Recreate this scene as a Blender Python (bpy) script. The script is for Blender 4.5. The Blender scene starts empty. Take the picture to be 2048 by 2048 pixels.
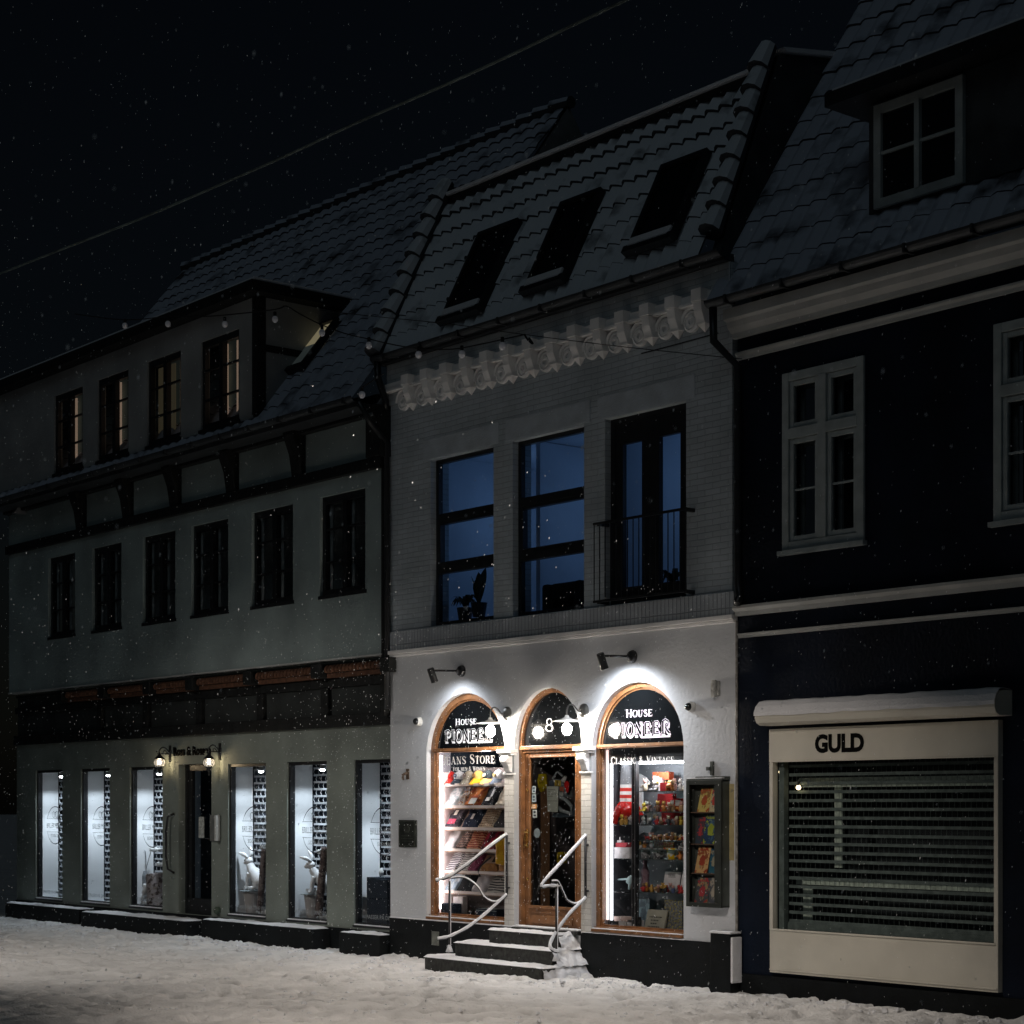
import bpy, bmesh, math, random
from mathutils import Vector, Matrix, noise, geometry
R = math.radians
random.seed(7)
SC = bpy.context.scene
COL = SC.collection

# ------------------------------------------------------------ camera model (survey of the street)
ALPHA = R(50.65); CA, SA = math.cos(ALPHA), math.sin(ALPHA)
FPX = 3830.0; DIST = 15.0; CX = 18.0; EYE = 2.0; HZ = 1612.0

def at(px, py, y=0.0):
    """surveyed point of the facade plane at depth y (metres)"""
    u = px - 1024.0; d = DIST + y
    x = d * (u * CA - FPX * SA) / (FPX * CA + u * SA)
    z = -x * SA + d * CA
    return Vector((x + CX, y, EYE + (HZ - py) * z / FPX))

def atx(px, y=0.0):
    return at(px, 1600, y).x

# ------------------------------------------------------------ mesh builder
ORG = {}
def org(o):
    return ORG.get(o.name, Vector((0, 0, 0))) if o else Vector((0, 0, 0))

class MB:
    def __init__(s): s.v = []; s.f = []; s.m = []; s.cur = 0
    def mi(s, i): s.cur = i; return s
    def add(s, vs, fs):
        b = len(s.v); s.v += [Vector(p) for p in vs]
        for f in fs: s.f.append([b + i for i in f]); s.m.append(s.cur)
        return s
    def quad(s, a, b, c, d): return s.add([a, b, c, d], [(0, 1, 2, 3)])
    def box(s, x0, x1, y0, y1, z0, z1):
        vs = [(x0,y0,z0),(x1,y0,z0),(x1,y1,z0),(x0,y1,z0),(x0,y0,z1),(x1,y0,z1),(x1,y1,z1),(x0,y1,z1)]
        return s.add(vs, [(0,3,2,1),(4,5,6,7),(0,1,5,4),(1,2,6,5),(2,3,7,6),(3,0,4,7)])
    def obox(s, c, sx, sy, sz, rot):
        c = Vector(c); m = rot.to_3x3() if not isinstance(rot, Matrix) else rot
        vs = [c + m @ Vector((a*sx/2, b*sy/2, d*sz/2)) for d in (-1,1) for a, b in ((-1,-1),(1,-1),(1,1),(-1,1))]
        return s.add(vs, [(0,3,2,1),(4,5,6,7),(0,1,5,4),(1,2,6,5),(2,3,7,6),(3,0,4,7)])
    def prism(s, poly, y0, y1):
        """polygon in xz, pulled from y0 to y1"""
        n = len(poly)
        a = [(p[0], y0, p[1]) for p in poly]; b = [(p[0], y1, p[1]) for p in poly]
        return s.add(a + b, [tuple(range(n)), tuple(range(2*n-1, n-1, -1))] + [(i, i+n, (i+1) % n + n, (i+1) % n) for i in range(n)])
    def prismx(s, poly, x0, x1):
        """polygon in yz, pulled from x0 to x1"""
        n = len(poly)
        a = [(x0, p[0], p[1]) for p in poly]; b = [(x1, p[0], p[1]) for p in poly]
        return s.add(a + b, [tuple(range(n)), tuple(range(2*n-1, n-1, -1))] + [(i, i+n, (i+1) % n + n, (i+1) % n) for i in range(n)])
    def tube(s, pts, r, n=8, cap=True):
        pts = [Vector(p) for p in pts]; rs = r if isinstance(r, (list, tuple)) else [r] * len(pts)
        rings = []; up = None
        for i, p in enumerate(pts):
            t = (pts[min(i+1, len(pts)-1)] - pts[max(i-1, 0)])
            if t.length < 1e-9: t = Vector((0,0,1))
            t.normalize()
            if up is None:
                up = Vector((0,0,1)) if abs(t.z) < .9 else Vector((1,0,0))
            a = t.cross(up); 
            if a.length < 1e-6: a = t.orthogonal()
            a.normalize(); b = a.cross(t).normalized(); up = b
            rings.append([p + (a*math.cos(2*math.pi*k/n) + b*math.sin(2*math.pi*k/n)) * rs[i] for k in range(n)])
        base = []
        for rg in rings: base += rg
        fs = []
        for i in range(len(rings)-1):
            for k in range(n):
                fs.append((i*n+k, i*n+(k+1) % n, (i+1)*n+(k+1) % n, (i+1)*n+k))
        if cap:
            fs.append(tuple(range(n-1, -1, -1))); L = (len(rings)-1)*n; fs.append(tuple(range(L, L+n)))
        return s.add(base, fs)
    def lathe(s, prof, c, axis='z', n=20, cap=True):
        """prof: (radius, height along the axis)"""
        c = Vector(c); vs = []
        for r, h in prof:
            for k in range(n):
                a = 2*math.pi*k/n; p, q = r*math.cos(a), r*math.sin(a)
                d = (p, q, h) if axis == 'z' else ((p, h, q) if axis == 'y' else (h, p, q))
                vs.append(c + Vector(d))
        fs = []
        for i in range(len(prof)-1):
            for k in range(n):
                f = (i*n+k, i*n+(k+1) % n, (i+1)*n+(k+1) % n, (i+1)*n+k)
                fs.append(f if axis != 'y' else f[::-1])
        if cap:
            fs.append(tuple(range(n-1, -1, -1))); L = (len(prof)-1)*n; fs.append(tuple(range(L, L+n)))
        return s.add(vs, fs)
    def ball(s, c, r, n=12, m=8, sq=(1,1,1), rot=None):
        c = Vector(c); vs = []; fs = []
        for i in range(m+1):
            th = math.pi*i/m
            for k in range(n):
                a = 2*math.pi*k/n
                p = Vector((math.sin(th)*math.cos(a)*r*sq[0], math.sin(th)*math.sin(a)*r*sq[1], math.cos(th)*r*sq[2]))
                vs.append(c + (rot @ p if rot else p))
        for i in range(m):
            for k in range(n):
                fs.append((i*n+k, (i+1)*n+k, (i+1)*n+(k+1) % n, i*n+(k+1) % n))
        return s.add(vs, fs)
    def ribbon(s, pts, ws, y):
        """flat stroke in the xz plane at depth y"""
        if not isinstance(ws, (list, tuple)): ws = [ws]*len(pts)
        P = [Vector((p[0], p[1])) for p in pts]; n = len(P); L = []; Rr = []
        for i in range(n):
            t = P[min(i+1, n-1)] - P[max(i-1, 0)]
            if t.length < 1e-9: t = Vector((1, 0))
            t.normalize(); q = Vector((-t.y, t.x)) * ws[i] / 2
            L.append(P[i] + q); Rr.append(P[i] - q)
        vs = [(p.x, y, p.y) for p in L] + [(p.x, y, p.y) for p in Rr]
        return s.add(vs, [(i, i+1, n+i+1, n+i) for i in range(n-1)])
    def build(s, name, mat, parent=None, smooth=False, bevel=0, label=None, subsurf=0):
        o3 = org(parent)
        me = bpy.data.meshes.new(name)
        me.from_pydata([p - o3 for p in s.v], [], s.f)
        mats = mat if isinstance(mat, (list, tuple)) else [mat]
        for m in mats: me.materials.append(m)
        for p, i in zip(me.polygons, s.m): p.material_index = i
        bm = bmesh.new(); bm.from_mesh(me)
        bmesh.ops.remove_doubles(bm, verts=bm.verts, dist=1e-5) if smooth else None
        if bevel:
            try:
                ed = [e for e in bm.edges if len(e.link_faces) == 2 and e.calc_face_angle(0) > .6]
                bmesh.ops.bevel(bm, geom=ed, offset=bevel, segments=2, affect='EDGES', profile=.6, clamp_overlap=True)
            except Exception: pass
        bmesh.ops.recalc_face_normals(bm, faces=bm.faces) if smooth or bevel else None
        bm.to_mesh(me); bm.free()
        if smooth:
            for p in me.polygons: p.use_smooth = True
        o = bpy.data.objects.new(name, me); COL.objects.link(o)
        if parent: o.parent = parent; ORG[o.name] = o3
        if label: o['label'] = label
        if subsurf:
            md = o.modifiers.new('sub', 'SUBSURF'); md.levels = md.render_levels = subsurf
        return o

def tag(o, label, cat, group=None):
    o['label'] = label; o['category'] = cat
    if group: o['group'] = group
    return o
def thing(name, label, cat, loc=(0,0,0), group=None):
    o = bpy.data.objects.new(name, None); COL.objects.link(o); o.location = loc
    o.empty_display_size = .1
    ORG[o.name] = Vector(loc)
    return tag(o, label, cat, group)
def struct(o): o['kind'] = 'structure'; return o
def dup(root, loc, label, group=None):
    r = root.copy(); COL.objects.link(r); r.location = loc; r['label'] = label
    if group: r['group'] = group
    for ch in list(root.children):
        c = ch.copy(); COL.objects.link(c); c.parent = r
        for g in ch.children:
            d = g.copy(); COL.objects.link(d); d.parent = c
    return r

def wall(mb, outer, holes, y0, y1):
    """plate in xz with holes, reveals included"""
    loops = [[Vector((p[0], p[1], 0)) for p in outer]] + [[Vector((p[0], p[1], 0)) for p in h] for h in holes]
    flat = [p for l in loops for p in l]
    tris = geometry.tessellate_polygon(loops)
    for y, flip in ((y0, False), (y1, True)):
        fs = []
        for t in tris:
            a, b, c = (flat[i] for i in t)
            cr = (b-a).cross(c-a).z
            if abs(cr) < 1e-12: continue
            ccw = cr > 0           # normal toward -y for a ccw loop seen in xz
            fs.append(tuple(t) if ccw != flip else tuple(reversed(t)))
        mb.add([(p.x, y, p.y) for p in flat], fs)
    for l in loops:
        n = len(l)
        mb.add([(p.x, y0, p.y) for p in l] + [(p.x, y1, p.y) for p in l],
               [(i, (i+1) % n, (i+1) % n + n, i+n) for i in range(n)])
    return mb
def rect(x0, x1, z0, z1): return [(x0,z0),(x1,z0),(x1,z1),(x0,z1)]
def arch(x0, x1, z0, zs, ztop, n=20):
    c = (x0+x1)/2; rx = (x1-x0)/2; rz = ztop - zs
    return [(x0,z0),(x1,z0)] + [(c + rx*math.cos(math.pi*i/n), zs + rz*math.sin(math.pi*i/n)) for i in range(n+1)]
def inset_arch(x0, x1, z0, zs, ztop, d, n=20):
    return arch(x0+d, x1-d, z0+d, zs, ztop-d, n)
def frame(mb, x0, x1, z0, z1, w, y0, y1, wb=None, wt=None):
    wb = wb or w; wt = wt or w
    mb.box(x0, x0+w, y0, y1, z0, z1); mb.box(x1-w, x1, y0, y1, z0, z1)
    mb.box(x0+w, x1-w, y0+.002, y1, z0, z0+wb); mb.box(x0+w, x1-w, y0+.002, y1, z1-wt, z1)
    return mb
def smooth_path(pts, k=5):
    P = [Vector(p) for p in pts]; out = []
    for i in range(len(P)-1):
        p0, p1, p2, p3 = P[max(i-1,0)], P[i], P[i+1], P[min(i+2,len(P)-1)]
        for j in range(k):
            t = j/k
            out.append(.5*((2*p1) + (p2-p0)*t + (2*p0-5*p1+4*p2-p3)*t*t + (3*p1-p0-3*p2+p3)*t**3))
    out.append(P[-1]); return out

# ------------------------------------------------------------ materials
MATS = {}
def mat(name, col, rough=.75, nz=(6., .12), bump=None, metal=0., emit=None, spec=.3, col2=None, detail=4):
    if name in MATS: return MATS[name]
    m = bpy.data.materials.new(name); m.use_nodes = True; nt = m.node_tree; N = nt.nodes; L = nt.links
    b = N['Principled BSDF']; b.inputs['Roughness'].default_value = rough
    b.inputs['Metallic'].default_value = metal; b.inputs['Specular IOR Level'].default_value = spec
    tc = N.new('ShaderNodeTexCoord')
    if nz:
        t = N.new('ShaderNodeTexNoise'); t.inputs['Scale'].default_value = nz[0]; t.inputs['Detail'].default_value = detail
        L.new(tc.outputs['Object'], t.inputs['Vector'])
        cr = N.new('ShaderNodeValToRGB'); a = nz[1]
        c2 = col2 or tuple(min(1, c*(1+a)) for c in col)
        cr.color_ramp.elements[0].color = (*[c*(1-a) for c in col], 1); cr.color_ramp.elements[0].position = .32
        cr.color_ramp.elements[1].color = (*c2, 1); cr.color_ramp.elements[1].position = .68
        L.new(t.outputs['Fac'], cr.inputs['Fac']); L.new(cr.outputs['Color'], b.inputs['Base Color'])
    else: b.inputs['Base Color'].default_value = (*col, 1)
    if bump:
        t2 = N.new('ShaderNodeTexNoise'); t2.inputs['Scale'].default_value = bump[0]; t2.inputs['Detail'].default_value = 5
        L.new(tc.outputs['Object'], t2.inputs['Vector'])
        bp = N.new('ShaderNodeBump'); bp.inputs['Strength'].default_value = bump[1]; bp.inputs['Distance'].default_value = bump[2] if len(bump) > 2 else .01
        L.new(t2.outputs['Fac'], bp.inputs['Height']); L.new(bp.outputs['Normal'], b.inputs['Normal'])
    if emit:
        b.inputs['Emission Color'].default_value = (*emit[0], 1); b.inputs['Emission Strength'].default_value = emit[1]
    MATS[name] = m; return m
def glass(name, tint=(1,1,1), refl=1.0, rough=0.0):
    m = bpy.data.materials.new(name); m.use_nodes = True; nt = m.node_tree; N = nt.nodes; L = nt.links
    N.remove(N['Principled BSDF']); out = N['Material Output']
    tr = N.new('ShaderNodeBsdfTransparent'); tr.inputs[0].default_value = (*tint, 1)
    gl = N.new('ShaderNodeBsdfGlossy'); gl.inputs['Roughness'].default_value = rough
    fr = N.new('ShaderNodeFresnel'); fr.inputs['IOR'].default_value = 1.4
    mu = N.new('ShaderNodeMath'); mu.operation = 'MULTIPLY'; mu.inputs[1].default_value = refl
    mx = N.new('ShaderNodeMixShader')
    # faint dirt / droplets on the pane
    L.new(fr.outputs[0], mu.inputs[0]); L.new(mu.outputs[0], mx.inputs[0]); L.new(tr.outputs[0], mx.inputs[1]); L.new(gl.outputs[0], mx.inputs[2])
    L.new(mx.outputs[0], out.inputs['Surface']); return m
def brick(name, col, mortar, bw=.235, bh=.067, soldier=False, strength=.6, rough=.6):
    m = bpy.data.materials.new(name); m.use_nodes = True; nt = m.node_tree; N = nt.nodes; L = nt.links
    b = N['Principled BSDF']; b.inputs['Roughness'].default_value = rough; b.inputs['Specular IOR Level'].default_value = .3
    tc = N.new('ShaderNodeTexCoord'); sp = N.new('ShaderNodeSeparateXYZ'); cb = N.new('ShaderNodeCombineXYZ')
    L.new(tc.outputs['Object'], sp.inputs[0])
    wob = N.new('ShaderNodeTexNoise'); wob.inputs['Scale'].default_value = 2.2; wob.inputs['Detail'].default_value = 3
    L.new(tc.outputs['Object'], wob.inputs['Vector'])
    ad = N.new('ShaderNodeMath'); ad.operation = 'MULTIPLY_ADD'; ad.inputs[1].default_value = .03; L.new(wob.outputs['Fac'], ad.inputs[0]); L.new(sp.outputs['Z'], ad.inputs[2])
    L.new(sp.outputs['X'], cb.inputs['X']); L.new(ad.outputs[0], cb.inputs['Y'])
    br = N.new('ShaderNodeTexBrick'); br.inputs['Scale'].default_value = 1; br.inputs['Mortar Size'].default_value = .006
    br.inputs['Mortar Smooth'].default_value = .5
    br.inputs['Brick Width'].default_value = bw; br.inputs['Row Height'].default_value = bh
    br.inputs['Color1'].default_value = (*col, 1); br.inputs['Color2'].default_value = (*[c*.9 for c in col], 1); br.inputs['Mortar'].default_value = (*mortar, 1)
    if soldier: br.offset = .0
    L.new(cb.outputs[0], br.inputs['Vector'])
    n2 = N.new('ShaderNodeTexNoise'); n2.inputs['Scale'].default_value = 1.3; n2.inputs['Detail'].default_value = 6; L.new(tc.outputs['Object'], n2.inputs['Vector'])
    cr = N.new('ShaderNodeValToRGB'); cr.color_ramp.elements[0].position = .3; cr.color_ramp.elements[0].color = (.72,.72,.72,1); cr.color_ramp.elements[1].position = .65; cr.color_ramp.elements[1].color = (1,1,1,1)
    L.new(n2.outputs['Fac'], cr.inputs['Fac'])
    mx = N.new('ShaderNodeMix'); mx.data_type = 'RGBA'; mx.blend_type = 'MULTIPLY'; mx.inputs['Factor'].default_value = 1
    L.new(br.outputs['Color'], mx.inputs[6]); L.new(cr.outputs['Color'], mx.inputs[7]); L.new(mx.outputs[2], b.inputs['Base Color'])
    # relief: mortar joints are lost under paint in places
    n3 = N.new('ShaderNodeTexNoise'); n3.inputs['Scale'].default_value = 60; L.new(tc.outputs['Object'], n3.inputs['Vector'])
    inv = N.new('ShaderNodeMath'); inv.operation = 'MULTIPLY_ADD'; inv.inputs[1].default_value = -1; L.new(br.outputs['Fac'], inv.inputs[0])
    sc = N.new('ShaderNodeMath'); sc.operation = 'MULTIPLY'; sc.inputs[1].default_value = .35; L.new(n3.outputs['Fac'], sc.inputs[0]); L.new(sc.outputs[0], inv.inputs[2])
    bp = N.new('ShaderNodeBump'); bp.inputs['Strength'].default_value = strength; bp.inputs['Distance'].default_value = .012
    L.new(inv.outputs[0], bp.inputs['Height']); L.new(bp.outputs['Normal'], b.inputs['Normal'])
    MATS[name] = m; return m
def pattern(name, base, kind, c2, scale, c3=None, rough=.85):
    """cloth patterns: stripes, plaid, spots, print"""
    m = bpy.data.materials.new(name); m.use_nodes = True; nt = m.node_tree; N = nt.nodes; L = nt.links
    b = N['Principled BSDF']; b.inputs['Roughness'].default_value = rough; b.inputs['Specular IOR Level'].default_value = .15
    tc = N.new('ShaderNodeTexCoord')
    def mixc(fac, a, c):
        mx = N.new('ShaderNodeMix'); mx.data_type = 'RGBA'; L.new(fac, mx.inputs['Factor'])
        if isinstance(a, tuple): mx.inputs[6].default_value = (*a, 1)
        else: L.new(a, mx.inputs[6])
        mx.inputs[7].default_value = (*c, 1); return mx.outputs[2]
    def wave(axis, sc, lo, hi):
        w = N.new('ShaderNodeTexWave'); w.bands_direction = axis; w.inputs['Scale'].default_value = sc; w.inputs['Distortion'].default_value = .6; w.inputs['Detail Scale'].default_value = 1
        L.new(tc.outputs['Object'], w.inputs['Vector'])
        r = N.new('ShaderNodeMapRange'); r.inputs[1].default_value = lo; r.inputs[2].default_value = hi; L.new(w.outputs['Fac'], r.inputs[0]); return r.outputs[0]
    if kind == 'stripes': out = mixc(wave('Y', scale, .45, .55), base, c2)
    elif kind == 'plaid':
        out = mixc(wave('X', scale, .5, .6), base, c2); out = mixc(wave('Y', scale, .55, .65), out, c3 or c2)
    else:
        v = N.new('ShaderNodeTexNoise'); v.inputs['Scale'].default_value = scale; v.inputs['Detail'].default_value = 3; L.new(tc.outputs['Object'], v.inputs['Vector'])
        r = N.new('ShaderNodeMapRange'); r.inputs[1].default_value = .5; r.inputs[2].default_value = .56; L.new(v.outputs['Fac'], r.inputs[0])
        out = mixc(r.outputs[0], base, c2)
        if c3:
            v = N.new('ShaderNodeTexNoise'); v.inputs['Scale'].default_value = scale*1.7; L.new(tc.outputs['Object'], v.inputs['Vector'])
            r = N.new('ShaderNodeMapRange'); r.inputs[1].default_value = .56; r.inputs[2].default_value = .6; L.new(v.outputs['Fac'], r.inputs[0]); out = mixc(r.outputs[0], out, c3)
    L.new(out, b.inputs['Base Color']); MATS[name] = m; return m
def snowy_tile(name, tile, lo=-.05, hi=.32, patch=.36, snow=(.72,.76,.8)):
    m = bpy.data.materials.new(name); m.use_nodes = True; nt = m.node_tree; N = nt.nodes; L = nt.links
    b = N['Principled BSDF']; b.inputs['Roughness'].default_value = .8; b.inputs['Specular IOR Level'].default_value = .2
    g = N.new('ShaderNodeNewGeometry'); sp = N.new('ShaderNodeSeparateXYZ'); L.new(g.outputs['Normal'], sp.inputs[0])
    mr = N.new('ShaderNodeMapRange'); mr.inputs[1].default_value = lo; mr.inputs[2].default_value = hi; L.new(sp.outputs['Z'], mr.inputs[0])
    tc = N.new('ShaderNodeTexCoord'); n = N.new('ShaderNodeTexNoise'); n.inputs['Scale'].default_value = 2.2; n.inputs['Detail'].default_value = 6; L.new(tc.outputs['Object'], n.inputs['Vector'])
    m2 = N.new('ShaderNodeMapRange'); m2.inputs[1].default_value = patch-.12; m2.inputs[2].default_value = patch+.08; L.new(n.outputs['Fac'], m2.inputs[0])
    mu = N.new('ShaderNodeMath'); mu.operation = 'MULTIPLY'; L.new(mr.outputs[0], mu.inputs[0]); L.new(m2.outputs[0], mu.inputs[1])
    mx = N.new('ShaderNodeMix'); mx.data_type = 'RGBA'; L.new(mu.outputs[0], mx.inputs['Factor'])
    mx.inputs[6].default_value = (*tile, 1); mx.inputs[7].default_value = (*snow, 1); L.new(mx.outputs[2], b.inputs['Base Color'])
    MATS[name] = m; return m

SNOW = mat('snow', (.8,.8,.82), .65, (3., .05), bump=(45, .5, .02), spec=.25)
WHITE_PLASTER = mat('painted_plaster', (.56,.575,.6), .6, (.9, .12), bump=(22, .4, .014), detail=8)
WHITE_BRICK = brick('painted_brick', (.52,.58,.62), (.36,.4,.43), strength=.45)
PIER_BRICK = brick('painted_pier_brick', (.72,.7,.66), (.5,.48,.45), strength=.35)
SOLDIER = brick('soldier_brick', (.5,.54,.58), (.26,.28,.3), bw=.063, bh=.26, soldier=True, strength=.8)
CORN = mat('cornice_paint', (.86,.85,.84), .6, (2., .12), bump=(40, .3, .01))
PLINTH = mat('plinth_black', (.005,.0065,.0075), .6, (5., .35), bump=(60, .4, .01), spec=.2)
WOOD = mat('varnished_wood', (.225,.102,.042), .38, (9., .3), bump=(30, .15, .006), spec=.5)
WOODD = mat('dark_varnished_wood', (.19,.085,.032), .42, (9., .35), bump=(30, .15, .006), spec=.45)
BLACKF = mat('black_frame', (.012,.013,.015), .45, (8., .3), spec=.4)
BLACKM = mat('black_metal', (.015,.016,.018), .35, (8., .3), spec=.5)
STEEL = mat('brushed_steel', (.35,.35,.36), .3, (12., .15), metal=.9)
BLACKG = mat('black_gloss_panel', (.006,.007,.008), .07, None, spec=.6)
WLET = mat('white_lettering', (.85,.84,.85), .5, None)
PINKLET = mat('pinkish_lettering', (.85,.72,.82), .5, None)
BLET = mat('black_lettering', (.004,.004,.004), .8, None, spec=.05)
BRASS = mat('brass', (.6,.38,.12), .25, (8., .1), metal=.95)
STONE = mat('wet_granite', (.03,.031,.028), .6, (18., .55), bump=(40, .5, .012), spec=.35)
ZINC = mat('dark_zinc', (.05,.055,.06), .45, (4., .25), metal=.4)
GLASS = glass('window_glass')
GLASSB = glass('thin_shelf_glass', (.86,.94,.92), .8)
TILE = snowy_tile('snowy_pantiles', (.05,.056,.065))
TILE2 = snowy_tile('old_snowy_pantiles', (.05,.052,.06), patch=.4, snow=(.46,.5,.58))
GREEN_WALL = mat('grey_green_plaster', (.2,.225,.2), .75, (1.1, .26), bump=(26, .45, .015), detail=8)
UPGREEN = mat('upper_grey_plaster', (.27,.325,.32), .75, (.9, .26), bump=(26, .4, .014), detail=8)
TIMBER = mat('tarred_timber', (.008,.009,.009), .7, (7., .5), bump=(22, .5, .015))
TERRA = mat('carved_terracotta', (.11,.05,.028), .75, (14., .35), bump=(30, .5, .015))
NAVY = mat('navy_plaster', (.005,.0088,.0185), .75, (1.1, .45), bump=(24, .5, .015), spec=.15, detail=8)
TRIM = mat('cream_trim', (.42,.43,.42), .6, (3., .12), bump=(30, .2, .01))
GPAINT = mat('grey_window_paint', (.36,.4,.4), .5, (6., .15), bump=(30, .15, .006))
PANEL = mat('cream_shopfront', (.62,.59,.51), .5, (2., .08), bump=(40, .12, .006))
DARKIN = mat('dark_interior', (.03,.034,.038), .8, (3., .3))
WPANEL = mat('white_display_panel', (.78,.8,.82), .6, (1.5, .05))
GREYIN = mat('grey_interior', (.3,.31,.33), .8, (2., .15))
BLUEROOM = mat('room_wall', (.55,.6,.68), .9, (1., .1))
BRONZE = mat('dark_bronze', (.03,.035,.03), .4, (9., .4), metal=.5)
def col(name, c, rough=.7, **k): return mat(name, c, rough, (9., .15), **k)
# ============================================================ ROOF HELPERS
def tile_roof(mb, x0, x1, p0, p1, ncol, nrow, amp, step0, step1, k=5):
    """pantile sheet between eave p0=(y,z) and top p1; every course overlaps the one below"""
    d = Vector((p1[0]-p0[0], p1[1]-p0[1])); Ls = d.length; d /= Ls; nrm = Vector((-d.y, d.x))
    nx = ncol*k
    for r in range(nrow):
        t0, t1 = r/nrow, (r+1)/nrow
        st = step0 + (step1-step0)*t0
        rows = [(t0, -.012), (t0 + .002, st), (t1, 0.0)]
        vs = []
        for t, h in rows:
            for i in range(nx+1):
                ph = 2*math.pi*i/k
                w = amp*(math.sin(ph) + .35*math.sin(2*ph+.6))
                jx = x0 + (x1-x0)*i/nx
                j = noise.noise(Vector((int(i/k)*1.7, r*2.3, x0)))*.012
                hh = h + w + j
                q = Vector(p0) + d*Ls*t + nrm*hh
                vs.append((jx, q.x, q.y))
        m = nx+1
        fs = [(a*m+i, a*m+i+1, (a+1)*m+i+1, (a+1)*m+i) for a in range(2) for i in range(nx)]
        mb.add(vs, fs)
    return mb
def on_plane(px, py, p0, p1, off=0.0):
    a = at(px, py, 0); b = at(px, py, 1); sl = (p1[1]-p0[1])/(p1[0]-p0[0])
    # a.z + (b.z-a.z) y = p0z + sl (y - p0y)
    y = (p0[1] - sl*p0[0] + off - a.z)/((b.z-a.z) - sl)
    return at(px, py, y)

# ============================================================ WHITE SHOP HOUSE
house = thing('shop_house', 'white painted brick house with three arched shop openings and a dark mansard roof', 'house', (0, 0, 0))
X0, X1 = -2.86, 3.53
LA = (-2.055, -.435); DA = (-.25, 1.0); RA = (1.185, 2.72)
holes = [arch(*LA, .525, 2.66, 3.44), arch(*DA, .5, 2.76, 3.43), arch(*RA, .525, 2.66, 3.42)]
m = MB(); wall(m, rect(X0, X1, .0, 4.05), holes, 0, .32); m.build('plaster_wall', WHITE_PLASTER, house)
UPW = [(-1.967, -.658, 4.34, 6.51), (-.282, 1.048, 4.335, 6.505), (1.418, 2.76, 4.335, 6.51)]
m = MB(); wall(m, rect(X0-.05, X1-.06, 4.325, 7.9), [rect(*w) for w in UPW], .0, .3); m.build('brick_wall', WHITE_BRICK, house)
m = MB(); m.box(X0-.012, X1, -.035, .29, 4.075, 4.32); m.build('soldier_course', SOLDIER, house)
m = MB(); m.box(X0-.01, X1+.004, -.07, .28, 4.02, 4.07); m.box(X0-.01, X1+.002, -.045, .28, 3.985, 4.018)
m.build('ledge', CORN, house, bevel=.008)
m = MB(); m.box(X0+.004, -.262, -.022, .3, -.15, .508); m.box(1.008, X1, -.024, .3, -.15, .508)
m.build('plinth', PLINTH, house, bevel=.006)
m = MB(); m.box(-2.84, -.27, -.03, .075, .509, .522); m.box(1.02, 2.75, -.028, .075, .5085, .514); m.build('plinth_snow', SNOW, house, bevel=.005)
for a, b in ((LA[1]+.004, DA[0]-.004), (DA[1]+.004, RA[0]-.004)):
    m = MB(); m.box(a, b, -.008, .05, .512, 2.4); m.build('pier', PIER_BRICK, house)
    # carved console under the impost
    cx = (a+b)/2; w = (b-a)/2
    m = MB()
    m.box(a-.05, b+.05, -.1, .02, 2.655, 2.7); m.box(a-.03, b+.03, -.075, .02, 2.625, 2.652)
    prof = [(.0,2.62),(-.09,2.62),(-.105,2.57),(-.09,2.52),(-.06,2.49),(-.05,2.45),(-.035,2.42),(-.0,2.41)]
    m.prismx(prof, cx-w*.62, cx+w*.62)
    m.lathe([(.001,-w*.62-.012),(.045,-w*.62-.012),(.05,-w*.62),(.05,w*.62),(.045,w*.62+.012),(.001,w*.62+.012)], (cx,-.065,2.57), 'x', 14)
    m.box(a-.012, b+.012, -.03, .02, 2.385, 2.41)
    m.build('console', CORN, house, bevel=.005)
# lintels over upper windows (smooth cement panels)
for a, b in ((-2.13,-.552),(-.417,1.159),(1.291,2.9)):
    m = MB(); m.box(a, b, -.006, .03, 6.52, 6.785)
    m.build('lintel', mat('cement_lintel', (.48,.53,.57), .75, (4., .12), bump=(60,.5,.012)), house, bevel=.004)

# ---- cornice with corbels and rosettes
m = MB(); m.box(X0-.05, X1-.07, -.06, .02, 7.56, 7.64); m.mi(1).box(X0-.045, X1-.075, -.03, .02, 7.645, 7.9); m.mi(0)
m.box(X0-.05, X1-.068, -.09, .02, 7.52, 7.557)
cornice = m.build('cornice', [CORN, WHITE_BRICK], house, bevel=.006)
cxs = [-2.32 + .4154*i for i in range(14)]
def corbel_bm(x):
    m = MB()
    m.box(x-.075, x+.075, -.17, .01, 7.53, 7.66)
    m.prismx([(.01,7.525),(-.15,7.525),(-.14,7.42),(-.105,7.34),(-.09,7.30),(.01,7.30)], x-.06, x+.06)
    m.box(x-.07, x+.07, -.1, .01, 7.285, 7.305)
    n = 4
    m.add([(x-.055,.005,7.284),(x+.055,.005,7.284),(x+.055,-.085,7.284),(x-.055,-.085,7.284),(x,-.02,7.2)], [(0,1,2,3),(0,4,1),(1,4,2),(2,4,3),(3,4,0)])
    return m
for x in cxs: corbel_bm(x).build('corbel', CORN, cornice)
for i, x in enumerate(cxs):
    x -= .208
    m = MB(); c = (x, 0, 7.36)
    m.lathe([(.12,.0),(.12,-.035),(.095,-.045),(.09,-.03),(.07,-.03),(.065,-.05),(.035,-.05),(.03,-.02),(.001,-.02)], c, 'y', 18, cap=False)
    # round hood over the rosette
    pts = [(x+.155*math.cos(a), -.02, 7.36+.155*math.sin(a)) for a in [math.pi*k/12 for k in range(13)]]
    m.tube(pts, .026, 6); m.box(x-.1, x+.1, -.05, .01, 7.53, 7.575)
    m.build('rosette', CORN, cornice)

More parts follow.
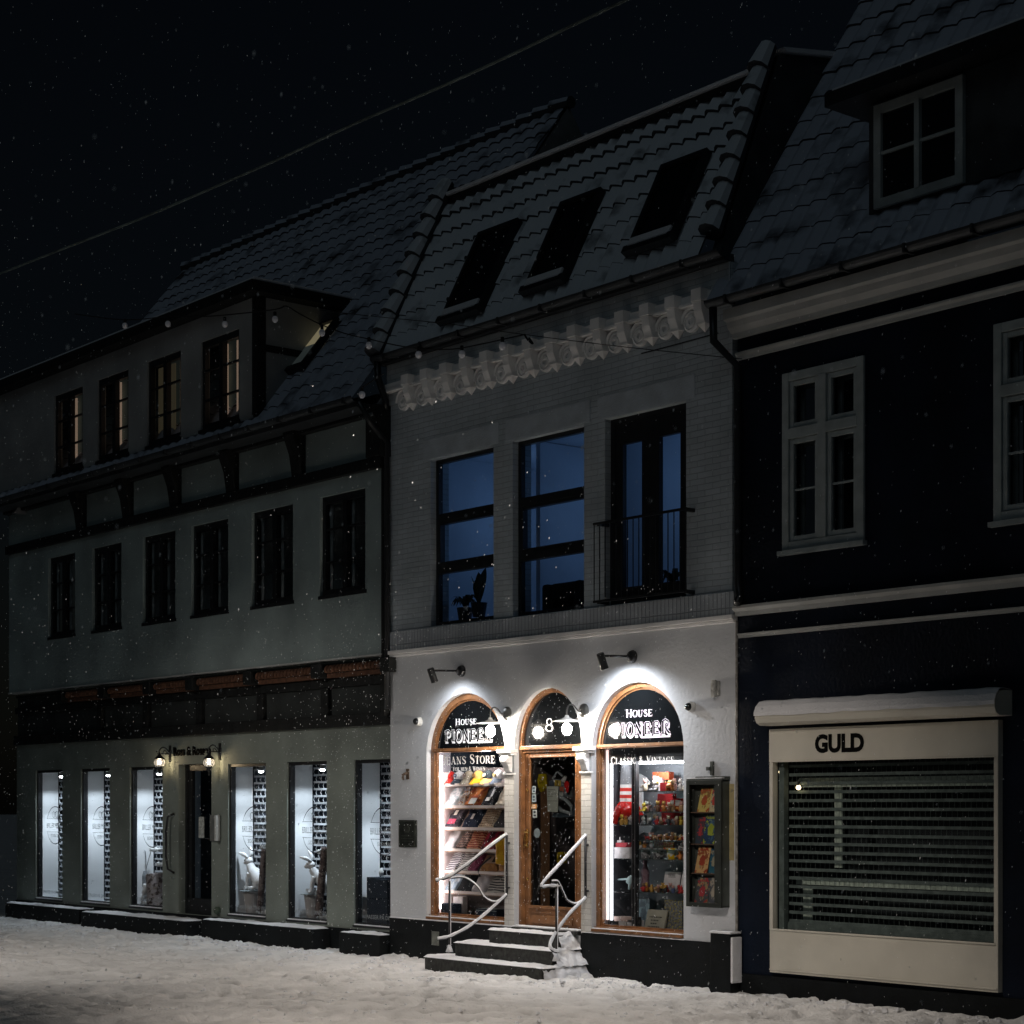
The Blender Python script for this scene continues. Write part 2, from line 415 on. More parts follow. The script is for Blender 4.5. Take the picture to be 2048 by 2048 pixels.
# ---- gutter, fascia
m = MB()
def gutter(m, x0, x1, y, z, r=.07):
    n = 8; pr = [(y + r*math.cos(math.pi + math.pi*i/n), z + r*math.sin(math.pi + math.pi*i/n)) for i in range(n+1)]
    pr += [(p[0]*.9+y*.1, z + (p[1]-z)*.85) for p in pr[::-1]]
    m.prismx(pr, x0, x1)
    k = x0 + .3
    while k < x1:
        m.box(k, k+.03, y-r-.008, y+r, z-r-.008, z+.006); k += .8
gutter(m, X0-.12, X1-.03, -.19, 7.985); m.box(X0-.06, X1-.08, -.11, .05, 7.905, 7.99)
m.build('gutter', ZINC, house)
m = MB(); m.tube([(X0-.04,-.19,7.93),(X0-.04,-.17,7.7),(X0-.0,-.08,7.42),(X0-.05,-.05,7.25)], .045, 10); m.build('downpipe', BLACKM, house, smooth=True)

# ---- mansard roof
RP0, RP1 = (-.17, 7.98), (1.03, 10.33)
m = MB(); tile_roof(m, X0-.02, 3.1, RP0, RP1, 27, 8, .03, .002, .05)
roof = m.build('roof', TILE, house)
m = MB(); m.box(X0, 3.1, .93, 1.1, 10.24, 10.335); m.box(X0, 3.1, .99, 4.6, 10.3, 10.36); m.build('ridge_board', BLACKM, roof)
m = MB(); m.box(X0, 3.1, .88, 1.15, 10.338, 10.385); m.build('ridge_snow', SNOW, roof, bevel=.015)
def verge(x, p0, p1, n, name='verge_tile'):
    d = Vector((p1[0]-p0[0], p1[1]-p0[1])); L_ = d.length; d /= L_; nm = Vector((-d.y, d.x))
    for i in range(n):
        a = Vector(p0) + d*L_*i/n; b = Vector(p0) + d*L_*(i+1.12)/n
        a2 = a + nm*.12; b2 = b + nm*.075
        m = MB(); m.tube([(x, a2.x, a2.y), (x, b2.x, b2.y)], [.14, .1], 10); m.build(name, TILE, roof, smooth=False)
verge(X0-.06, (-.13,7.98), (1.06,10.5), 9)
verge(3.14, (.1,8.25), (.98,10.5), 8)
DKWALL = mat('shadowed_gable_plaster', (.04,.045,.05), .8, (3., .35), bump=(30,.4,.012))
m = MB(); m.prismx([(.0,7.35),(.0,7.95),(1.02,10.47),(2.7,10.78),(4.4,10.78),(4.4,7.35)], 3.1, 3.24); m.build('gable_wall', DKWALL, house)
m = MB(); m.prismx([(1.06,10.49),(1.0,10.53),(2.7,10.85),(4.4,10.85),(4.4,10.79),(2.7,10.79)], 2.95, 3.3); m.build('gable_snow', SNOW, house)
m = MB(); m.prismx([(-.17,7.9),(-.22,8.1),(.98,10.5),(3.2,10.7),(4.4,10.7),(4.4,7.9)], X0-.12, X0-.01); m.build('gable_wall', DKWALL, house)
def skylight(tl, tr, bl, br_, parent, p0, p1, snow=True):
    o = .07
    q = [on_plane(*p, p0, p1, o) for p in (tl, tr, br_, bl)]
    # square the frame up in the roof plane
    xl = (q[0].x+q[3].x)/2; xr = (q[1].x+q[2].x)/2; yt = (q[0].y+q[1].y)/2; yb = (q[2].y+q[3].y)/2
    sl = (p1[1]-p0[1])/(p1[0]-p0[0]); ang = math.atan(sl)
    zt = lambda y, k=0: p0[1] + sl*(y-p0[0]) + o + k
    Lg = math.hypot(yt-yb, zt(yt)-zt(yb)); cy, cz = (yt+yb)/2, (zt(yt)+zt(yb))/2
    rot = Matrix.Rotation(ang, 3, 'X'); c = Vector(((xl+xr)/2, cy, cz)); w = xr-xl
    m = MB(); t = .06
    for sx, sy, ox, oy in ((w, t, 0, Lg/2-t/2), (w, t*1.4, 0, -Lg/2+t*.7), (t, Lg-2.4*t, -w/2+t/2, t*.2), (t, Lg-2.4*t, w/2-t/2, t*.2)):
        m.obox(c + rot @ Vector((ox, oy, .02)), sx, sy, .1, rot)
    s_ = m.build('skylight', BLACKF, parent)
    return c, rot, w, Lg
for tl, tr, bl, br_ in (((945,475),(1022,452),(905,640),(985,612)), ((1120,410),(1208,384),(1062,582),(1132,560)), ((1318,338),(1425,304),(1272,500),(1345,480))):
    c, rot, w, Lg = skylight(tl, tr, bl, br_, roof, RP0, RP1)
    m = MB(); vs = [c + rot @ Vector((a*(w/2-.05), b*(Lg/2-.05), .03)) for a, b in ((-1,-1),(1,-1),(1,1),(-1,1))]
    m.add(vs, [(0,1,2,3)]); m.build('skylight_pane', BLACKG, roof)
    m = MB(); m.obox(c + rot @ Vector((0, -Lg/2-.02, .05)), w*1.05, .09, .1, rot); m.build('skylight_apron', BLACKM, roof)
    m = MB(); m.obox(c + rot @ Vector((0, -Lg/2+.06, .075)), w*.9, .14, .05, rot); m.build('skylight_snow', SNOW, roof, bevel=.015)

# ---- upper windows
def upper_window(x0, x1, z0, z1):
    m = MB(); y0, y1 = .09, .16
    frame(m, x0, x1, z0, z1, .055, y0, y1)
    for a, b in ((5.70, 5.80), (5.02, 5.13)): m.box(x0+.05, x1-.05, y0-.01, y1+.004, a, b)
    # middle sash stands a little proud
    frame(m, x0+.05, x1-.05, 5.125, 5.705, .045, y0-.006, y1+.006)
    w = m.build('window', BLACKF, house, bevel=.004)
    for a, b in ((z0+.05, 5.03), (5.12, 5.71), (5.79, z1-.05)):
        m = MB(); m.quad((x0+.05,.125,a),(x1-.05,.125,a),(x1-.05,.125,b),(x0+.05,.125,b)); m.build('pane', GLASS, w)
    return w
upper_window(*UPW[0]); upper_window(*UPW[1])
x0, x1, z0, z1 = UPW[2]
m = MB(); frame(m, x0, x1, z0, z1, .07, .09, .17, wb=.05, wt=.07)
pl = [(atx(740+1295/2.542,.13), atx(740+1392/2.542,.13)), (atx(740+1480/2.542,.13), atx(740+1588/2.542,.13))]
zt = at(740+1340/2.542, 780+205/2.542, .13).z; zt = 6.2
m.box(x0+.07, pl[0][0], .1, .16, z0+.05, z1-.07); m.box(pl[0][1], pl[1][0], .1, .16, z0+.05, z1-.07); m.box(pl[1][1], x1-.07, .1, .16, z0+.05, z1-.07)
for a, b in pl: m.box(a, b, .102, .158, zt, z1-.07); m.box(a, b, .102, .158, z0+.05, z0+.2)
w = m.build('french_door', BLACKF, house)
for a, b in pl:
    m = MB(); m.quad((a,.13,z0+.2),(b,.13,z0+.2),(b,.13,zt),(a,.13,zt)); m.build('pane', GLASS, w)
# iron railing in front of the french door
m = MB(); xa, xb = 1.352-.17+.18, 2.9; yy = -.13
for z in (5.28, 4.375): m.box(xa, xb, yy-.012, yy+.012, z-.014, z+.014)
k = 17
for i in range(k):
    x = xa+.01 + (xb-xa-.02)*i/(k-1); m.tube([(x,yy,4.38),(x,yy,5.275)], .007, 6)
for z in (5.28, 4.375):
    for x in (xa+.08, xb-.02): m.box(x-.02, x+.02, yy, .03, z-.03, z+.012)
m.build('railing', BLACKM, house)
# rooms behind the upper windows
m = MB()
for a, b in ((-2.5, 1.2), (1.25, 3.3)):
    m.box(a, b, 3.2, 3.25, 4.25, 6.75); m.box(a, b, .31, 3.2, 6.7, 6.75); m.box(a, b, .31, 3.2, 4.22, 4.26)
    m.box(a-.04, a, .31, 3.2, 4.25, 6.75); m.box(b, b+.04, .31, 3.2, 4.25, 6.75)
m.box(-.9, -.82, .9, 3.2, 4.27, 6.69)
m.build('upper_room', BLUEROOM, house)

# ---- shop windows (oak frames in the arches)
def shop_frame(name, A, z0, zs, ztop, w, y0, y1, tz):
    m = MB(); o = arch(*A, z0, zs, ztop); h = arch(A[0]+w, A[1]-w, z0+.06, zs, ztop-w)
    wall(m, o, [h], y0, y1)
    m.box(A[0]+w*.6, A[1]-w*.6, y0-.02, y1-.01, tz[0], tz[1])
    m.box(A[0]+w*.6, A[1]-w*.6, y0-.03, y0-.022, tz[0]+.012, tz[1]-.008)
    # inner bead
    o2 = arch(A[0]+w-.002, A[1]-w+.002, z0+.058, zs, ztop-w+.002); h2 = arch(A[0]+w+.02, A[1]-w-.02, z0+.08, zs, ztop-w-.02)
    wall(m, o2, [h2], y0+.025, y1-.015)
    return m.build(name, WOOD, house)
def fan_poly(A, w, z0, zs, ztop, n=20):
    c = (A[0]+A[1])/2; rx = (A[1]-A[0])/2 - w; rz = ztop-w-zs
    p = []
    if zs > z0: p = [(c-rx, z0), (c+rx, z0)]
    return p + [(c + rx*math.cos(math.pi*i/n), zs + rz*math.sin(math.pi*i/n)) for i in range(n+1) if zs + rz*math.sin(math.pi*i/n) >= z0-1e-6]
def fan(A, w, z0, zs, ztop, y, parent):
    c = (A[0]+A[1])/2; rx = (A[1]-A[0])/2 - w - .012; rz = ztop-w-.012-zs
    a0 = math.asin(max(0, (z0-zs)/rz)) if z0 > zs else 0
    n = 22; p = [(c + rx*math.cos(a0+(math.pi-2*a0)*i/n), zs + rz*math.sin(a0+(math.pi-2*a0)*i/n)) for i in range(n+1)]
    if zs > z0: p = [(c+rx, z0)] + p + [(c-rx, z0)]
    m = MB(); m.prism(p, y, y+.012); return m.build('fanlight', BLACKG, parent)
wl = shop_frame('shop_window', LA, .53, 2.66, 3.44, .075, .07, .15, (2.695, 2.745))
fan(LA, .075, 2.74, 2.66, 3.44, .105, wl)
wr = shop_frame('shop_window', RA, .53, 2.66, 3.42, .06, .07, .15, (2.675, 2.722))
fan(RA, .06, 2.718, 2.66, 3.42, .105, wr)
for A, w_, wn in ((LA, .075, wl), (RA, .06, wr)):
    m = MB(); m.quad((A[0]+w_,.118,.58),(A[1]-w_,.118,.58),(A[1]-w_,.118,2.7),(A[0]+w_,.118,2.7)); m.build('pane', GLASS, wn)
    m = MB(); m.box(A[0]+.01, A[1]-.01, -.025, .12, .528, .56); m.box(A[0]+.03, A[1]-.03, .01, .12, .56, .585); m.build('sill', WOODD, wn, bevel=.006)
    m = MB(); m.box(A[0]+.02, A[1]-.02, -.02, .065, .561, .572); m.build('sill_snow', SNOW, wn, bevel=.004)

# ---- the shop door
m = MB(); o = arch(*DA, .5, 2.76, 3.43); h = arch(DA[0]+.045, DA[1]-.045, .505, 2.76, 3.43-.05)
wall(m, o, [h], .075, .2)
m.box(DA[0]+.03, DA[1]-.03, .055, .16, 2.69, 2.738); m.box(DA[0]+.04, DA[1]-.04, .1, .2, 2.655, 2.689)
dfr = m.build('door_frame', WOOD, house, bevel=.006)
fan(DA, .045, 2.735, 2.76, 3.43, .115, dfr)
DY = .155
d0, d1 = DA[0]+.047, DA[1]-.06; p0 = atx(1061.7, DY); p1 = atx(1154.5, DY)
ptop = at(1110, 1513, DY).z; pbot = at(1110, 1815, DY).z
m = MB(); m.box(d0, p0, DY-.02, DY+.03, .53, 2.652); m.box(p1, d1, DY-.02, DY+.03, .53, 2.652)
m.box(p0, p1, DY-.018, DY+.03, ptop, 2.652); m.box(p0, p1, DY-.018, DY+.03, .53, pbot)
m.box(p0, p1, DY-.04, DY-.018, pbot-.02, pbot+.015); m.box(p0+.06, p1-.06, DY-.03, DY-.018, .56, .66); m.box(p0+.06, p1-.06, DY-.03, DY-.018, .69, pbot-.05)
frame(m, p0-.012, p1+.012, pbot-.01, ptop+.012, .02, DY-.03, DY-.0)
door = m.build('door', WOOD, house, bevel=.005)
m = MB(); m.quad((p0,DY,pbot),(p1,DY,pbot),(p1,DY,ptop),(p0,DY,ptop)); m.build('pane', GLASS, door)
m = MB(); hx = d0+.045
m.box(hx-.018, hx+.018, DY-.03, DY-.02, 1.48, 1.72); m.tube([(hx,DY-.03,1.68),(hx,DY-.07,1.68),(hx+.09,DY-.075,1.675)], .011, 8); m.tube([(hx,DY-.03,1.52),(hx,DY-.06,1.52),(hx+.06,DY-.065,1.515)], .01, 8)
m.tube([(hx,DY-.035,1.56),(hx,DY-.06,1.57),(hx,DY-.06,1.63),(hx,DY-.035,1.64)], .009, 8)
m.build('handle', BRASS, door)
m = MB()
for z in (2.2, 1.1): m.lathe([(.02,0),(.022,-.012),(.008,-.02)], (hx+.01, DY-.02, z), 'y', 12)
m.build('lock', BRASS, door)
m = MB()
for i in range(58):
    if random.random() < .8: m.ball((DA[0]+.05, .16+random.uniform(-.01,.01), .62+i*.034), .0055, 6, 4)
m.build('bead_strip', BRASS, dfr)
m = MB(); m.box(DA[0]+.01, DA[1]-.01, -.06, .14, .47, .515); m.build('threshold', STONE, house, bevel=.008)
m = MB(); m.box(DA[0]+.02, DA[1]-.02, -.05, .09, .516, .535); m.build('threshold_snow', SNOW, house, bevel=.008)

# ---- shop interior shell
m = MB()
m.box(-2.7, 3.4, 2.6, 2.65, .3, 3.9); m.box(-2.7, 3.4, .33, 2.6, .42, .46); m.box(-2.7, 3.4, .33, 2.6, 3.5, 3.55)
m.box(-2.75, -2.7, .33, 2.6, .3, 3.9); m.box(3.4, 3.45, .33, 2.6, .3, 3.9)
m.build('shop_interior', DARKIN, house)
# ============================================================ LEFT HOUSE (half timbered)
left = thing('half_timbered_house', 'old half timbered house with optician shop below, jettied floors and a long tiled roof', 'house', (-6, .1, 0))
GY = .1; LXA = -14.6; LXB = -2.88
def gx(px): return atx(px, GY)
ZT = 2.635; ZB = .36
gw = [(gx(279)-.33, gx(325)), (gx(456), gx(531.6)), (gx(574), gx(653.5)), (gx(707.5), -2.72)]
gw += [(gw[0][0]-1.75, gw[0][0]-.7), (gw[0][0]-3.5, gw[0][0]-2.45)]
dx0, dx1 = gx(357), gx(423)
hs = [rect(a, b, ZB, ZT) for a, b in gw] + [rect(dx0, dx1, .3, ZT+.02)]
m = MB(); wall(m, rect(LXA, -2.64, -.1, 3.12), hs, GY, GY+.24); m.build('ground_floor_wall', GREEN_WALL, left)
# timber band under the jetty
m = MB(); m.box(LXA, LXB, GY-.07, GY+.2, 3.1, 3.27); m.box(LXA, LXB, GY-.04, GY+.2, 3.66, 3.78); m.box(LXA, LXB, GY-.02, GY+.2, 3.95, 4.0)
bx_ = [gx(270+X/3.22) for X in (425, 820, 1235, 1620)]; bx_ = [bx_[0]-3.3, bx_[0]-1.7] + bx_
for x in bx_: m.box(x-.09, x+.09, GY-.05, GY+.2, 3.27, 3.66)
jx = [atx(270+X/3.22, -.1) for X in (75, 350, 725, 1165, 1612)]; jx = [jx[0]-3.1, jx[0]-1.55] + jx
for x in jx: m.box(x-.11, x+.11, -.12, GY+.2, 3.79, 3.985)
m.build('jetty_beams', TIMBER, left, bevel=.012)
m = MB(); m.box(LXA, LXB, GY+.02, GY+.2, 3.27, 3.95); m.build('infill_band', mat('dark_infill', (.03,.034,.033), .8, (2.,.3), bump=(30,.3,.01)), left)
for i in range(len(jx)-1):
    a, b = jx[i]+.13, jx[i+1]-.13
    m = MB(); n = int((b-a)/.085)
    for k in range(n):
        x = a + (b-a)*(k+.5)/n
        m.ball((x, -.02, 3.91), .06, 8, 6, (.62,1.0,1.0), Matrix.Rotation(.45, 3, 'Y'))
    m.box(a, b, .0, .1, 3.79, 3.85); m.build('carved_soffit', TERRA, left, smooth=False)
# first floor
UY = -.05
uw = []
for a, b in ((-9.053,-8.02),(-7.535,-6.46),(-5.807,-4.71),(-4.035,-2.945)):
    # measured at y=-.35: shift on to the wall plane
    f_ = lambda x: CX + (x-CX)*(DIST+UY)/(DIST-.35)
    uw.append((f_(a), f_(b)))
uw += [(uw[0][0]-1.75, uw[0][0]-.72), (uw[0][0]-3.4, uw[0][0]-2.38)]
ZS = (DIST+UY)/(DIST-.35)
zc = lambda z: EYE + (z-EYE)*ZS
wz0, wz1 = zc(4.885), zc(6.243)
UXB = at(766.9, 1300, UY).x
m = MB(); wall(m, rect(LXA, UXB, zc(4.01), zc(6.45)), [rect(a, b, wz0, wz1) for a, b in uw], UY, UY+.22); m.build('first_floor_wall', UPGREEN, left)
m = MB(); m.box(LXA, UXB, UY-.02, UY+.2, zc(3.985), zc(4.008)); m.build('drip_board', TRIM, left)
def casement(x0, x1, z0, z1, y, parent, depth=.07, bars=2, room=True):
    m = MB(); frame(m, x0, x1, z0, z1, .07, y, y+depth, wb=.08, wt=.1)
    xm = (x0+x1)/2; m.box(xm-.05, xm+.05, y-.012, y+depth, z0+.08, z1-.1)
    for a, b in ((x0+.07, xm-.05), (xm+.05, x1-.07)):
        for k in range(bars):
            zz = z0 + (z1-z0)*(k+1)/(bars+1); m.box(a, b, y+.01, y+depth-.02, zz-.014, zz+.014)
    m.box(x0-.03, x1+.03, y-.06, y+.02, z0-.05, z0-.002)
    w = m.build('window', BLACKF, parent)
    for a, b in ((x0+.07, xm-.05), (xm+.05, x1-.07)):
        m = MB(); m.quad((a,y+.045,z0+.08),(b,y+.045,z0+.08),(b,y+.045,z1-.1),(a,y+.045,z1-.1)); m.build('pane', GLASS, w)
    return w
JAMB = mat('lit_jamb_grey', (.5,.55,.55), .9, (12., .2))  # light falling on the inner jambs, put into pale strips
for a, b in uw:
    w = casement(a, b, wz0, wz1, UY+.05, left)
    m = MB(); xm = (a+b)/2
    for q in (a+.1, xm+.08): m.box(q-.1, q+.03, UY+.13, UY+.15, wz0+.08, wz1-.1)
    m.box(a-.3, b+.3, 1.1, 1.15, wz0-.3, wz1+.3); m.build('jamb_strip', [JAMB], w)
# sill beam, posts, panels, eaves beam
z1b, z2b, z3b, z4b = zc(6.45), zc(6.6), zc(7.15), zc(7.4)
m = MB(); m.box(LXA, UXB+.02, UY-.08, UY+.2, z1b, z2b); m.box(LXA, UXB+.02, UY-.12, UY+.2, z3b, z4b)
pxs = [285, 700, 1182, 1775]; ps = [atx(270+X/3.645, UY-.06) for X in pxs]; ps = [ps[0]-3.2, ps[0]-1.55] + ps
for x in ps:
    m.prismx([(UY+.1,z2b-.02),(UY-.07,z2b-.02),(UY-.09,z2b+.12),(UY-.12,z2b+.3),(UY-.22,z3b),(UY-.22,z3b+.1),(UY+.1,z3b+.1)], x-.13, x+.13)
m.box(UXB-.28, UXB+.02, UY-.1, UY+.1, z2b, z3b)
m.box(UXB-.03, UXB+.05, UY-.02, UY+.2, 3.2, z1b)
m.build('timber_frame', TIMBER, left, bevel=.012)
m = MB(); m.box(LXA, UXB, UY, UY+.18, z2b, z3b); m.build('infill_panels', UPGREEN, left)
m = MB(); gutter(m, LXA, UXB+.05, -.55, 7.42); m.box(LXA, UXB, -.5, UY, 7.3, 7.36); m.build('gutter', ZINC, left)
m = MB(); xg = UXB+.06; m.tube([(xg,-.5,7.36),(xg,-.3,7.1),(xg+.03,-.06,6.85),(xg+.03,-.05,4.2),(xg+.03,-.05,3.3)], .04, 10); m.build('downpipe', BLACKM, left, smooth=True)
# roof
LP0, LP1 = (-.6, 7.4), (3.2, 12.17)
LRX = at(370, 540, 3.2).x
m = MB(); tile_roof(m, LRX, LXB, LP0, LP1, int((LXB-LRX)/.26), 19, .02, .003, .02, k=4)
lroof = m.build('roof', TILE2, left)
for gxa, gxb in ((LXB-.12, LXB-.02), (LRX, LRX+.1)):
    m = MB(); m.prismx([(-.3,7.2),(3.2,12.12),(6.7,7.2)], gxa, gxb)
    m.build('gable_wall', mat('old_gable_plaster', (.22,.23,.24), .8, (1.6,.35), bump=(20,.4,.015)), left)
m = MB(); n = int((LXB-LRX)/.36)
for i in range(n):
    x = LRX + (LXB-LRX)*i/n; m.tube([(x,3.2,12.2),(x+.4,3.2,12.17)], [.11,.09], 8)
m.build('ridge_tiles', TILE2, lroof)
m = MB(); m.box(LXB-.14, LXB+.02, 4.2, 5.0, 10.75, 10.95); m.build('gable_vent', BLACKM, left)
# dormer
DFY = -.5; DXB = atx(514, DFY); DZ = at(503, 596, DFY).z
dwin = [(-8.37,-7.22), (-10.1,-9.0), (-11.85,-10.75), (-13.5,-12.4)]
fz = (DIST+DFY)/(DIST+.3); dwin = [(CX+(a-CX)*fz, CX+(b-CX)*fz) for a, b in dwin]
dz0, dz1 = EYE+(7.9-EYE)*fz, EYE+(9.29-EYE)*fz
m = MB(); wall(m, rect(LXA, DXB, 7.55, DZ), [rect(a, b, dz0, dz1) for a, b in dwin], DFY, DFY+.15)
m.prismx([(DFY,7.5),(DFY,DZ),(1.6,DZ),(.0,7.9)], DXB-.1, DXB)
m.build('dormer_wall', mat('dormer_plaster', (.3,.31,.31), .8, (1.3,.18), bump=(30,.3,.012)), left)
m = MB(); m.box(DXB-.11, DXB+.012, DFY-.014, DFY+.14, 7.6, DZ); m.box(DXB-.02, DXB+.014, DFY+.14, .75, 8.5, 8.6); m.build('dormer_posts', TIMBER, left)
m = MB(); m.box(LXA-.2, DXB+.22, DFY-.22, 2.4, DZ+.01, DZ+.16); m.build('dormer_roof', TIMBER, left)
m = MB(); m.box(LXA-.2, DXB+.2, DFY-.18, 2.4, DZ+.162, DZ+.21); m.build('dormer_snow', SNOW, left, bevel=.02)
WARMC = mat('warm_lit_curtain', (.7,.55,.42), .9, (3., .1), emit=((1,.7,.5), .15))  # dormer cloths glow themselves, in place of a room lamp
OLIVEC = mat('olive_blind', (.3,.28,.2), .9, (3., .1), emit=((.6,.5,.3), .035))
GREENC = mat('dim_drape', (.1,.13,.12), .9, (6., .2), emit=((.4,.5,.45), .012))
for i, (a, b) in enumerate(dwin):
    w = casement(a, b, dz0, dz1, DFY+.03, left)
    xm = (a+b)/2
    m = MB(); m.box(a, b, DFY+.32, DFY+.34, dz0-.2, dz1+.2); m.build('drape', GREENC, w)
    m = MB()
    for k, (q, q2) in enumerate(((a+.28, xm-.06), (xm+.2, b-.04))):
        if i == 1 and k == 0: continue
        m.box(q-.14, q2-.14, DFY+.25, DFY+.27, dz0+.05, dz1-.05)
    m.build('lit_curtain', WARMC, w)
    if i == 1:
        m = MB(); m.box(a-.12, xm-.12, DFY+.26, DFY+.28, dz0+.05, dz1-.05); m.build('lit_blind', OLIVEC, w)
# lit roof window right of the dormer
q = [(270+1350/3.645, 560+340/3.645), (270+1510/3.645, 560+285/3.645), (270+1060/3.645, 560+700/3.645), (270+1215/3.645, 560+650/3.645)]
c, rot, w_, Lg = skylight(*q, lroof, LP0, LP1)
m = MB(); vs = [c + rot @ Vector((a*(w_/2-.05), b*(Lg/2-.05), .03)) for a, b in ((-1,.05),(1,.05),(1,1),(-1,1))]
m.add(vs, [(0,1,2,3)]); m.build('lit_pane', mat('lit_roof_pane', (.5,.45,.3), .4, (4.,.1), emit=((1,.85,.5), .14)), lroof)
m = MB(); vs = [c + rot @ Vector((a*(w_/2-.05), b*(Lg/2-.05), .03)) for a, b in ((-1,-1),(1,-1),(1,.05),(-1,.05))]
m.add(vs, [(0,1,2,3)]); m.build('dim_pane', mat('dim_roof_pane', (.3,.33,.33), .3, (4.,.1), emit=((.6,.75,.7), .018)), lroof)

# ---- optician windows: niches with side panel, grille behind
GRILLE = mat('grille_metal', (.55,.58,.62), .4, (20., .15), metal=.3)
DARKBLUE = mat('dark_shop_blue', (.02,.03,.045), .8, (2., .4))
ND = .30          # niche depth
NY0, NY1 = GY+.1, GY+.1+ND
def optician(i, a, b):
    xq = min(b+.5, -2.3); xq2 = min(b+.35, -2.3)
    m = MB(); frame(m, a, b, ZB, ZT, .045, GY+.03, GY+.11, wb=.03)
    w = m.build('shop_window', BLACKF, left)
    m = MB(); m.quad((a+.045,GY+.07,ZB+.03),(b-.045,GY+.07,ZB+.03),(b-.045,GY+.07,ZT-.045),(a+.045,GY+.07,ZT-.045)); m.build('pane', GLASS, w)
    m = MB(); m.box(a-.05, a+.03, NY0+.02, NY1, ZB, ZT+.1); m.box(a, xq2, NY0+.02, NY1+.4, ZB-.06, ZB+.002); m.box(a, xq2, NY0+.14, NY1+.4, ZT+.02, ZT+.1)
    m.box(a-.05, a+.03, NY1, NY1+.02, ZB, ZT); m.build('display_niche', WPANEL, w)
    g = MB(); n = 22
    for k in range(n):
        z = ZB+.05+k*.102; g.box(a+.03, xq, NY1+.04, NY1+.06, z-.015, z+.015)
        for j in range(12):
            x = a+.04 + j*.125 + (.062 if k % 2 else 0)
            if x < xq: g.tube([(x,NY1+.05,z+.017),(x-.014,NY1+.043,z+.05),(x,NY1+.05,z+.086)], .0045, 5)
    g.build('roller_grille', GRILLE, w)
    m = MB(); m.box(a-.1, xq, NY1+.9, NY1+.92, .2, 2.9); m.box(xq+.001, xq+.02, NY1, NY1+.9, .2, 2.9); m.box(a, xq, NY1+.1, NY1+.9, ZT+.1, ZT+.12); m.build('shop_interior', DARKBLUE, w)
    # sill
    m = MB(); m.box(a-.01, b+.01, GY-.015, GY+.06, ZB-.03, ZB-.004); m.build('sill', BLACKF, w)
    m = MB(); m.box(a+.02, b-.02, GY-.01, GY+.026, ZB-.003, ZB+.012); m.build('sill_snow', SNOW, w, bevel=.003)
    return w
owins = [optician(i, a, b) for i, (a, b) in enumerate(gw)]
# ---- optician door
m = MB(); frame(m, dx0, dx1, .3, ZT+.02, .07, GY+.12, GY+.22, wb=.25, wt=.1)
m.box(dx0+.07, dx0+.17, GY+.14, GY+.2, .5, ZT-.08)
od = m.build('door', BLACKF, left)
m = MB(); m.quad((dx0+.17,GY+.17,.55),(dx1-.07,GY+.17,.55),(dx1-.07,GY+.17,ZT-.08),(dx0+.17,GY+.17,ZT-.08)); m.build('pane', GLASS, od)
m = MB(); m.tube([(dx0-.12,GY-.01,1.3-.36),(dx0-.2,GY-.08,1.0),(dx0-.22,GY-.1,1.2),(dx0-.22,GY-.1,1.6),(dx0-.2,GY-.08,1.83),(dx0-.12,GY-.01,1.88)], .018, 8)
m.build('pull_handle', BLACKM, od, smooth=True)
m = MB(); m.box(dx0+.36, dx0+.52, GY+.155, GY+.165, 1.5, 1.83); m.build('notice', mat('door_notice', (.4,.42,.4), .6, (40.,.5)), od)
g = MB(); zg = .55  # bars added behind the door as the grille's reflection in its glass
while zg < ZT: g.box(dx0+.7, dx1+.6, GY+.6, GY+.62, zg-.022, zg+.022); zg += .12
for k in range(17):
    for j in range(5): g.box(dx0+.75+j*.14+(.07 if k % 2 else 0), dx0+.765+j*.14+(.07 if k % 2 else 0), GY+.603, GY+.617, .57+k*.12, .65+k*.12)
g.build('roller_grille', mat('reflected_grille', (.12,.14,.18), .5, (20.,.2)), od)
m = MB(); m.box(dx0-.1, dx1+.9, GY+1.2, GY+1.22, .2, 2.9); m.box(dx0-.06, dx0+.0, GY+.24, GY+.6, .3, 2.7); m.build('shop_interior', mat('dim_entrance', (.12,.15,.17), .8, (2.,.3), emit=((.6,.8,1), .01)), od)  # entrance wall glows faintly itself to lift the dark interior

# ============================================================ RIGHT HOUSE (navy)
right = thing('navy_house', 'dark navy plastered house with cream string courses and a shuttered shopfront', 'house', (6, 0, 0))
RXA, RXB = 3.545, 10.5
rw = (4.215, 5.32, 4.68, 6.545)
rw2 = (6.9, 8.0, 4.68, 6.545)
m = MB(); wall(m, rect(RXA, RXB, -.15, 7.15), [rect(*rw), rect(*rw2), rect(4.12, 6.95, .68, 2.47)], .004, .3); m.build('navy_wall', NAVY, right)
m = MB(); m.box(RXA, RXB, -.03, .2, -.15, .2); m.build('plinth', PLINTH, right)
def course(z0, z1, d, name='string_course', snow=False):
    m = MB(); m.prismx([(.0,z0),(-d*.5,z0),(-d*.6,z0+(z1-z0)*.4),(-d,z0+(z1-z0)*.7),(-d,z1-.004),(.0,z1)], RXA+.02, RXB); m.build(name, TRIM, right)
course(4.045, 4.155, .1); course(3.81, 3.86, .04); course(6.805, 6.885, .06)
m = MB(); m.prismx([(.0,7.04),(-.06,7.04),(-.07,7.09),(-.13,7.14),(-.15,7.2),(-.2,7.22),(-.2,7.33),(.0,7.33)], RXA-.02, RXB); m.build('cornice', TRIM, right)
m = MB(); gutter(m, RXA-.16, RXB, -.28, 7.43, .075); m.build('gutter', ZINC, right)
m = MB(); xg = atx(1477, -.08)
m.tube([(RXA-.1,-.27,7.36),(RXA-.1,-.26,7.0),(xg,-.09,6.72),(xg,-.08,4.4),(xg+.02,-.08,4.25),(xg+.06,-.16,4.17)], .045, 10); m.build('downpipe', BLACKM, right, smooth=True)
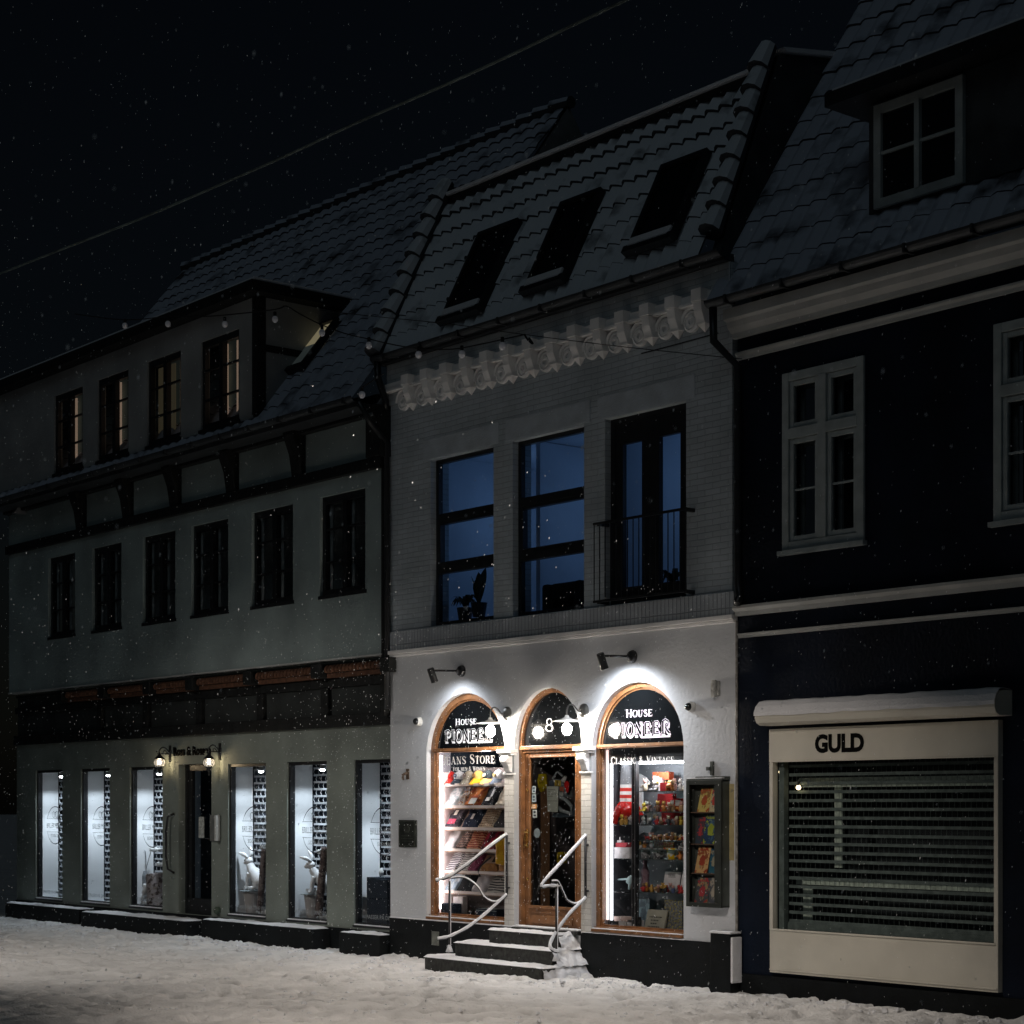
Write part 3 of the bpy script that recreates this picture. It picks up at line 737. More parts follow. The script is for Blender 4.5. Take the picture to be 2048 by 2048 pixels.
m = MB(); m.tube([(RXA+.02,-.03,4.0),(RXA+.02,-.03,.6),(RXA+.03,-.05,.02)], .016, 8); m.build('cable_pipe', mat('weathered_pipe', (.25,.24,.22), .6, (20.,.4)), right)
# white painted cross window
def cross_window(x0, x1, z0, z1):
    m = MB(); frame(m, x0, x1, z0, z1, .09, -.025, .08); xm = (x0+x1)/2; zm = z0 + (z1-z0)*.655
    m.box(xm-.055, xm+.055, -.03, .08, z0+.09, z1-.09); m.box(x0+.09, x1-.09, -.028, .08, zm-.055, zm+.055)
    w = m.build('window', GPAINT, right, bevel=.006)
    for a, b in ((x0+.09, xm-.055), (xm+.055, x1-.09)):
        for c_, d_ in ((z0+.09, zm-.055), (zm+.055, z1-.09)):
            m = MB(); frame(m, a+.006, b-.006, c_+.006, d_-.006, .05, -.005, .05)
            if d_-c_ > .8: m.box(a+.05, b-.05, .012, .035, (c_+d_)/2-.012, (c_+d_)/2+.012)
            m.build('sash', GPAINT, w, bevel=.004)
            m = MB(); m.quad((a+.05,.025,c_+.05),(b-.05,.025,c_+.05),(b-.05,.025,d_-.05),(a+.05,.025,d_-.05)); m.build('pane', GLASS, w)
            m = MB(); frame(m, a-.02, b+.02, c_, d_, .06, .18, .21); m.build('inner_sash', GPAINT, w)
    m = MB(); m.box(x0-.4, x1+.4, 1.0, 1.05, z0-.3, z1+.3); m.build('dark_room', DARKIN, w)
    m = MB(); m.box(x0-.03, x1+.03, -.07, .0, z0-.05, z0-.003); m.build('sill', GPAINT, w)
cross_window(*rw); cross_window(*rw2)
# shopfront
m = MB(); y0, y1 = -.07, .01; SX0, SX1 = 4.075, 6.99
m.box(SX0, SX1, y0, y1, 2.465, 2.81); m.box(SX0+.005, SX1-.005, y0+.004, y1, .245, .69)
m.box(SX0+.003, SX0+.05, y0+.002, y1, .69, 2.465); m.box(SX1-.05, SX1-.003, y0+.002, y1, .69, 2.465)
m.box(SX0+.03, SX1-.03, y0-.012, y0, .69, .71); m.box(SX0+.01, SX1-.01, y0-.012, y0, .27, .285); m.box(SX0+.03, SX1-.03, y0-.01, y0, 2.46, 2.475)
shopf = m.build('shopfront', PANEL, right, bevel=.005)
m = MB(); m.quad((SX0+.05,-.01,.69),(SX1-.05,-.01,.69),(SX1-.05,-.01,2.465),(SX0+.05,-.01,2.465)); m.build('pane', glass('shopfront_glass', (.88,.92,.91)), shopf)
m = MB()
for k in range(19):
    z = .79 + k*.0905; m.box(SX0+.13, SX1-.1, .1, .118, z-.016, z+.016)
    for j in range(42):
        x = SX0+.16+j*.065+(.032 if k % 2 else 0); m.box(x-.0013, x+.0013, .112, .115, z+.016, z+.074)
m.box(SX0+.05, SX0+.12, .03, .1, .69, 2.465); m.box(SX0+.1, SX1-.1, .09, .125, .7, .775)
m.build('roller_grille', mat('old_grille', (.17,.2,.195), .5, (15.,.25), metal=.2), shopf)
m = MB(); m.box(SX0, SX1, 1.2, 1.25, .5, 2.6); m.box(SX0+.02, SX1, .3, 1.2, .66, .68); m.build('shop_interior', DARKIN, shopf)
m = MB(); m.box(SX0-.1, SX1, .42, .6, 1.16, 1.22); m.box(SX0+.1, SX0+.22, .35, .37, .72, 1.15); m.box(SX0+.45, SX0+.55, .45, .47, 1.35, 2.25); m.box(SX0, SX1, .4, .45, 2.2, 2.3)
m.build('display_shelf', mat('pale_shelf', (.5,.55,.48), .7, (20.,.3), emit=((.85,1,.9), .008)), shopf)  # shelf pieces glow faintly themselves in place of shop light
for px_, py_, r_, lb in ((1561,1544,.03,'stand-in for a reflected lamp, warm glint high left in the shuttered window'), (1597,1575,.026,'stand-in for a reflected lamp, warm glint right of the first one')):  # lit balls added in place of lamp reflections in the pane
    p = at(px_, py_, .06); t = thing('lamp_glint', lb, 'reflection', tuple(p), 'reflected lamp glints in the shuttered window')
    m = MB(); m.ball(p, r_, 10, 8); m.build('bulb', mat('warm_lamp_glint', (.8,.7,.5), .4, None, emit=((1,.78,.45), 6)), t, smooth=True)
    m = MB(); m.lathe([(.012,p.z+r_*.8),(.014,p.z+r_+.03),(.004,p.z+r_+.06)], (p.x,p.y,0), 'z', 8); m.build('socket', BLACKM, t)
# roller-shutter housing with snow
m = MB(); y = -.27
m.prismx([(.0,2.845),(-.2,2.845),(-.25,2.87),(-.275,2.92),(-.275,2.97),(-.25,3.03),(-.2,3.07),(-.12,3.085),(.0,3.085)], 4.06, 7.1); m.build('shutter_box', PANEL, right, bevel=.006)
m = MB()
nseg = 60; vs = []; prof = [(-.005,3.087),(-.12,3.1),(-.2,3.085),(-.255,3.045),(-.283,2.99),(-.286,2.955),(-.277,2.955)]
for i in range(nseg+1):
    x = 4.055 + (7.105-4.055)*i/nseg
    for k, (yy, zz) in enumerate(prof):
        j = noise.noise(Vector((x*5, k*.9, 3)))*.012
        vs.append((x, yy + j*.5, zz + j + .012*math.sin(k)))
npf = len(prof)
m.add(vs, [(i*npf+k, (i+1)*npf+k, (i+1)*npf+k+1, i*npf+k+1) for i in range(nseg) for k in range(npf-1)])
m.build('shutter_snow', SNOW, right)
# roof and dormer
NP0, NP1 = (-.2, 7.46), (2.75, 12.0)
m = MB(); tile_roof(m, 3.26, RXB, NP0, NP1, 30, 14, .016, .003, .024)
nroof = m.build('roof', TILE2, right)
DY0 = .12; nx0 = atx(1738, DY0)
m = MB(); m.box(nx0, RXB-.5, DY0, 1.6, 8.0, 9.1); m.build('dormer_wall', DKWALL, right)
m = MB(); m.box(nx0-.33, RXB-.2, DY0-.3, 2.2, 9.11, 9.25); m.build('dormer_roof', BLACKM, right)
m = MB(); m.box(nx0-.28, RXB-.2, DY0-.25, 2.2, 9.252, 9.3); m.build('dormer_snow', SNOW, right, bevel=.015)
m = MB(); xa = nx0+.1; frame(m, xa, xa+1.1, 8.02, 9.06, .09, DY0-.05, DY0+.0); m.box(xa+.52, xa+.58, DY0-.06, DY0, 8.1, 8.98); m.box(xa+.09, xa+1.01, DY0-.04, DY0-.01, 8.55, 8.58)
w = m.build('dormer_window', GPAINT, right)
m = MB(); m.quad((xa+.09,DY0-.012,8.1),(xa+1.01,DY0-.012,8.1),(xa+1.01,DY0-.012,8.98),(xa+.09,DY0-.012,8.98)); m.build('pane', BLACKG, w)
# ============================================================ LETTERING (own stroke alphabet, serif)
T_, t_ = .17, .055
def _arc(cx, cy, rx, ry, a0, a1, n=14): return [(cx+rx*math.cos(R(a0+(a1-a0)*i/n)), cy+ry*math.sin(R(a0+(a1-a0)*i/n))) for i in range(n+1)]
def stem(x, z0=0, z1=1, w=T_, foot=True, head=True, s=.13):
    o = [([(x,z0),(x,z1)], w)]
    if foot: o.append(([(x-s,z0+.022),(x+s,z0+.022)], .045))
    if head: o.append(([(x-s,z1-.022),(x+s,z1-.022)], .045))
    return o
def bowl(cx, cy, rx, ry, a0, a1, n=18, thick=T_, thin=t_):
    p = _arc(cx, cy, rx, ry, a0, a1, n); w = []
    for i in range(n+1):
        a = R(a0+(a1-a0)*i/n); w.append(thin + (thick-thin)*abs(math.cos(a))**1.3)
    return (p, w)
def glyph(c):
    if c == 'H': return stem(.15)+stem(.65)+[([(.15,.52),(.65,.52)], t_)], .82
    if c == 'I': return stem(.17), .36
    if c == 'J': return [([(.3,1),(.3,.12)], T_), ([(.17,.978),(.43,.978)], .045), ([(.3,.14),(.25,0),(.14,-.04),(.04,.02)], [T_,.1,.07,.1])], .46
    if c == 'E': return stem(.15)+[([(.15,.97),(.58,.97)], t_), ([(.58,.99),(.58,.76)], .05), ([(.15,.52),(.46,.52)], t_), ([(.46,.62),(.46,.42)], .045), ([(.15,.03),(.6,.03)], t_), ([(.6,.01),(.63,.27)], .05)], .7
    if c == 'F': return stem(.15)+[([(.15,.97),(.58,.97)], t_), ([(.58,.99),(.58,.76)], .05), ([(.15,.52),(.46,.52)], t_), ([(.46,.62),(.46,.42)], .045)], .64
    if c == 'L': return stem(.15)+[([(.15,.03),(.58,.03)], t_), ([(.58,.01),(.61,.3)], .05)], .66
    if c == 'A': return [([(.4,1),(.12,.02)], t_), ([(.36,1),(.66,.02)], T_), ([(.2,.33),(.55,.33)], t_), ([(.0,.022),(.24,.022)], .045), ([(.52,.022),(.8,.022)], .045)], .8
    if c == 'N': return [([(.16,0),(.16,1)], t_), ([(.7,0),(.7,1)], t_), ([(.14,1),(.7,.02)], T_), ([(.03,.022),(.3,.022)], .045), ([(.02,.978),(.2,.978)], .045), ([(.57,.978),(.84,.978)], .045)], .84
    if c == 'O': return [bowl(.4,.5,.32,.49,0,360,30)], .8
    if c == 'C': return [bowl(.42,.5,.34,.49,48,312,24), ([(.64,.88),(.66,.66)], .06), ([(.64,.14),(.67,.26)], .05)], .74
    if c == 'G': return [bowl(.42,.5,.34,.49,48,300,24), ([(.64,.88),(.66,.66)], .06), ([(.63,.1),(.63,.44)], T_), ([(.5,.44),(.76,.44)], .045)], .8
    if c == 'S': return [([(.56,.74),(.53,.9),(.42,.98),(.28,.98),(.15,.9),(.12,.75),(.18,.62),(.34,.52),(.5,.42),(.57,.28),(.54,.12),(.42,.02),(.28,.02),(.14,.1),(.1,.28)],
                          [.05,.06,.05,.06,.1,.14,T_,T_+.02,T_,.14,.1,.06,.05,.06,.05])], .66
    if c == 'T': return stem(.34, head=False)+[([(.04,.97),(.64,.97)], t_), ([(.05,.99),(.04,.74)], .05), ([(.63,.99),(.64,.74)], .05)], .68
    if c == 'R': return stem(.15)+[bowl(.34,.745,.24,.235,-90,90), ([(.15,.98),(.34,.98)], t_), ([(.15,.51),(.34,.51)], t_), ([(.36,.5),(.52,.24),(.7,.02)], [.1,T_,T_*.9]), ([(.6,.022),(.8,.022)], .045)], .78
    if c == 'P': return stem(.15)+[bowl(.34,.72,.24,.26,-90,90), ([(.15,.98),(.34,.98)], t_), ([(.15,.46),(.34,.46)], t_)], .64
    if c == 'M': return [([(.13,0),(.16,1)], t_), ([(.16,1),(.46,.02)], T_), ([(.46,.02),(.76,1)], t_), ([(.79,0),(.78,1)], T_), ([(.02,.022),(.25,.022)], .045), ([(.66,.022),(.92,.022)], .045), ([(.04,.978),(.2,.978)], .045), ([(.74,.978),(.9,.978)], .045)], .94
    if c == 'W': return [([(.1,1),(.34,0)], T_), ([(.34,0),(.52,.9)], t_), ([(.46,1),(.72,0)], T_), ([(.72,0),(.95,1)], t_), ([(.0,.978),(.24,.978)], .045), ([(.38,.978),(.6,.978)], .045), ([(.84,.978),(1.05,.978)], .045)], 1.05
    if c == 'V': return [([(.1,1),(.4,0)], T_), ([(.4,0),(.68,1)], t_), ([(.0,.978),(.25,.978)], .045), ([(.56,.978),(.8,.978)], .045)], .78
    if c == 'U': return [([(.15,1),(.15,.3)], T_), ([(.15,.32),(.2,.1),(.38,.01),(.56,.1),(.62,.3)], [T_,.13,.07,.06,t_]), ([(.62,.28),(.62,1)], t_), ([(.02,.978),(.28,.978)], .045), ([(.5,.978),(.74,.978)], .045)], .78
    if c == '&': return [([(.66,.5),(.56,.25),(.4,.05),(.22,.01),(.09,.12),(.1,.3),(.22,.45),(.4,.6),(.47,.78),(.42,.94),(.3,.98),(.2,.88),(.22,.72),(.36,.48),(.56,.18),(.74,.02)],
                          [.05,.06,.08,.08,T_,.14,.07,.06,.12,.06,.06,.13,T_,T_,T_,.1])], .82
    if c == '8': return [bowl(.36,.75,.2,.235,0,360,26,.1,.045), bowl(.36,.26,.27,.25,0,360,26,.13,.05)], .72
    return [], .34
def word(s, small=.78, gap=.06):
    """list of strokes of a word in capitals / small capitals (lower case letters of s), width"""
    out = []; x = 0
    for ch in s:
        k = 1.0
        if ch.islower(): k = small
        st, w = glyph(ch.upper())
        for p, ws in st:
            out.append(([(x+q[0]*k*(.95), q[1]*k) for q in p], [v*k for v in ws] if isinstance(ws, list) else ws*k))
        x += w*k*.95 + gap
    return out, x-gap
def lettering(s, px0, px1, pyb, cap, y, name, m_, parent, small=.78, bold=1.0, y2=None, label=None):
    a = at(px0, pyb, y); b = at(px1, pyb, y)
    z0 = a.z; h = at((px0+px1)/2, pyb-cap, y).z - at((px0+px1)/2, pyb, y).z
    st, w = word(s, small); sx = (b.x-a.x)/w
    m = MB()
    for i, (p, ws) in enumerate(st):
        sc = (sx*h)**.5
        m.ribbon([(a.x+q[0]*sx, z0+q[1]*h) for q in p], [v*sc*bold for v in ws] if isinstance(ws, list) else ws*sc*bold, y - i*.00006)
    return m.build(name, m_, parent, label=label)
FY = .1025   # face of the fanlight panels
def pioneer(px0, px1, pyb, cap, m_, parent):
    a = at(px0, pyb, FY); b = at(px1, pyb, FY); h = at((px0+px1)/2, pyb-cap, FY).z - a.z
    L = {'P': ([([(.2,0),(.2,.9)],.2), ([(.2,.95),(.45,1.0),(.62,.85),(.6,.6),(.42,.48),(.34,.6)],.13), ([(.06,.03),(.38,.03)],.07), ([(.03,.78),(.1,.95),(.25,.97)],.08)], .74),
         'I': ([([(.2,0),(.2,1)],.19), ([(.03,.03),(.37,.03)],.07), ([(.03,.97),(.37,.97)],.07)], .44),
         'O': ([bowl(.36,.5,.27,.5,0,360,26,.2,.09)], .74),
         'N': ([([(.15,.02),(.15,.95)],.09), ([(.12,1),(.58,.02)],.2), ([(.6,.02),(.6,1)],.09), ([(.02,.03),(.28,.03)],.07), ([(.48,.97),(.74,.97)],.07)], .78),
         'E': ([([(.2,.02),(.2,.96)],.2), ([(.2,.93),(.52,.95),(.62,.8),(.54,.7)],[.1,.1,.11,.12]), ([(.2,.5),(.44,.52),(.47,.42)],.08), ([(.2,.05),(.6,.05),(.66,.24)],.09)], .76),
         'R': ([([(.2,0),(.2,.9)],.2), ([(.16,.9),(.42,1.04),(.66,.9),(.64,.64),(.46,.54),(.4,.66),(.48,.74)],.12), ([(.42,.5),(.56,.25),(.78,.03)],.17), ([(.04,.03),(.36,.03)],.07)], .84)}
    st = []; x = 0
    for i, ch in enumerate('PIONEER'):
        g, w = L[ch]; k = 1.0 + .1*max(0, i-3)/3
        st += [([(x+q[0], q[1]*k) for q in p], ws) for p, ws in g]; x += w
    sx = (b.x-a.x)/x; sc = (sx*h)**.5
    m = MB()
    for i, (p, ws) in enumerate(st):
        W = [(v*.85+.07)*sc for v in ws] if isinstance(ws, list) else (ws*.85+.07)*sc
        m.ribbon([(a.x+q[0]*sx, a.z+q[1]*h) for q in p], W, FY - .0006 - i*.00002)
        m.ribbon([(a.x+q[0]*sx+.012, a.z+q[1]*h-.028*h/.16) for q in p], W, FY - .0003 - i*.00001)
    u = a.x + (b.x-a.x)*.5; m.ribbon([(u, a.z-.03),(b.x, a.z-.03)], .02, FY-.0009)
    m.build('lettering', m_, parent)
    m = MB()
    for i, (p, ws) in enumerate(st):
        W = [v*sc*.85 for v in ws] if isinstance(ws, list) else ws*sc*.85
        m.ribbon([(a.x+q[0]*sx, a.z+q[1]*h) for q in p], W, FY - .0016 - i*.00002)
    m.build('lettering', BLACKG, parent)
A_ = lambda X, Y: (840+X/3.45, 1240+Y/3.45)
# left fanlight
lettering('House', A_(245,0)[0], A_(392,0)[0], A_(0,726)[1], 12.8, FY-.0008, 'lettering', WLET, wl, .86, 1.25)
pioneer(A_(168,0)[0], A_(500,0)[0], A_(0,838)[1], 24, WLET, wl)
lettering('House', A_(1422,0)[0], A_(1605,0)[0], A_(0,672)[1], 15.5, FY-.0008, 'lettering', PINKLET, wr, .86, 1.25)
pioneer(A_(1330,0)[0], A_(1728,0)[0], A_(0,800)[1], 27, PINKLET, wr)
lettering('8', A_(862,0)[0], A_(922,0)[0], A_(0,770)[1], 26, .112, 'house_number', WLET, dfr, 1, 1.0)
LG = .1135
lettering('Jeans Store', A_(155,0)[0], A_(520,0)[0], A_(0,998)[1], 19, LG, 'lettering', WLET, wl, .8, 1.1)
lettering('For men & Women', A_(228,0)[0], A_(452,0)[0], A_(0,1042)[1], 8.2, LG, 'lettering', WLET, wl, .85, 1.15)
lettering('Classic & Vintage', A_(1318,0)[0], A_(1755,0)[0], A_(0,994)[1], 14.5, LG, 'lettering', WLET, wr, .82, 1.1)
# sans lettering through Blender's built-in font
def sans(s, px0, px1, pyb, cap, y, name, m_, parent, depth=0.0, offs=0.0, aspect=None):
    cu = bpy.data.curves.new(name, 'FONT'); cu.body = s; cu.size = 1; cu.extrude = 0; cu.offset = offs; cu.resolution_u = 4
    to = bpy.data.objects.new('tmp_text', cu); COL.objects.link(to)
    dg = bpy.context.evaluated_depsgraph_get(); me = bpy.data.meshes.new_from_object(to.evaluated_get(dg))
    bpy.data.objects.remove(to, do_unlink=True); bpy.data.curves.remove(cu)
    xs = [v.co.x for v in me.vertices]; ys = [v.co.y for v in me.vertices]
    a = at(px0, pyb, y); b = at(px1, pyb, y); h = at((px0+px1)/2, pyb-cap, y).z - at((px0+px1)/2, pyb, y).z
    x0, x1 = min(xs), max(xs); y1 = max(ys); o3 = org(parent)
    for v in me.vertices:
        v.co = Vector((a.x + (v.co.x-x0)/(x1-x0)*(b.x-a.x), y, a.z + v.co.y/y1*h)) - o3
    if depth:
        bm = bmesh.new(); bm.from_mesh(me); r = bmesh.ops.extrude_face_region(bm, geom=bm.faces[:]); 
        bmesh.ops.translate(bm, verts=[e for e in r['geom'] if isinstance(e, bmesh.types.BMVert)], vec=(0, depth, 0)); bm.to_mesh(me); bm.free()
    me.materials.append(m_); me.name = name
    o = bpy.data.objects.new(name, me); COL.objects.link(o)
    if parent: o.parent = parent
    ORG[o.name] = o3
    return o
sans('GULD', 1400+672/2.926, 1400+960/2.926, 1360+421/2.926, 35.5, -.0745, 'sign_lettering', BLET, shopf, 0, .05)
sans('Ross & Rossen', 346, 421, 1511, 17, GY-.012, 'sign_lettering', BLET, left, .01, .05)
# optician emblems on the glass
EMB = mat('grey_emblem', (.09,.1,.11), .5, None)
EMBL = mat('pale_emblem', (.36,.39,.41), .5, None)
def emblem(a, b, w, cx=None):
    y = GY+.0685; r = .335*.98; cz = 1.66
    m = MB(); cx = cx or a+.63
    for s in (1, -1):
        a0 = 20 if s > 0 else -20
        pts = [(cx+r*math.cos(R(t)), cz+r*1.0*math.sin(R(t))) for t in ([a0+(180-2*a0)*i/30 for i in range(31)] if s > 0 else [a0-(180-40)*i/30 for i in range(31)])]
        n = len(pts); m.ribbon(pts, [.006+.008*math.sin(math.pi*i/(n-1)) for i in range(n)], y)
        m.ribbon([(cx-r*1.0, cz+s*.115),(cx+r*1.0, cz+s*.115)], .006, y)
    for s in (-1, 1):
        m.ribbon([(cx+s*.055+.047*math.cos(R(t)), cz+.2+.055*math.sin(R(t))*(1.2 if math.sin(R(t))<0 else .8)) for t in range(0, 361, 24)], .007, y)
    m.ribbon([(cx-.015,cz+.225),(cx+.015,cz+.225)], .01, y)
    m.build('emblem', EMB, w)
    P = lambda x, z: None
    for s_, x0, x1, z, h in (('BRILLER MED STIL', cx-r*1.0, cx+r*1.0, cz-.05, .09), ('SIDEN 1862', cx-.17, cx+.19, cz-.21, .055), ('VI PASSER PÅ DINE ØJNE', a+.1, b-.05, ZB+.09, .075)):
        cu = bpy.data.curves.new('t', 'FONT'); cu.body = s_; cu.resolution_u = 2
        to = bpy.data.objects.new('tmp_text', cu); COL.objects.link(to)
        dg = bpy.context.evaluated_depsgraph_get(); me = bpy.data.meshes.new_from_object(to.evaluated_get(dg))
        bpy.data.objects.remove(to, do_unlink=True); bpy.data.curves.remove(cu)
        xs = [v.co.x for v in me.vertices]; q0, q1 = min(xs), max(xs); ym = max(v.co.y for v in me.vertices)
        o3 = org(w)
        for v in me.vertices: v.co = Vector((x0+(v.co.x-q0)/(q1-q0)*(x1-x0), y, z+v.co.y/ym*h)) - o3
        me.materials.append(EMBL); o = bpy.data.objects.new('lettering', me); COL.objects.link(o); o.parent = w; ORG[o.name] = o3
for (a, b), w in list(zip(gw, owins)):
    emblem(a, b, w)
# ============================================================ FIXTURES ON THE WALLS
def emis(name, c, s, base=(.8,.8,.8)): return mat(name, base, .5, None, emit=(c, s))
BULB = emis('lit_bulb', (1,.9,.78), 480)
# black spot arms above the arches
def wall_spot(x, z, label, tilt):
    t = thing('wall_spotlight', label, 'spotlight', (x, 0, z), 'spotlights on arms above the arched windows')
    m = MB(); m.lathe([(.075,0),(.075,-.012),(.06,-.045),(.03,-.06),(.001,-.06)], (x,0,z), 'y', 20); m.build('wall_plate', BLACKM, t, smooth=False)
    m = MB(); m.tube([(x,-.05,z),(x-.005,-.47,z-.015)], .014, 10); m.ball((x,-.075,z), .026, 10, 8); m.build('arm', BLACKM, t, smooth=True)
    m = MB(); hz = Vector((x-.005,-.49,z-.02)); d = Vector((.01,.42,-1)).normalized()
    rot = Vector((0,0,-1)).rotation_difference(d).to_matrix()
    b = MB(); b.lathe([(.001,.035),(.04,.035),(.046,.02),(.046,-.15),(.038,-.15),(.036,-.12),(.001,-.12)], (0,0,0), 'z', 18, cap=False)
    m.add([hz + rot @ v for v in b.v], b.f); m.build('head', BLACKM, t, smooth=False)
    m = MB(); b = MB(); b.lathe([(.034,-.125),(.001,-.125)], (0,0,0), 'z', 14, cap=False); m.add([hz + rot @ v for v in b.v], b.f); m.build('lamp_lens', emis('spot_lens', (.9,.95,1), 18), t)
    return hz + d*.16
SP1 = wall_spot(-1.30, 3.722, 'black spotlight on an arm above the jeans window, dimmer pool below it', 1)
SP2 = wall_spot(1.894, 3.714, 'black spotlight on an arm above the classic and vintage window, bright pool below it', 1)
# gooseneck lamps over the piers
def goose(x, z, label):
    t = thing('gooseneck_lamp', label, 'wall lamp', (x, 0, z), 'lit gooseneck lamps between the arches')
    m = MB(); m.lathe([(.085,0),(.085,-.012),(.06,-.03),(.03,-.04),(.001,-.04)], (x,0,z), 'y', 22); m.build('wall_plate', mat('aged_nickel', (.2,.2,.19), .35, (12.,.3), metal=.8), t)
    bz = z-.19; by = -.27
    m = MB(); m.tube(smooth_path([(x,-.03,z),(x,-.09,z-.005),(x,-.17,z+.06),(x,-.235,z+.06),(x,by,z-.0),(x,by,z-.07)]), .009, 8); m.build('arm', mat('arm_metal', (.1,.1,.1), .3, None, metal=.7), t, smooth=True)
    m = MB(); m.lathe([(.02,z-.06-0),(.03,z-.085),(.07,z-.105),(.17,z-.125),(.168,z-.132),(.07,z-.112),(.03,z-.1)], (x,by,0), 'z', 28, cap=False)
    m.build('shade', mat('white_enamel', (.8,.79,.76), .3, (8.,.05)), t, smooth=True)
    m = MB(); m.ball((x,by,bz-.035), .058, 14, 10, (1,1,1.25)); m.build('bulb', BULB, t, smooth=True)
    return t
g1 = goose(-.385, 3.147, 'lit gooseneck lamp with white shade left of the arched door')
g2 = goose(1.05, 3.125, 'lit gooseneck lamp with white shade right of the arched door')
# lanterns at the optician's door
def lantern_glass():
    m = bpy.data.materials.new('lantern_glass'); m.use_nodes = True; nt = m.node_tree; N = nt.nodes; L = nt.links
    N.remove(N['Principled BSDF']); tr = N.new('ShaderNodeBsdfTransparent'); tr.inputs[0].default_value = (.8,.75,.65,1)
    em = N.new('ShaderNodeEmission'); em.inputs[0].default_value = (1,.9,.74,1); em.inputs[1].default_value = .85
    mx = N.new('ShaderNodeMixShader'); mx.inputs[0].default_value = .55
    L.new(tr.outputs[0], mx.inputs[1]); L.new(em.outputs[0], mx.inputs[2]); L.new(mx.outputs[0], N['Material Output'].inputs['Surface']); return m
LGLASS = lantern_glass()
def lantern(px, pxp, z, label):
    y = GY-.2; x = (atx(px, y)+atx(pxp, GY))/2
    t = thing('wall_lantern', label, 'lantern', (x, GY, z), 'carriage lanterns over the optician door')
    cz = at(px, 1525, y).z; s = .66
    m = MB(); m.lathe([(.001,-.025),(.035,-.02),(.045,0)], (x,GY,z), 'y', 14, cap=False); m.box(x-.025, x+.025, GY-.018, GY, z-.16, z+.1); m.build('wall_plate', BLACKM, t)
    m = MB(); m.tube(smooth_path([(x,GY-.02,z-.02),(x,GY-.07,z+.04),(x,GY-.14,z+.07),(x,y,z+.02),(x,y,cz+.22*s)]), .01, 8)
    m.tube([(x,GY-.02,z-.03),(x,y-.04,z-.035)], .008, 8); m.tube(smooth_path([(x,GY-.06,z-.03),(x,GY-.1,z+.02),(x,GY-.13,z-.01),(x,GY-.1,z-.03)]), .006, 6)
    m.ball((x,y-.05,z+.0), .012, 8, 6)
    m.build('bracket', BLACKM, t, smooth=True)
    m = MB(); m.lathe([(.012*s,cz+.24*s),(.03*s,cz+.2*s),(.05*s,cz+.17*s),(.12*s,cz+.1*s),(.145*s,cz+.085*s),(.1*s,cz+.075*s)], (x,y,0), 'z', 16, cap=False); m.ball((x,y,cz+.235*s), .02*s, 8, 6); m.build('cap', BLACKM, t)
    m = MB(); m.lathe([(.085*s,cz+.08*s),(.115*s,cz+.045*s),(.125*s,cz),(.115*s,cz-.05*s),(.075*s,cz-.095*s)], (x,y,0), 'z', 18); m.build('globe', LGLASS, t, smooth=True)
    m = MB(); m.ball((x, y, cz), .022, 10, 8, (1,1,1.5)); m.build('lamp_glow', emis('lantern_hot', (1,.8,.55), 420), t, smooth=True)
    m = MB()
    for k in range(8):
        a = 2*math.pi*k/8+.2
        m.tube([(x+s*r_*math.cos(a), y+s*r_*math.sin(a), cz+s*zz) for r_, zz in ((.09,.085),(.121,.045),(.131,0),(.121,-.05),(.08,-.1))], .0055, 5)
    m.lathe([(s*q,cz+s*h) for q, h in ((.085,-.09),(.09,-.11),(.06,-.13),(.03,-.2),(.015,-.27),(.022,-.29),(.001,-.31))], (x,y,0), 'z', 12, cap=False)
    m.tube([(x+.09*s,y,cz-.1*s),(x+.1*s,y,cz-.16*s),(x+.05*s,y,cz-.2*s)], .005, 5); m.tube([(x-.09*s,y,cz-.1*s),(x-.1*s,y,cz-.16*s),(x-.05*s,y,cz-.2*s)], .005, 5)
    m.build('cage', BLACKM, t); return (x, y, cz)
LN1 = lantern(320.3, 339.5, 2.86, 'lit black carriage lantern left of the optician sign')
LN2 = lantern(419.4, 439, 2.86, 'lit black carriage lantern right of the optician sign')
# security cameras
def camera_dome(x, z, label):
    t = thing('security_camera', label, 'security camera', (x, 0, z), 'dome cameras beside the arches')
    m = MB(); m.lathe([(.06,0),(.062,-.02),(.055,-.05),(.05,-.06)], (x,0,z), 'y', 18); m.build('housing', mat('white_plastic', (.7,.7,.68), .4, (8.,.05)), t)
    m = MB(); m.ball((x,-.06,z), .045, 14, 10); m.build('dome', BLACKG, t, smooth=True)
camera_dome(2.86, 3.098, 'white dome camera right of the vintage window arch'); camera_dome(-2.2, 3.109, 'white dome camera left of the jeans window arch')
# broken bracket and hook
t = thing('wall_anchor', 'broken grey cement stub on the wall above the display case', 'bracket', (3.3, 0, 3.3))
p = at(1435, 1377, 0)
m = MB(); m.box(p.x-.05, p.x+.05, -.04, 0, p.z-.08, p.z+.08); m.box(p.x-.035, p.x+.03, -.075, -.03, p.z-.1, p.z+.06); m.box(p.x-.01, p.x+.045, -.09, -.05, p.z-.02, p.z+.09)
m.build('stub', mat('broken_cement', (.45,.45,.43), .9, (20.,.35), bump=(50,.6,.01)), t, bevel=.012)
t = thing('wall_hook', 'small rusty flag hook on the plaster left of the jeans window', 'hook', (-2.5, 0, 2.3))
p = at(600+1605/7.43, 1500+370/7.43, 0)
m = MB(); m.box(p.x-.03, p.x+.03, -.012, 0, p.z-.06, p.z+.08); m.tube([(p.x,-.01,p.z+.03),(p.x-.02,-.07,p.z+.0),(p.x+.01,-.09,p.z-.06)], .018, 8); m.build('hook', mat('rusty_iron', (.1,.07,.05), .7, (20.,.4)), t)
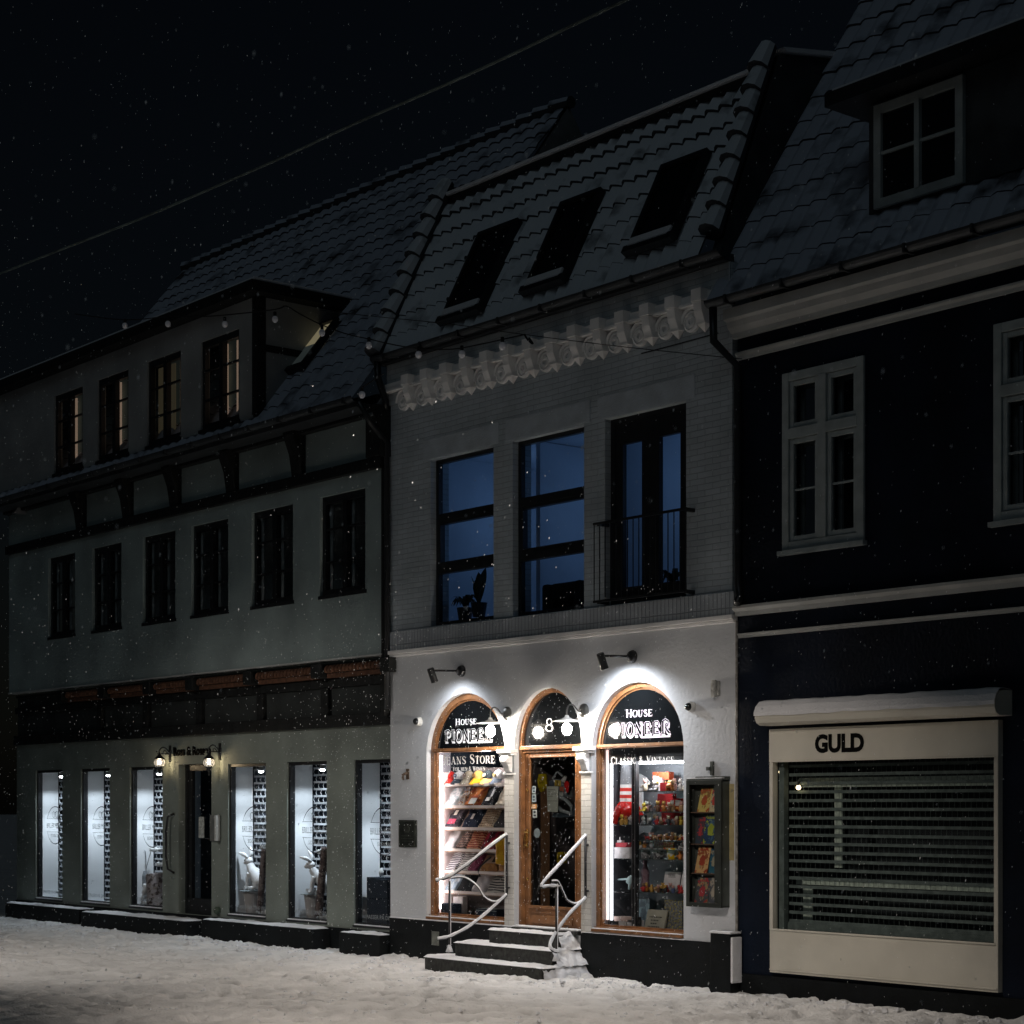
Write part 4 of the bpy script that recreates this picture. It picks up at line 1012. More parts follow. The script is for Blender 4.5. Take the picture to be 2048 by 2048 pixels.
# bronze plaque
t = thing('bronze_plaque', 'dark square bronze plaque on the plaster left of the jeans window', 'plaque', (-2.45, 0, 1.63))
m = MB(); m.box(-2.638, -2.262, -.03, 0, 1.455, 1.815); m.build('plate', BRONZE, t, bevel=.006)
m = MB(); frame(m, -2.625, -2.275, 1.468, 1.802, .012, -.034, -.029)
for i, (a, b) in enumerate(((-2.55,-2.35),(-2.58,-2.32),(-2.57,-2.36))): m.box(a, b, -.0345, -.0295, 1.53+i*.035, 1.54+i*.035)
m.prism([(-2.5,1.65),(-2.4,1.65),(-2.38,1.71),(-2.45,1.77),(-2.52,1.71)], -.036, -.029)
m.build('relief', mat('worn_bronze', (.07,.075,.065), .4, (12.,.4), metal=.6), t)
# vent plate in the plinth and meter box
t = thing('vent_plate', 'small pale grey vent plate set in the black plinth left of the steps', 'vent', (-2.0, -.03, .25))
p = at(840+105/3.45, 1500+1300/3.45, -.03); m = MB(); m.box(p.x-.075, p.x+.075, -.034, -.022, p.z-.09, p.z+.09); m.build('plate', mat('grey_vent', (.16,.17,.15), .6, (12.,.3)), t, bevel=.004)
t = thing('meter_box', 'black meter box with snowy top at the foot of the white house corner', 'meter box', (3.35, -.1, 0))
a = at(1400+68/2.926, 1360+1480/2.926, -.16); m = MB(); m.box(a.x, a.x+.3, -.18, -.024, -.05, a.z); m.build('box', PLINTH, t, bevel=.008)
m = MB(); m.box(a.x-.01, a.x+.31, -.19, -.02, a.z+.001, a.z+.025); m.box(a.x+.302, a.x+.33, -.18, -.03, .1, a.z-.03); m.build('snow_cover', SNOW, t, bevel=.01)
# display case with comic books
dc = thing('display_case', 'tall grey metal showcase with four shelves of comics on the right wall', 'display case', (3.15, -.06, 1.6))
cx0, cx1, cz0, cz1 = 2.905, 3.43, .9, 2.278
CASE = mat('green_grey_metal', (.09,.1,.09), .45, (6.,.25), metal=.3)
m = MB(); m.box(cx0, cx1, -.012, 0, cz0, cz1); m.box(cx0, cx0+.012, -.12, -.012, cz0, cz1); m.box(cx1-.012, cx1, -.12, -.012, cz0, cz1); m.box(cx0, cx1, -.122, -.012, cz0-.002, cz0+.012); m.box(cx0, cx1, -.122, -.012, cz1-.012, cz1+.002)
m.build('box', CASE, dc)
m = MB(); frame(m, cx0-.008, cx1+.008, cz0-.005, cz1+.005, .05, -.138, -.12); m.box(cx1-.1, cx1-.042, -.136, -.12, cz0+.05, cz1-.05); m.build('door_frame', mat('case_frame', (.04,.045,.04), .4, (6.,.25), metal=.3), dc, bevel=.005)
m = MB(); m.quad((cx0+.04,-.128,cz0+.04),(cx1-.09,-.128,cz0+.04),(cx1-.09,-.128,cz1-.04),(cx0+.04,-.128,cz1-.04)); m.build('pane', GLASS, dc)
m = MB(); m.box(cx0-.01, cx1+.01, -.13, -.0, cz1+.004, cz1+.02); m.box(cx0+.08, cx1+.01, -.08, 0, cz1+.021, cz1+.045); m.build('top_plate', CASE, dc)
m = MB(); m.box(cx0-.006, cx1+.006, -.128, -.085, cz1+.021, cz1+.03); m.build('snow_cover', SNOW, dc, bevel=.004)
m = MB()
sh = [at(1400, 1520+Y/6.035, -.06).z for Y in (628, 1010, 1362, 1735)]
for z in sh: m.box(cx0+.013, cx1-.013, -.1, -.013, z-.012, z)
m.build('shelves', mat('case_shelf', (.12,.08,.06), .6, (9.,.3)), dc)
m = MB(); m.box(3.16, 3.2, -.03, 0, cz1+.06, cz1+.21); m.box(3.13, 3.17, -.06, -.01, cz1+.11, cz1+.15); m.build('hanger', CASE, dc)
t = thing('wooden_board', 'strip of yellowish board on the wall behind the display case', 'board', (3.46, 0, 1.8))
m = MB(); m.box(3.432, 3.5, -.006, 0, 1.41, 2.24); m.build('board', mat('yellow_board', (.4,.33,.17), .7, (9.,.2)), t)
def comic(px0, px1, py0, py1, base, c2, c3, label, lean=.02):
    y = -.09; a = at(1360+px0/6.035, 1520+py1/6.035, y); b = at(1360+px1/6.035, 1520+py0/6.035, y)
    t = thing('comic_book', label, 'comic book', ((a.x+b.x)/2, y, a.z), 'comics in the display case')
    zb = min(sh, key=lambda s: abs(s-a.z))
    m = MB(); m.add([(a.x,y,zb),(b.x,y,zb),(b.x+lean,y+.05,b.z),(a.x+lean,y+.05,b.z)], [(0,1,2,3)])
    w = (b.x-a.x); h = b.z-zb
    m.build('cover', pattern('cover_'+label[:14].replace(' ','_'), base, 'print', c2, 16, c3), t)
    m = MB(); f_ = lambda u, v: (a.x+w*u+lean*v, y+.05*v-.003, zb+h*v)
    for k in range(5):
        u = .15+k*.14; m.add([f_(u,.85),f_(u+.1,.85),f_(u+.1,.93),f_(u,.93)], [(0,1,2,3)])
    m.add([f_(.3,.3),f_(.62,.28),f_(.7,.6),f_(.45,.72),f_(.25,.55)], [(0,1,2,3,4)])
    m.build('print', col('ink_'+label[:14].replace(' ','_'), c3), t)
comic(205, 345, 335, 622, (.62,.5,.16), (.3,.16,.06), (.45,.1,.04), 'yellow comic with red title on the top shelf of the case')
comic(350, 440, 340, 622, (.55,.47,.3), (.1,.16,.16), (.5,.06,.05), 'cream comic with teal and red figures, right on the top shelf', .0)
comic(180, 268, 690, 1005, (.04,.06,.08), (.1,.05,.06), (.4,.05,.06), 'dark comic with red figure, left on the second case shelf')
comic(275, 440, 660, 1005, (.03,.06,.12), (.08,.16,.25), (.35,.42,.05), 'dark blue comic with lime figure on the second case shelf', .0)
comic(175, 325, 1050, 1355, (.6,.38,.17), (.3,.1,.04), (.35,.06,.03), 'orange western comic on the third case shelf')
comic(340, 440, 1075, 1355, (.03,.12,.17), (.02,.06,.12), (.3,.28,.2), 'teal blue comic, right on the third case shelf', .0)
comic(170, 325, 1425, 1722, (.08,.09,.1), (.35,.26,.14), (.4,.06,.06), 'dark comic with brown crowd on the bottom case shelf')
comic(335, 440, 1425, 1722, (.1,.11,.13), (.35,.33,.28), (.45,.4,.32), 'grey comic with pale figure, right on the bottom case shelf', .0)
# letter box / intercom at optician's door
t = thing('letter_box', 'grey metal letter plate with rolled paper beside the optician door', 'letter box', (gx(430), GY, 1.6))
p = at(270+600/3.715, 1460+730/3.715, GY); m = MB(); m.box(p.x-.13, p.x+.12, GY-.03, GY, p.z-.2, p.z+.2); m.build('plate', mat('grey_letter_plate', (.13,.135,.13), .5, (9.,.2)), t, bevel=.005)
m = MB(); m.tube([(p.x+.13,GY-.05,p.z-.19),(p.x+.13,GY-.05,p.z+.2)], .045, 10); m.build('paper_roll', mat('paper', (.42,.43,.42), .8, (9.,.08)), t, smooth=False)
t = thing('wall_uplight', 'small green ground spot at the foot of the pier right of the optician door', 'spot lamp', (gx(438), GY, .4))
p = at(278+1545/9.66, 1660+1555/9.66, GY); m = MB(); m.lathe([(.06,0),(.06,-.05),(.045,-.07)], (p.x,GY,p.z), 'y', 12); m.build('body', mat('green_lamp', (.06,.08,.06), .6, (9.,.2)), t)

# ============================================================ STEPS AND BASES
st = thing('entrance_steps', 'three dark granite steps with snowy treads in front of the oak door', 'steps', (0, -.3, 0))
def slab(x0, x1, y0, y1, z0, z1, rx=0):
    m = MB(); m.add([(x0,y0+.03,z0),(x1,y0,z0),(x1+rx,y1,z0),(x0,y1,z0),(x0,y0+.03,z1),(x1,y0,z1),(x1+rx,y1,z1),(x0,y1,z1)], [(0,3,2,1),(4,5,6,7),(0,1,5,4),(1,2,6,5),(2,3,7,6),(3,0,4,7)]); return m
STP = [(-1.2, 1.1, -.7, -.02, -.1, .118), (-.89, 1.0, -.46, -.021, .12, .30), (-.43, .9, -.285, -.022, .302, .475)]
for s_ in STP: slab(*s_).build('step', STONE, st, bevel=.012)
def drift(x0, x1, y0, y1, z, name, parent, h=.035, nx=40, ny=10, seed=0, edge=.03, right=0.0):
    """lumpy snow cushion with rounded rim"""
    m = MB(); vs = []
    for i in range(nx+1):
        for j in range(ny+1):
            u, v = i/nx, j/ny; x = x0+(x1-x0)*u; y = y0+(y1-y0)*v
            d = min(u*(x1-x0), (1-u)*(x1-x0), v*(y1-y0))/edge
            rim = math.sqrt(max(0, 1-(1-min(1, d))**2))
            hh = h*(.65+.7*noise.noise(Vector((x*2.3+seed, y*3.1, seed)))) + .012*noise.noise(Vector((x*11, y*11, seed)))
            hh = max(.006, hh)
            jy = .012*noise.noise(Vector((x*7, seed, 1))) if j == 0 else 0
            vs.append((x, y+jy, z + hh*rim - .002))
    k = ny+1
    m.add(vs, [(i*k+j, (i+1)*k+j, (i+1)*k+j+1, i*k+j+1) for i in range(nx) for j in range(ny)])
    return m.build(name, SNOW, parent, smooth=True)
drift(-1.2, 1.12, -.695, -.02, .117, 'snow_cover', st, .035, 70, 16, 1)
drift(-.89, .99, -.455, -.02, .302, 'snow_cover', st, .036, 60, 12, 2)
drift(-.43, .845, -.28, -.02, .477, 'snow_cover', st, .032, 50, 10, 3)
# snow slumped over the right ends
def slump(xe, y0, y1, zt, zb_, w, seed):
    m = MB(); vs = []; nx, ny = 26, 48
    for i in range(nx+1):
        for j in range(ny+1):
            u, v = i/nx, j/ny; y = y0+(y1-y0)*v
            ww = w*(.8+.45*v+.3*noise.noise(Vector((y*4, seed, 0))))
            x = xe-.03+ww*u + (.025*noise.noise(Vector((y*13, seed, u*3))) if u > .3 else 0)
            z = zb_+(zt-zb_)*(1-u)**1.25 + .02*noise.noise(Vector((x*5.5, y*6, seed)))*(1 if 0<u<1 else .5) + .014*noise.noise(Vector((x*17, y*17, seed))) + .016*math.sin(math.pi*u)
            vs.append((x, y, z))
    k = ny+1; m.add(vs, [(i*k+j, (i+1)*k+j, (i+1)*k+j+1, i*k+j+1) for i in range(nx) for j in range(ny)])
    m.build('snow_slump', SNOW, st, smooth=True)
slump(1.1, -.69, -.025, .15, -.02, .12, 3); slump(1.0, -.45, -.025, .335, .13, .15, 5); slump(.9, -.275, -.025, .508, .31, .14, 7)
# stone bases at the optician
def base(x0, x1, y0, y1, z1, label, name='stone_base'):
    t = thing(name, label, 'stone base', ((x0+x1)/2, (y0+y1)/2, 0), 'dark stone bases along the optician front')
    m = MB(); m.box(x0, x1, y0, y1, -.1, z1); m.build('block', PLINTH, t, bevel=.012)
    drift(x0+.01, x1-.01, y0+.01, y1, z1, 'snow_cover', t, .028, 50, 8, x0)
base(gx(456)-.25, gx(653.5)+.12, -.22, GY-.002, .28, 'long dark stone base with snow under the two rabbit windows')
base(-11.2, atx(375,-.3), -.34, GY-.002, .24, 'dark doorstep with snow in front of the optician door')
base(atx(679,-.15), -2.89, -.16, GY-.002, .27, 'short dark stone base under the last optician window beside the white house')
base(-14.4, -11.5, -.22, GY-.002, .26, 'dark stone base with snow at the far left of the optician front')
ob = MB(); ob.box(LXA, LXB, GY-.03, GY-.003, -.1, .3); ob.build('ground_plinth', PLINTH, left)

# ============================================================ HANDRAILS
IRON = mat('black_iron_rail', (.018,.018,.02), .45, (14.,.3), spec=.4)
def P3(l): return [at(px, py, y) for px, py, y in l]
def rail_set(name, label, wallbar, top, curve, low, post):
    r0 = P3([post[0]])[0]
    t = thing(name, label, 'handrail', (r0.x, r0.y, .15), 'handrails beside the entrance steps')
    m = MB(); a, b = P3(wallbar)
    m.box(a.x-.012, a.x+.012, -.055, -.035, b.z, a.z); m.box(a.x-.02, a.x+.02, -.04, -.0, a.z-.12, a.z-.1); m.box(a.x-.02, a.x+.02, -.04, -.0, b.z+.08, b.z+.1)
    pt = smooth_path(P3(top)); m.tube(pt, .015, 8); pc = smooth_path(P3(curve)); m.tube(pc, .009, 8); pl_ = smooth_path(P3(low)); m.tube(pl_, .013, 8)
    q0, q1 = P3(post); q1 = Vector((q0.x, q0.y, q1.z)); m.tube([q0, q1], .014, 8)
    m.build('rail', IRON, t, smooth=True)
    m = MB()
    lump = lambda i, s: 1 + .22*noise.noise(Vector((i*.37, s, 2)))
    up = Vector((0,0,.014))
    m.tube([p+up for p in pt], [.0205*lump(i,1) for i in range(len(pt))], 8)
    m.tube([p+up*.7 for p in pc], [.011*lump(i,2) for i in range(len(pc))], 8)
    m.tube([p+up for p in pl_], [.021*lump(i,3) for i in range(len(pl_))], 8)
    m.tube([q0+Vector((.016,.006,0)), q1+Vector((.016,.006,0))], [.0065,.0055], 6)
    m.tube([q1+Vector((0,0,.0)), q1+Vector((0,0,.09))], [.05,.016], 8)
    m.build('snow_cover', SNOW, t, smooth=True)
    return t
B_ = lambda X, Y: (860+X/12.075, 1720+Y/12.075)
rail_set('handrail', 'snow covered iron handrail left of the steps, swung out in a curve',
    [(1013.9,1668,-.04),(1013.9,1790,-.04)],
    [(1014,1669.5,-.045),(985,1690,-.2),(950,1718,-.36),(915,1744,-.5),(890,1757,-.62),(871,1762,-.72)],
    [(903,1757,-.56),(913,1755,-.52),(930,1756,-.45),(947,1766,-.38),(957.7,1777,-.33),(965,1790,-.28),(976,1800,-.22),(989,1804,-.16),(999,1801,-.1),(1014,1790,-.045)],
    [(1014,1790,-.045),(996.6,1806,-.12),(967.7,1831.8,-.26),(934.5,1856.6,-.44),(906,1871.5,-.56),(891,1876.5,-.64),(875,1879,-.72)],
    [(899,1762,-.56),(900.9,1904,-.56)])
rail_set('handrail', 'snow covered iron handrail right of the steps, bent back to its post',
    [(1171.5,1671,-.04),(1171.5,1797,-.04)],
    [(1171.5,1671.6,-.045),(1127.6,1721,-.39),(1083.7,1770.4,-.72),(1098,1773.5,-.62),(1112.7,1773.5,-.52),(1120,1772,-.47)],
    [(1103.6,1763,-.6),(1114.5,1763,-.55),(1120,1772,-.47),(1127,1786.7,-.4),(1134.4,1801,-.33),(1149,1808,-.2),(1161.6,1803,-.1),(1171.5,1796.6,-.045)],
    [(1171.5,1796.6,-.045),(1167,1801,-.08),(1140,1828,-.3),(1118,1857,-.47),(1103.6,1881,-.6),(1100,1895,-.68),(1108,1903,-.62),(1118,1904,-.55)],
    [(1112.7,1772,-.52),(1112.7,1922,-.52)])

# ============================================================ WIRES AND FESTOON
CABLE = mat('black_cable', (.012,.012,.013), .6, None)
fs = thing('festoon_lights', 'string of unlit bulbs on a black cable hung across the street front', 'string lights', tuple(at(740,650,-1.1)))
fy = -1.1
pc = [(150,628),(250,640),(335.8,633),(400,633),(449.7,630),(550,619),(572,612),(600,628),(644,650),(690,667),(737.8,678),(790,690),(837,697),(880,699),(923.7,696),(1004.8,679),(1048.8,669)]
m = MB(); m.tube(smooth_path([at(x, y, fy) for x, y in pc], 3), .008, 6)
m.tube(smooth_path([at(x, y, fy) for x, y in ((1048.8,669),(1056,680),(1066,688),(1058,676))], 4), .011, 6)
m.build('cable', CABLE, fs)
for x, y in ((250,650),(335.8,646.4),(449.7,647),(550,637),(644,664),(737.8,689),(837,707.7),(923.7,706.5),(1004.8,690),(724,787.7)):
    p = at(x, y, fy); dark = x > 1000
    m = MB(); m.lathe([(.018,.09),(.022,.085),(.022,.03),(.02,.025)], p, 'z', 10); 
    if x == 724: m.tube([p+Vector((0,0,.08)), p+Vector((.2,.2,.25))], .008, 6)
    s_ = m.build('socket', CABLE, fs)
    m = MB(); m.ball(p+Vector((0,0,-.01)), .042, 10, 8, (1,1,1.15)); m.build('bulb', mat('frosted_bulb', (.75,.75,.78), .3, None, emit=((.8,.8,.9), .012)), fs, smooth=True)
def wire(name, label, pts, r, m_, y, y2=None):
    y2 = y if y2 is None else y2; n = len(pts)
    P = smooth_path([at(p[0], p[1], y+(y2-y)*i/(n-1)) for i, p in enumerate(pts)], 4)
    m = MB(); m.tube(P, r, 6); o = m.build(name, m_, None); return tag(o, label, 'wire')
wire('overhead_wire', 'thin straight wire from the festoon to the right downpipe', [(640,620),(740,632),(900,648),(1048,669),(1250,694),(1484,718)], .005, CABLE, -1.1, -.1)
wire('overhead_cable', 'thick sagging cable crossing the night sky at top left', [(-20,555),(120,500),(279,438),(452,364),(575,310),(712,246),(850,187),(993,123),(1184,32),(1320,-32)], .016, mat('frosty_cable', (.14,.17,.16), .8, (3.,.5)), -2.5)
wire('wall_wire', 'short dark wire running along the brick wall under the cornice', [(1283,707),(1330,695),(1400,676),(1436,666)], .008, CABLE, -.03)
# ============================================================ JEANS WINDOW GOODS
TY = .28
xl = atx(881, TY) ; xr = -.30
TZ = [at(940, 1500+Y/13.8, TY).z for Y in (985, 1590)] + [at(940, 1620+Y/13.8, TY).z for Y in (540, 1135)] + [at(920, 1620+1730/13.8, TY).z, at(920, 1720+800/12.075, TY).z, at(920, 1720+1330/12.075, TY).z]
rack = thing('display_rack', 'white stepped display rack with sloping trays in the jeans window', 'display rack', (xl, TY, .6))
WRACK = mat('white_rack', (.75,.68,.64), .5, (3.,.06))
for i, z in enumerate(TZ):
    m = MB()
    if i < 6:
        m.box(xl, xr, TY-.02, TY, z-.005, z+.03); m.mi(1)
        if i: m.add([(xl,TY,z+.004),(xr,TY,z+.004),(xr,TY+.16,z+.235),(xl,TY+.16,z+.235)], [(0,1,2,3)]); m.box(xl, xr, TY+.0, TY+.18, z-.02, z-.006)
    else: m.box(xl, xr, TY-.02, TY+.5, z-.03, z)
    m.build('tray', [WRACK, mat('rack_wood', (.36,.25,.18), .6, (6.,.2))], rack)
m = MB(); m.mi(1).box(LA[0]+.02, LA[0]+.05, .16, .36, 2.44, 2.75); m.mi(0).box(LA[0]+.02, LA[0]+.05, .16, .47, .5, 2.44); m.build('side_panel', [mat('pinkish_white_panel', (.66,.58,.58), .6, (2.,.06)), mat('grey_upper_panel', (.2,.2,.23), .6, (2.,.1))], rack)
m = MB(); m.box(LA[0]-.1, -.25, .62, .65, .5, 2.4); m.box(LA[0]+.02, -.25, .47, .49, .5, 2.3); m.box(-.25, -.22, .2, 1.2, .5, 3.4); m.box(xl+.3, -.26, .6, .62, 2.43, 2.5); m.build('back_panel', mat('rack_back', (.16,.14,.14), .8, (2.,.2)), rack)
LED = emis('led_strip', (1,.88,.85), 26)
t = thing('led_strip', 'vertical white led strip lighting the left side of the jeans window', 'led strip', (LA[0]+.09, .17, 1.6))
m = MB(); m.box(LA[0]+.082, LA[0]+.1, .158, .178, .66, 2.66); m.build('strip', LED, t)
t = thing('tube_lamp', 'lit tube lamp behind the transom of the jeans window', 'tube lamp', (-1.2, .2, 2.7))
m = MB(); m.tube([(-1.9,.2,2.715),(-.6,.2,2.715)], .012, 8); m.build('tube', emis('tube_light', (1,.93,.88), 24), t)
SL = math.atan2(.23, .16)
ROT_T = Matrix.Rotation(SL, 4, 'X')
def garment(px0, px1, i, m_, label, cat='folded shirt', name='folded_shirt', L_=.3, th=.04, seed=0, sub=None):
    x0, x1 = atx(px0, TY), atx(px1, TY); w = x1-x0; nx, ny = 14, 16; vs = []
    for a in range(nx+1):
        for b in range(ny+1):
            u, v = a/nx, b/ny
            d = min(u*w, (1-u)*w, v*L_, (1-v)*L_*.9+.002)/.018
            rim = math.sqrt(max(0, 1-(1-min(1, d))**2))
            h = th*(.8+.35*noise.noise(Vector((u*3+seed, v*2.5, seed*1.3)))) + .006*math.sin((u*2.2+v*3+seed)*4)
            sx = (u-.5)*w*(1-.05*noise.noise(Vector((v*4, seed, 0))))
            vs.append((sx, v*L_, .002 + max(.004, h)*rim))
    k = ny+1
    me = bpy.data.meshes.new(name); me.from_pydata(vs, [], [(a*k+b, (a+1)*k+b, (a+1)*k+b+1, a*k+b+1) for a in range(nx) for b in range(ny)])
    me.materials.append(m_)
    for p in me.polygons: p.use_smooth = True
    o = bpy.data.objects.new(name, me); COL.objects.link(o)
    o.matrix_world = Matrix.Translation(((x0+x1)/2, TY+.004, TZ[i]+.01)) @ ROT_T
    tag(o, label, cat, 'folded clothes on the display rack')
    if sub:     # a swing tag or print lying on the cloth
        s2 = bpy.data.meshes.new('t'); 
        for nm, (u0, v0, u1, v1), mm in sub:
            s2 = bpy.data.meshes.new(nm); q = [((u0-.5)*w, v0*L_), ((u1-.5)*w, v0*L_), ((u1-.5)*w, v1*L_), ((u0-.5)*w, v1*L_)]
            s2.from_pydata([(a, b, th*1.25) for a, b in q], [], [(0,1,2,3)]); s2.materials.append(mm)
            c = bpy.data.objects.new(nm, s2); COL.objects.link(c); c.parent = o
    return o
def G1(X): return 870+X/13.8
TAGM = col('swing_tag', (.75,.74,.7)); 
def plain(n, c, a=.22): return mat(n, c, .9, (14., a), spec=.1)
garment(G1(165), G1(605), 1, pattern('white_print_shirt', (.72,.73,.76), 'print', (.42,.52,.56), 26), 'white shirt with pale blue print, leftmost on the second tray', seed=1)
garment(G1(640), G1(795), 1, pattern('patchwork_shirt', (.68,.64,.6), 'print', (.4,.22,.1), 30, (.08,.14,.3)), 'white shirt with brown and blue patchwork print on the second tray', seed=2)
garment(G1(805), G1(1250), 1, pattern('rust_shirt', (.4,.14,.045), 'print', (.22,.05,.025), 10), 'rust brown shirt with grey badge on the second tray', seed=3, sub=[('print_patch', (.35,.05,.75,.35), col('grey_patch', (.5,.52,.5)))])
garment(G1(1270), G1(1650), 1, plain('black_shirt', (.025,.027,.032)), 'black shirt with white print on the second tray', seed=4, sub=[('print_patch', (.3,.2,.62,.38), col('white_print', (.6,.6,.58))), ('print_patch', (.5,.4,.66,.8), col('grey_print', (.3,.31,.32)))])
garment(G1(1660), G1(1905), 1, plain('cream_shirt', (.62,.56,.46)), 'cream shirt, rightmost on the second tray', seed=5)
garment(G1(190), G1(665), 2, pattern('dark_floral_shirt', (.04,.04,.055), 'print', (.1,.09,.11), 20), 'dark shirt with pink flower and white tag, leftmost on the third tray', seed=6, sub=[('print_patch', (.32,.14,.75,.4), col('pink_print', (.5,.06,.12))), ('swing_tag', (.45,.6,.62,.86), TAGM)])
garment(G1(735), G1(1185), 2, plain('navy_jeans', (.022,.032,.06)), 'navy blue jeans with white tag on the third tray', 'folded jeans', 'folded_jeans', seed=7, sub=[('swing_tag', (.4,.4,.56,.68), TAGM)])
garment(G1(1185), G1(1600), 2, pattern('tan_plaid', (.45,.32,.19), 'plaid', (.16,.11,.09), 9, (.55,.45,.33)), 'tan plaid shirt with crossed strap on the third tray', seed=8)
garment(G1(1620), G1(1905), 2, plain('charcoal_shirt', (.05,.05,.055)), 'charcoal shirt, rightmost on the third tray', seed=9)
garment(G1(145), G1(565), 3, plain('light_grey_knit', (.55,.57,.6)), 'light grey knitted sweater, leftmost on the fourth tray', 'folded sweater', 'folded_sweater', th=.05, seed=10)
garment(G1(585), G1(855), 3, pattern('brown_plaid', (.2,.12,.1), 'plaid', (.42,.32,.28), 8, (.07,.05,.05)), 'brown plaid shirt on the fourth tray', seed=11)
garment(G1(860), G1(1240), 3, pattern('red_plaid', (.45,.07,.03), 'plaid', (.18,.03,.03), 9, (.6,.33,.2)), 'orange red plaid shirt on the fourth tray', seed=12)
garment(G1(1250), G1(1560), 3, pattern('dark_red_shirt', (.08,.015,.02), 'print', (.4,.02,.05), 14), 'dark shirt with red flowers on the fourth tray', seed=13)
garment(G1(1570), G1(1905), 3, plain('wine_shirt', (.12,.02,.025)), 'wine red shirt behind the handrail on the fourth tray', seed=14)
garment(G1(180), G1(575), 4, pattern('navy_stripes', (.7,.71,.74), 'stripes', (.035,.04,.07), 11.5), 'white shirt with bold navy stripes on the fifth tray', seed=15, th=.025)
garment(G1(580), G1(905), 4, pattern('grey_stripes', (.6,.6,.6), 'stripes', (.1,.1,.1), 11.5), 'white shirt with thin grey stripes on the fifth tray', seed=16, th=.025)
garment(G1(915), G1(1175), 4, pattern('burgundy_knit', (.12,.02,.05), 'print', (.2,.04,.09), 40), 'burgundy knit on the fifth tray', 'folded sweater', 'folded_sweater', seed=17)
G2 = lambda X: 860+X/12.075
garment(G2(255), G2(640), 5, pattern('washed_jeans', (.22,.3,.38), 'print', (.4,.47,.52), 18), 'light washed blue jeans, leftmost on the sixth tray', 'folded jeans', 'folded_jeans', seed=18)
garment(G2(640), G2(1010), 5, plain('black_jeans', (.012,.016,.02)), 'black jeans on the sixth tray', 'folded jeans', 'folded_jeans', seed=19)
garment(G2(1010), G2(1340), 5, plain('pale_shirt', (.5,.48,.5), .1), 'pale lilac grey shirt on the sixth tray', seed=20, th=.05)
garment(G2(1360), G2(1800), 5, pattern('ticking_stripes', (.05,.05,.055), 'stripes', (.5,.48,.44), 8), 'black and white striped scarf on the sixth tray', 'scarf', 'folded_scarf', seed=21)
# caps
def cap(pxc, crown, brim, label, badge=None, s=1.0):
    x = atx(pxc, TY+.06); t = thing('baseball_cap', label, 'cap', (x, TY+.08, TZ[0]+.02), 'caps on the top tray')
    cz = TZ[0]+.10; cy = TY+.10
    m = MB(); n, k = 16, 7; vs = []
    for i in range(k+1):
        th = (math.pi*.55)*i/k
        for j in range(n):
            a = 2*math.pi*j/n; vs.append((x+.072*s*math.sin(th)*math.cos(a), cy+.08*s*math.sin(th)*math.sin(a), cz+.095*s*math.cos(th)*(1.05)))
    fs = [(i*n+j, i*n+(j+1)%n, (i+1)*n+(j+1)%n, (i+1)*n+j) for i in range(k) for j in range(n)]
    m.add(vs, fs); m.ball((x,cy,cz+.1*s), .009, 6, 4); m.build('crown', crown, t, smooth=True)
    m = MB(); vs = []; N_ = 12
    for j in range(N_+1):
        a = math.pi + math.pi*j/N_
        vs.append((x+.07*s*math.cos(a), cy+.078*s*math.sin(a), cz-.004 - .01*abs(math.cos(a))))
    for j in range(N_+1):
        a = math.pi + math.pi*j/N_
        vs.append((x+.082*s*math.cos(a), cy-.0+.165*s*math.sin(a)*(.95), cz-.012-.07*abs(math.sin(a))**.8 - .02*abs(math.cos(a))))
    m.add(vs, [(j, j+1, N_+2+j, N_+1+j) for j in range(N_)]); b = m.build('brim', brim, t, smooth=True)
    if badge:
        m = MB(); m.prism([(x+.03*math.cos(a), cz+.035+.026*math.sin(a)) for a in [2*math.pi*k/10 for k in range(10)]], cy-.084*s, cy-.07*s); m.build('badge', badge, t)
DENB = plain('dark_denim_brim', (.035,.045,.06))
cap(895.4, plain('red_cap', (.55,.035,.03)), plain('red_brim', (.6,.06,.05)), 'bright red cap, leftmost on the top tray', None, 1.05)
cap(914.5, plain('grey_felt', (.4,.41,.43)), DENB, 'grey cap with dark navy brim on the top tray', col('navy_badge', (.05,.06,.1)))
cap(933.2, plain('khaki_cap', (.2,.18,.14)), plain('khaki_brim', (.17,.16,.13)), 'khaki cap on the top tray', col('dull_badge', (.12,.09,.08)))
cap(952.4, plain('ochre_cap', (.42,.28,.08)), plain('mustard_brim', (.55,.28,.02)), 'mustard yellow cap on the top tray', col('brown_badge', (.3,.16,.05)))
cap(972.3, plain('black_cap', (.02,.025,.028)), plain('tan_brim', (.5,.27,.1)), 'black cap with tan brim and cream badge on the top tray', col('cream_badge', (.7,.6,.42)))
cap(992.8, plain('white_cap', (.68,.7,.73)), plain('slate_brim', (.09,.11,.14)), 'white cap with slate brim, rightmost on the top tray', col('gold_badge', (.35,.27,.12)))
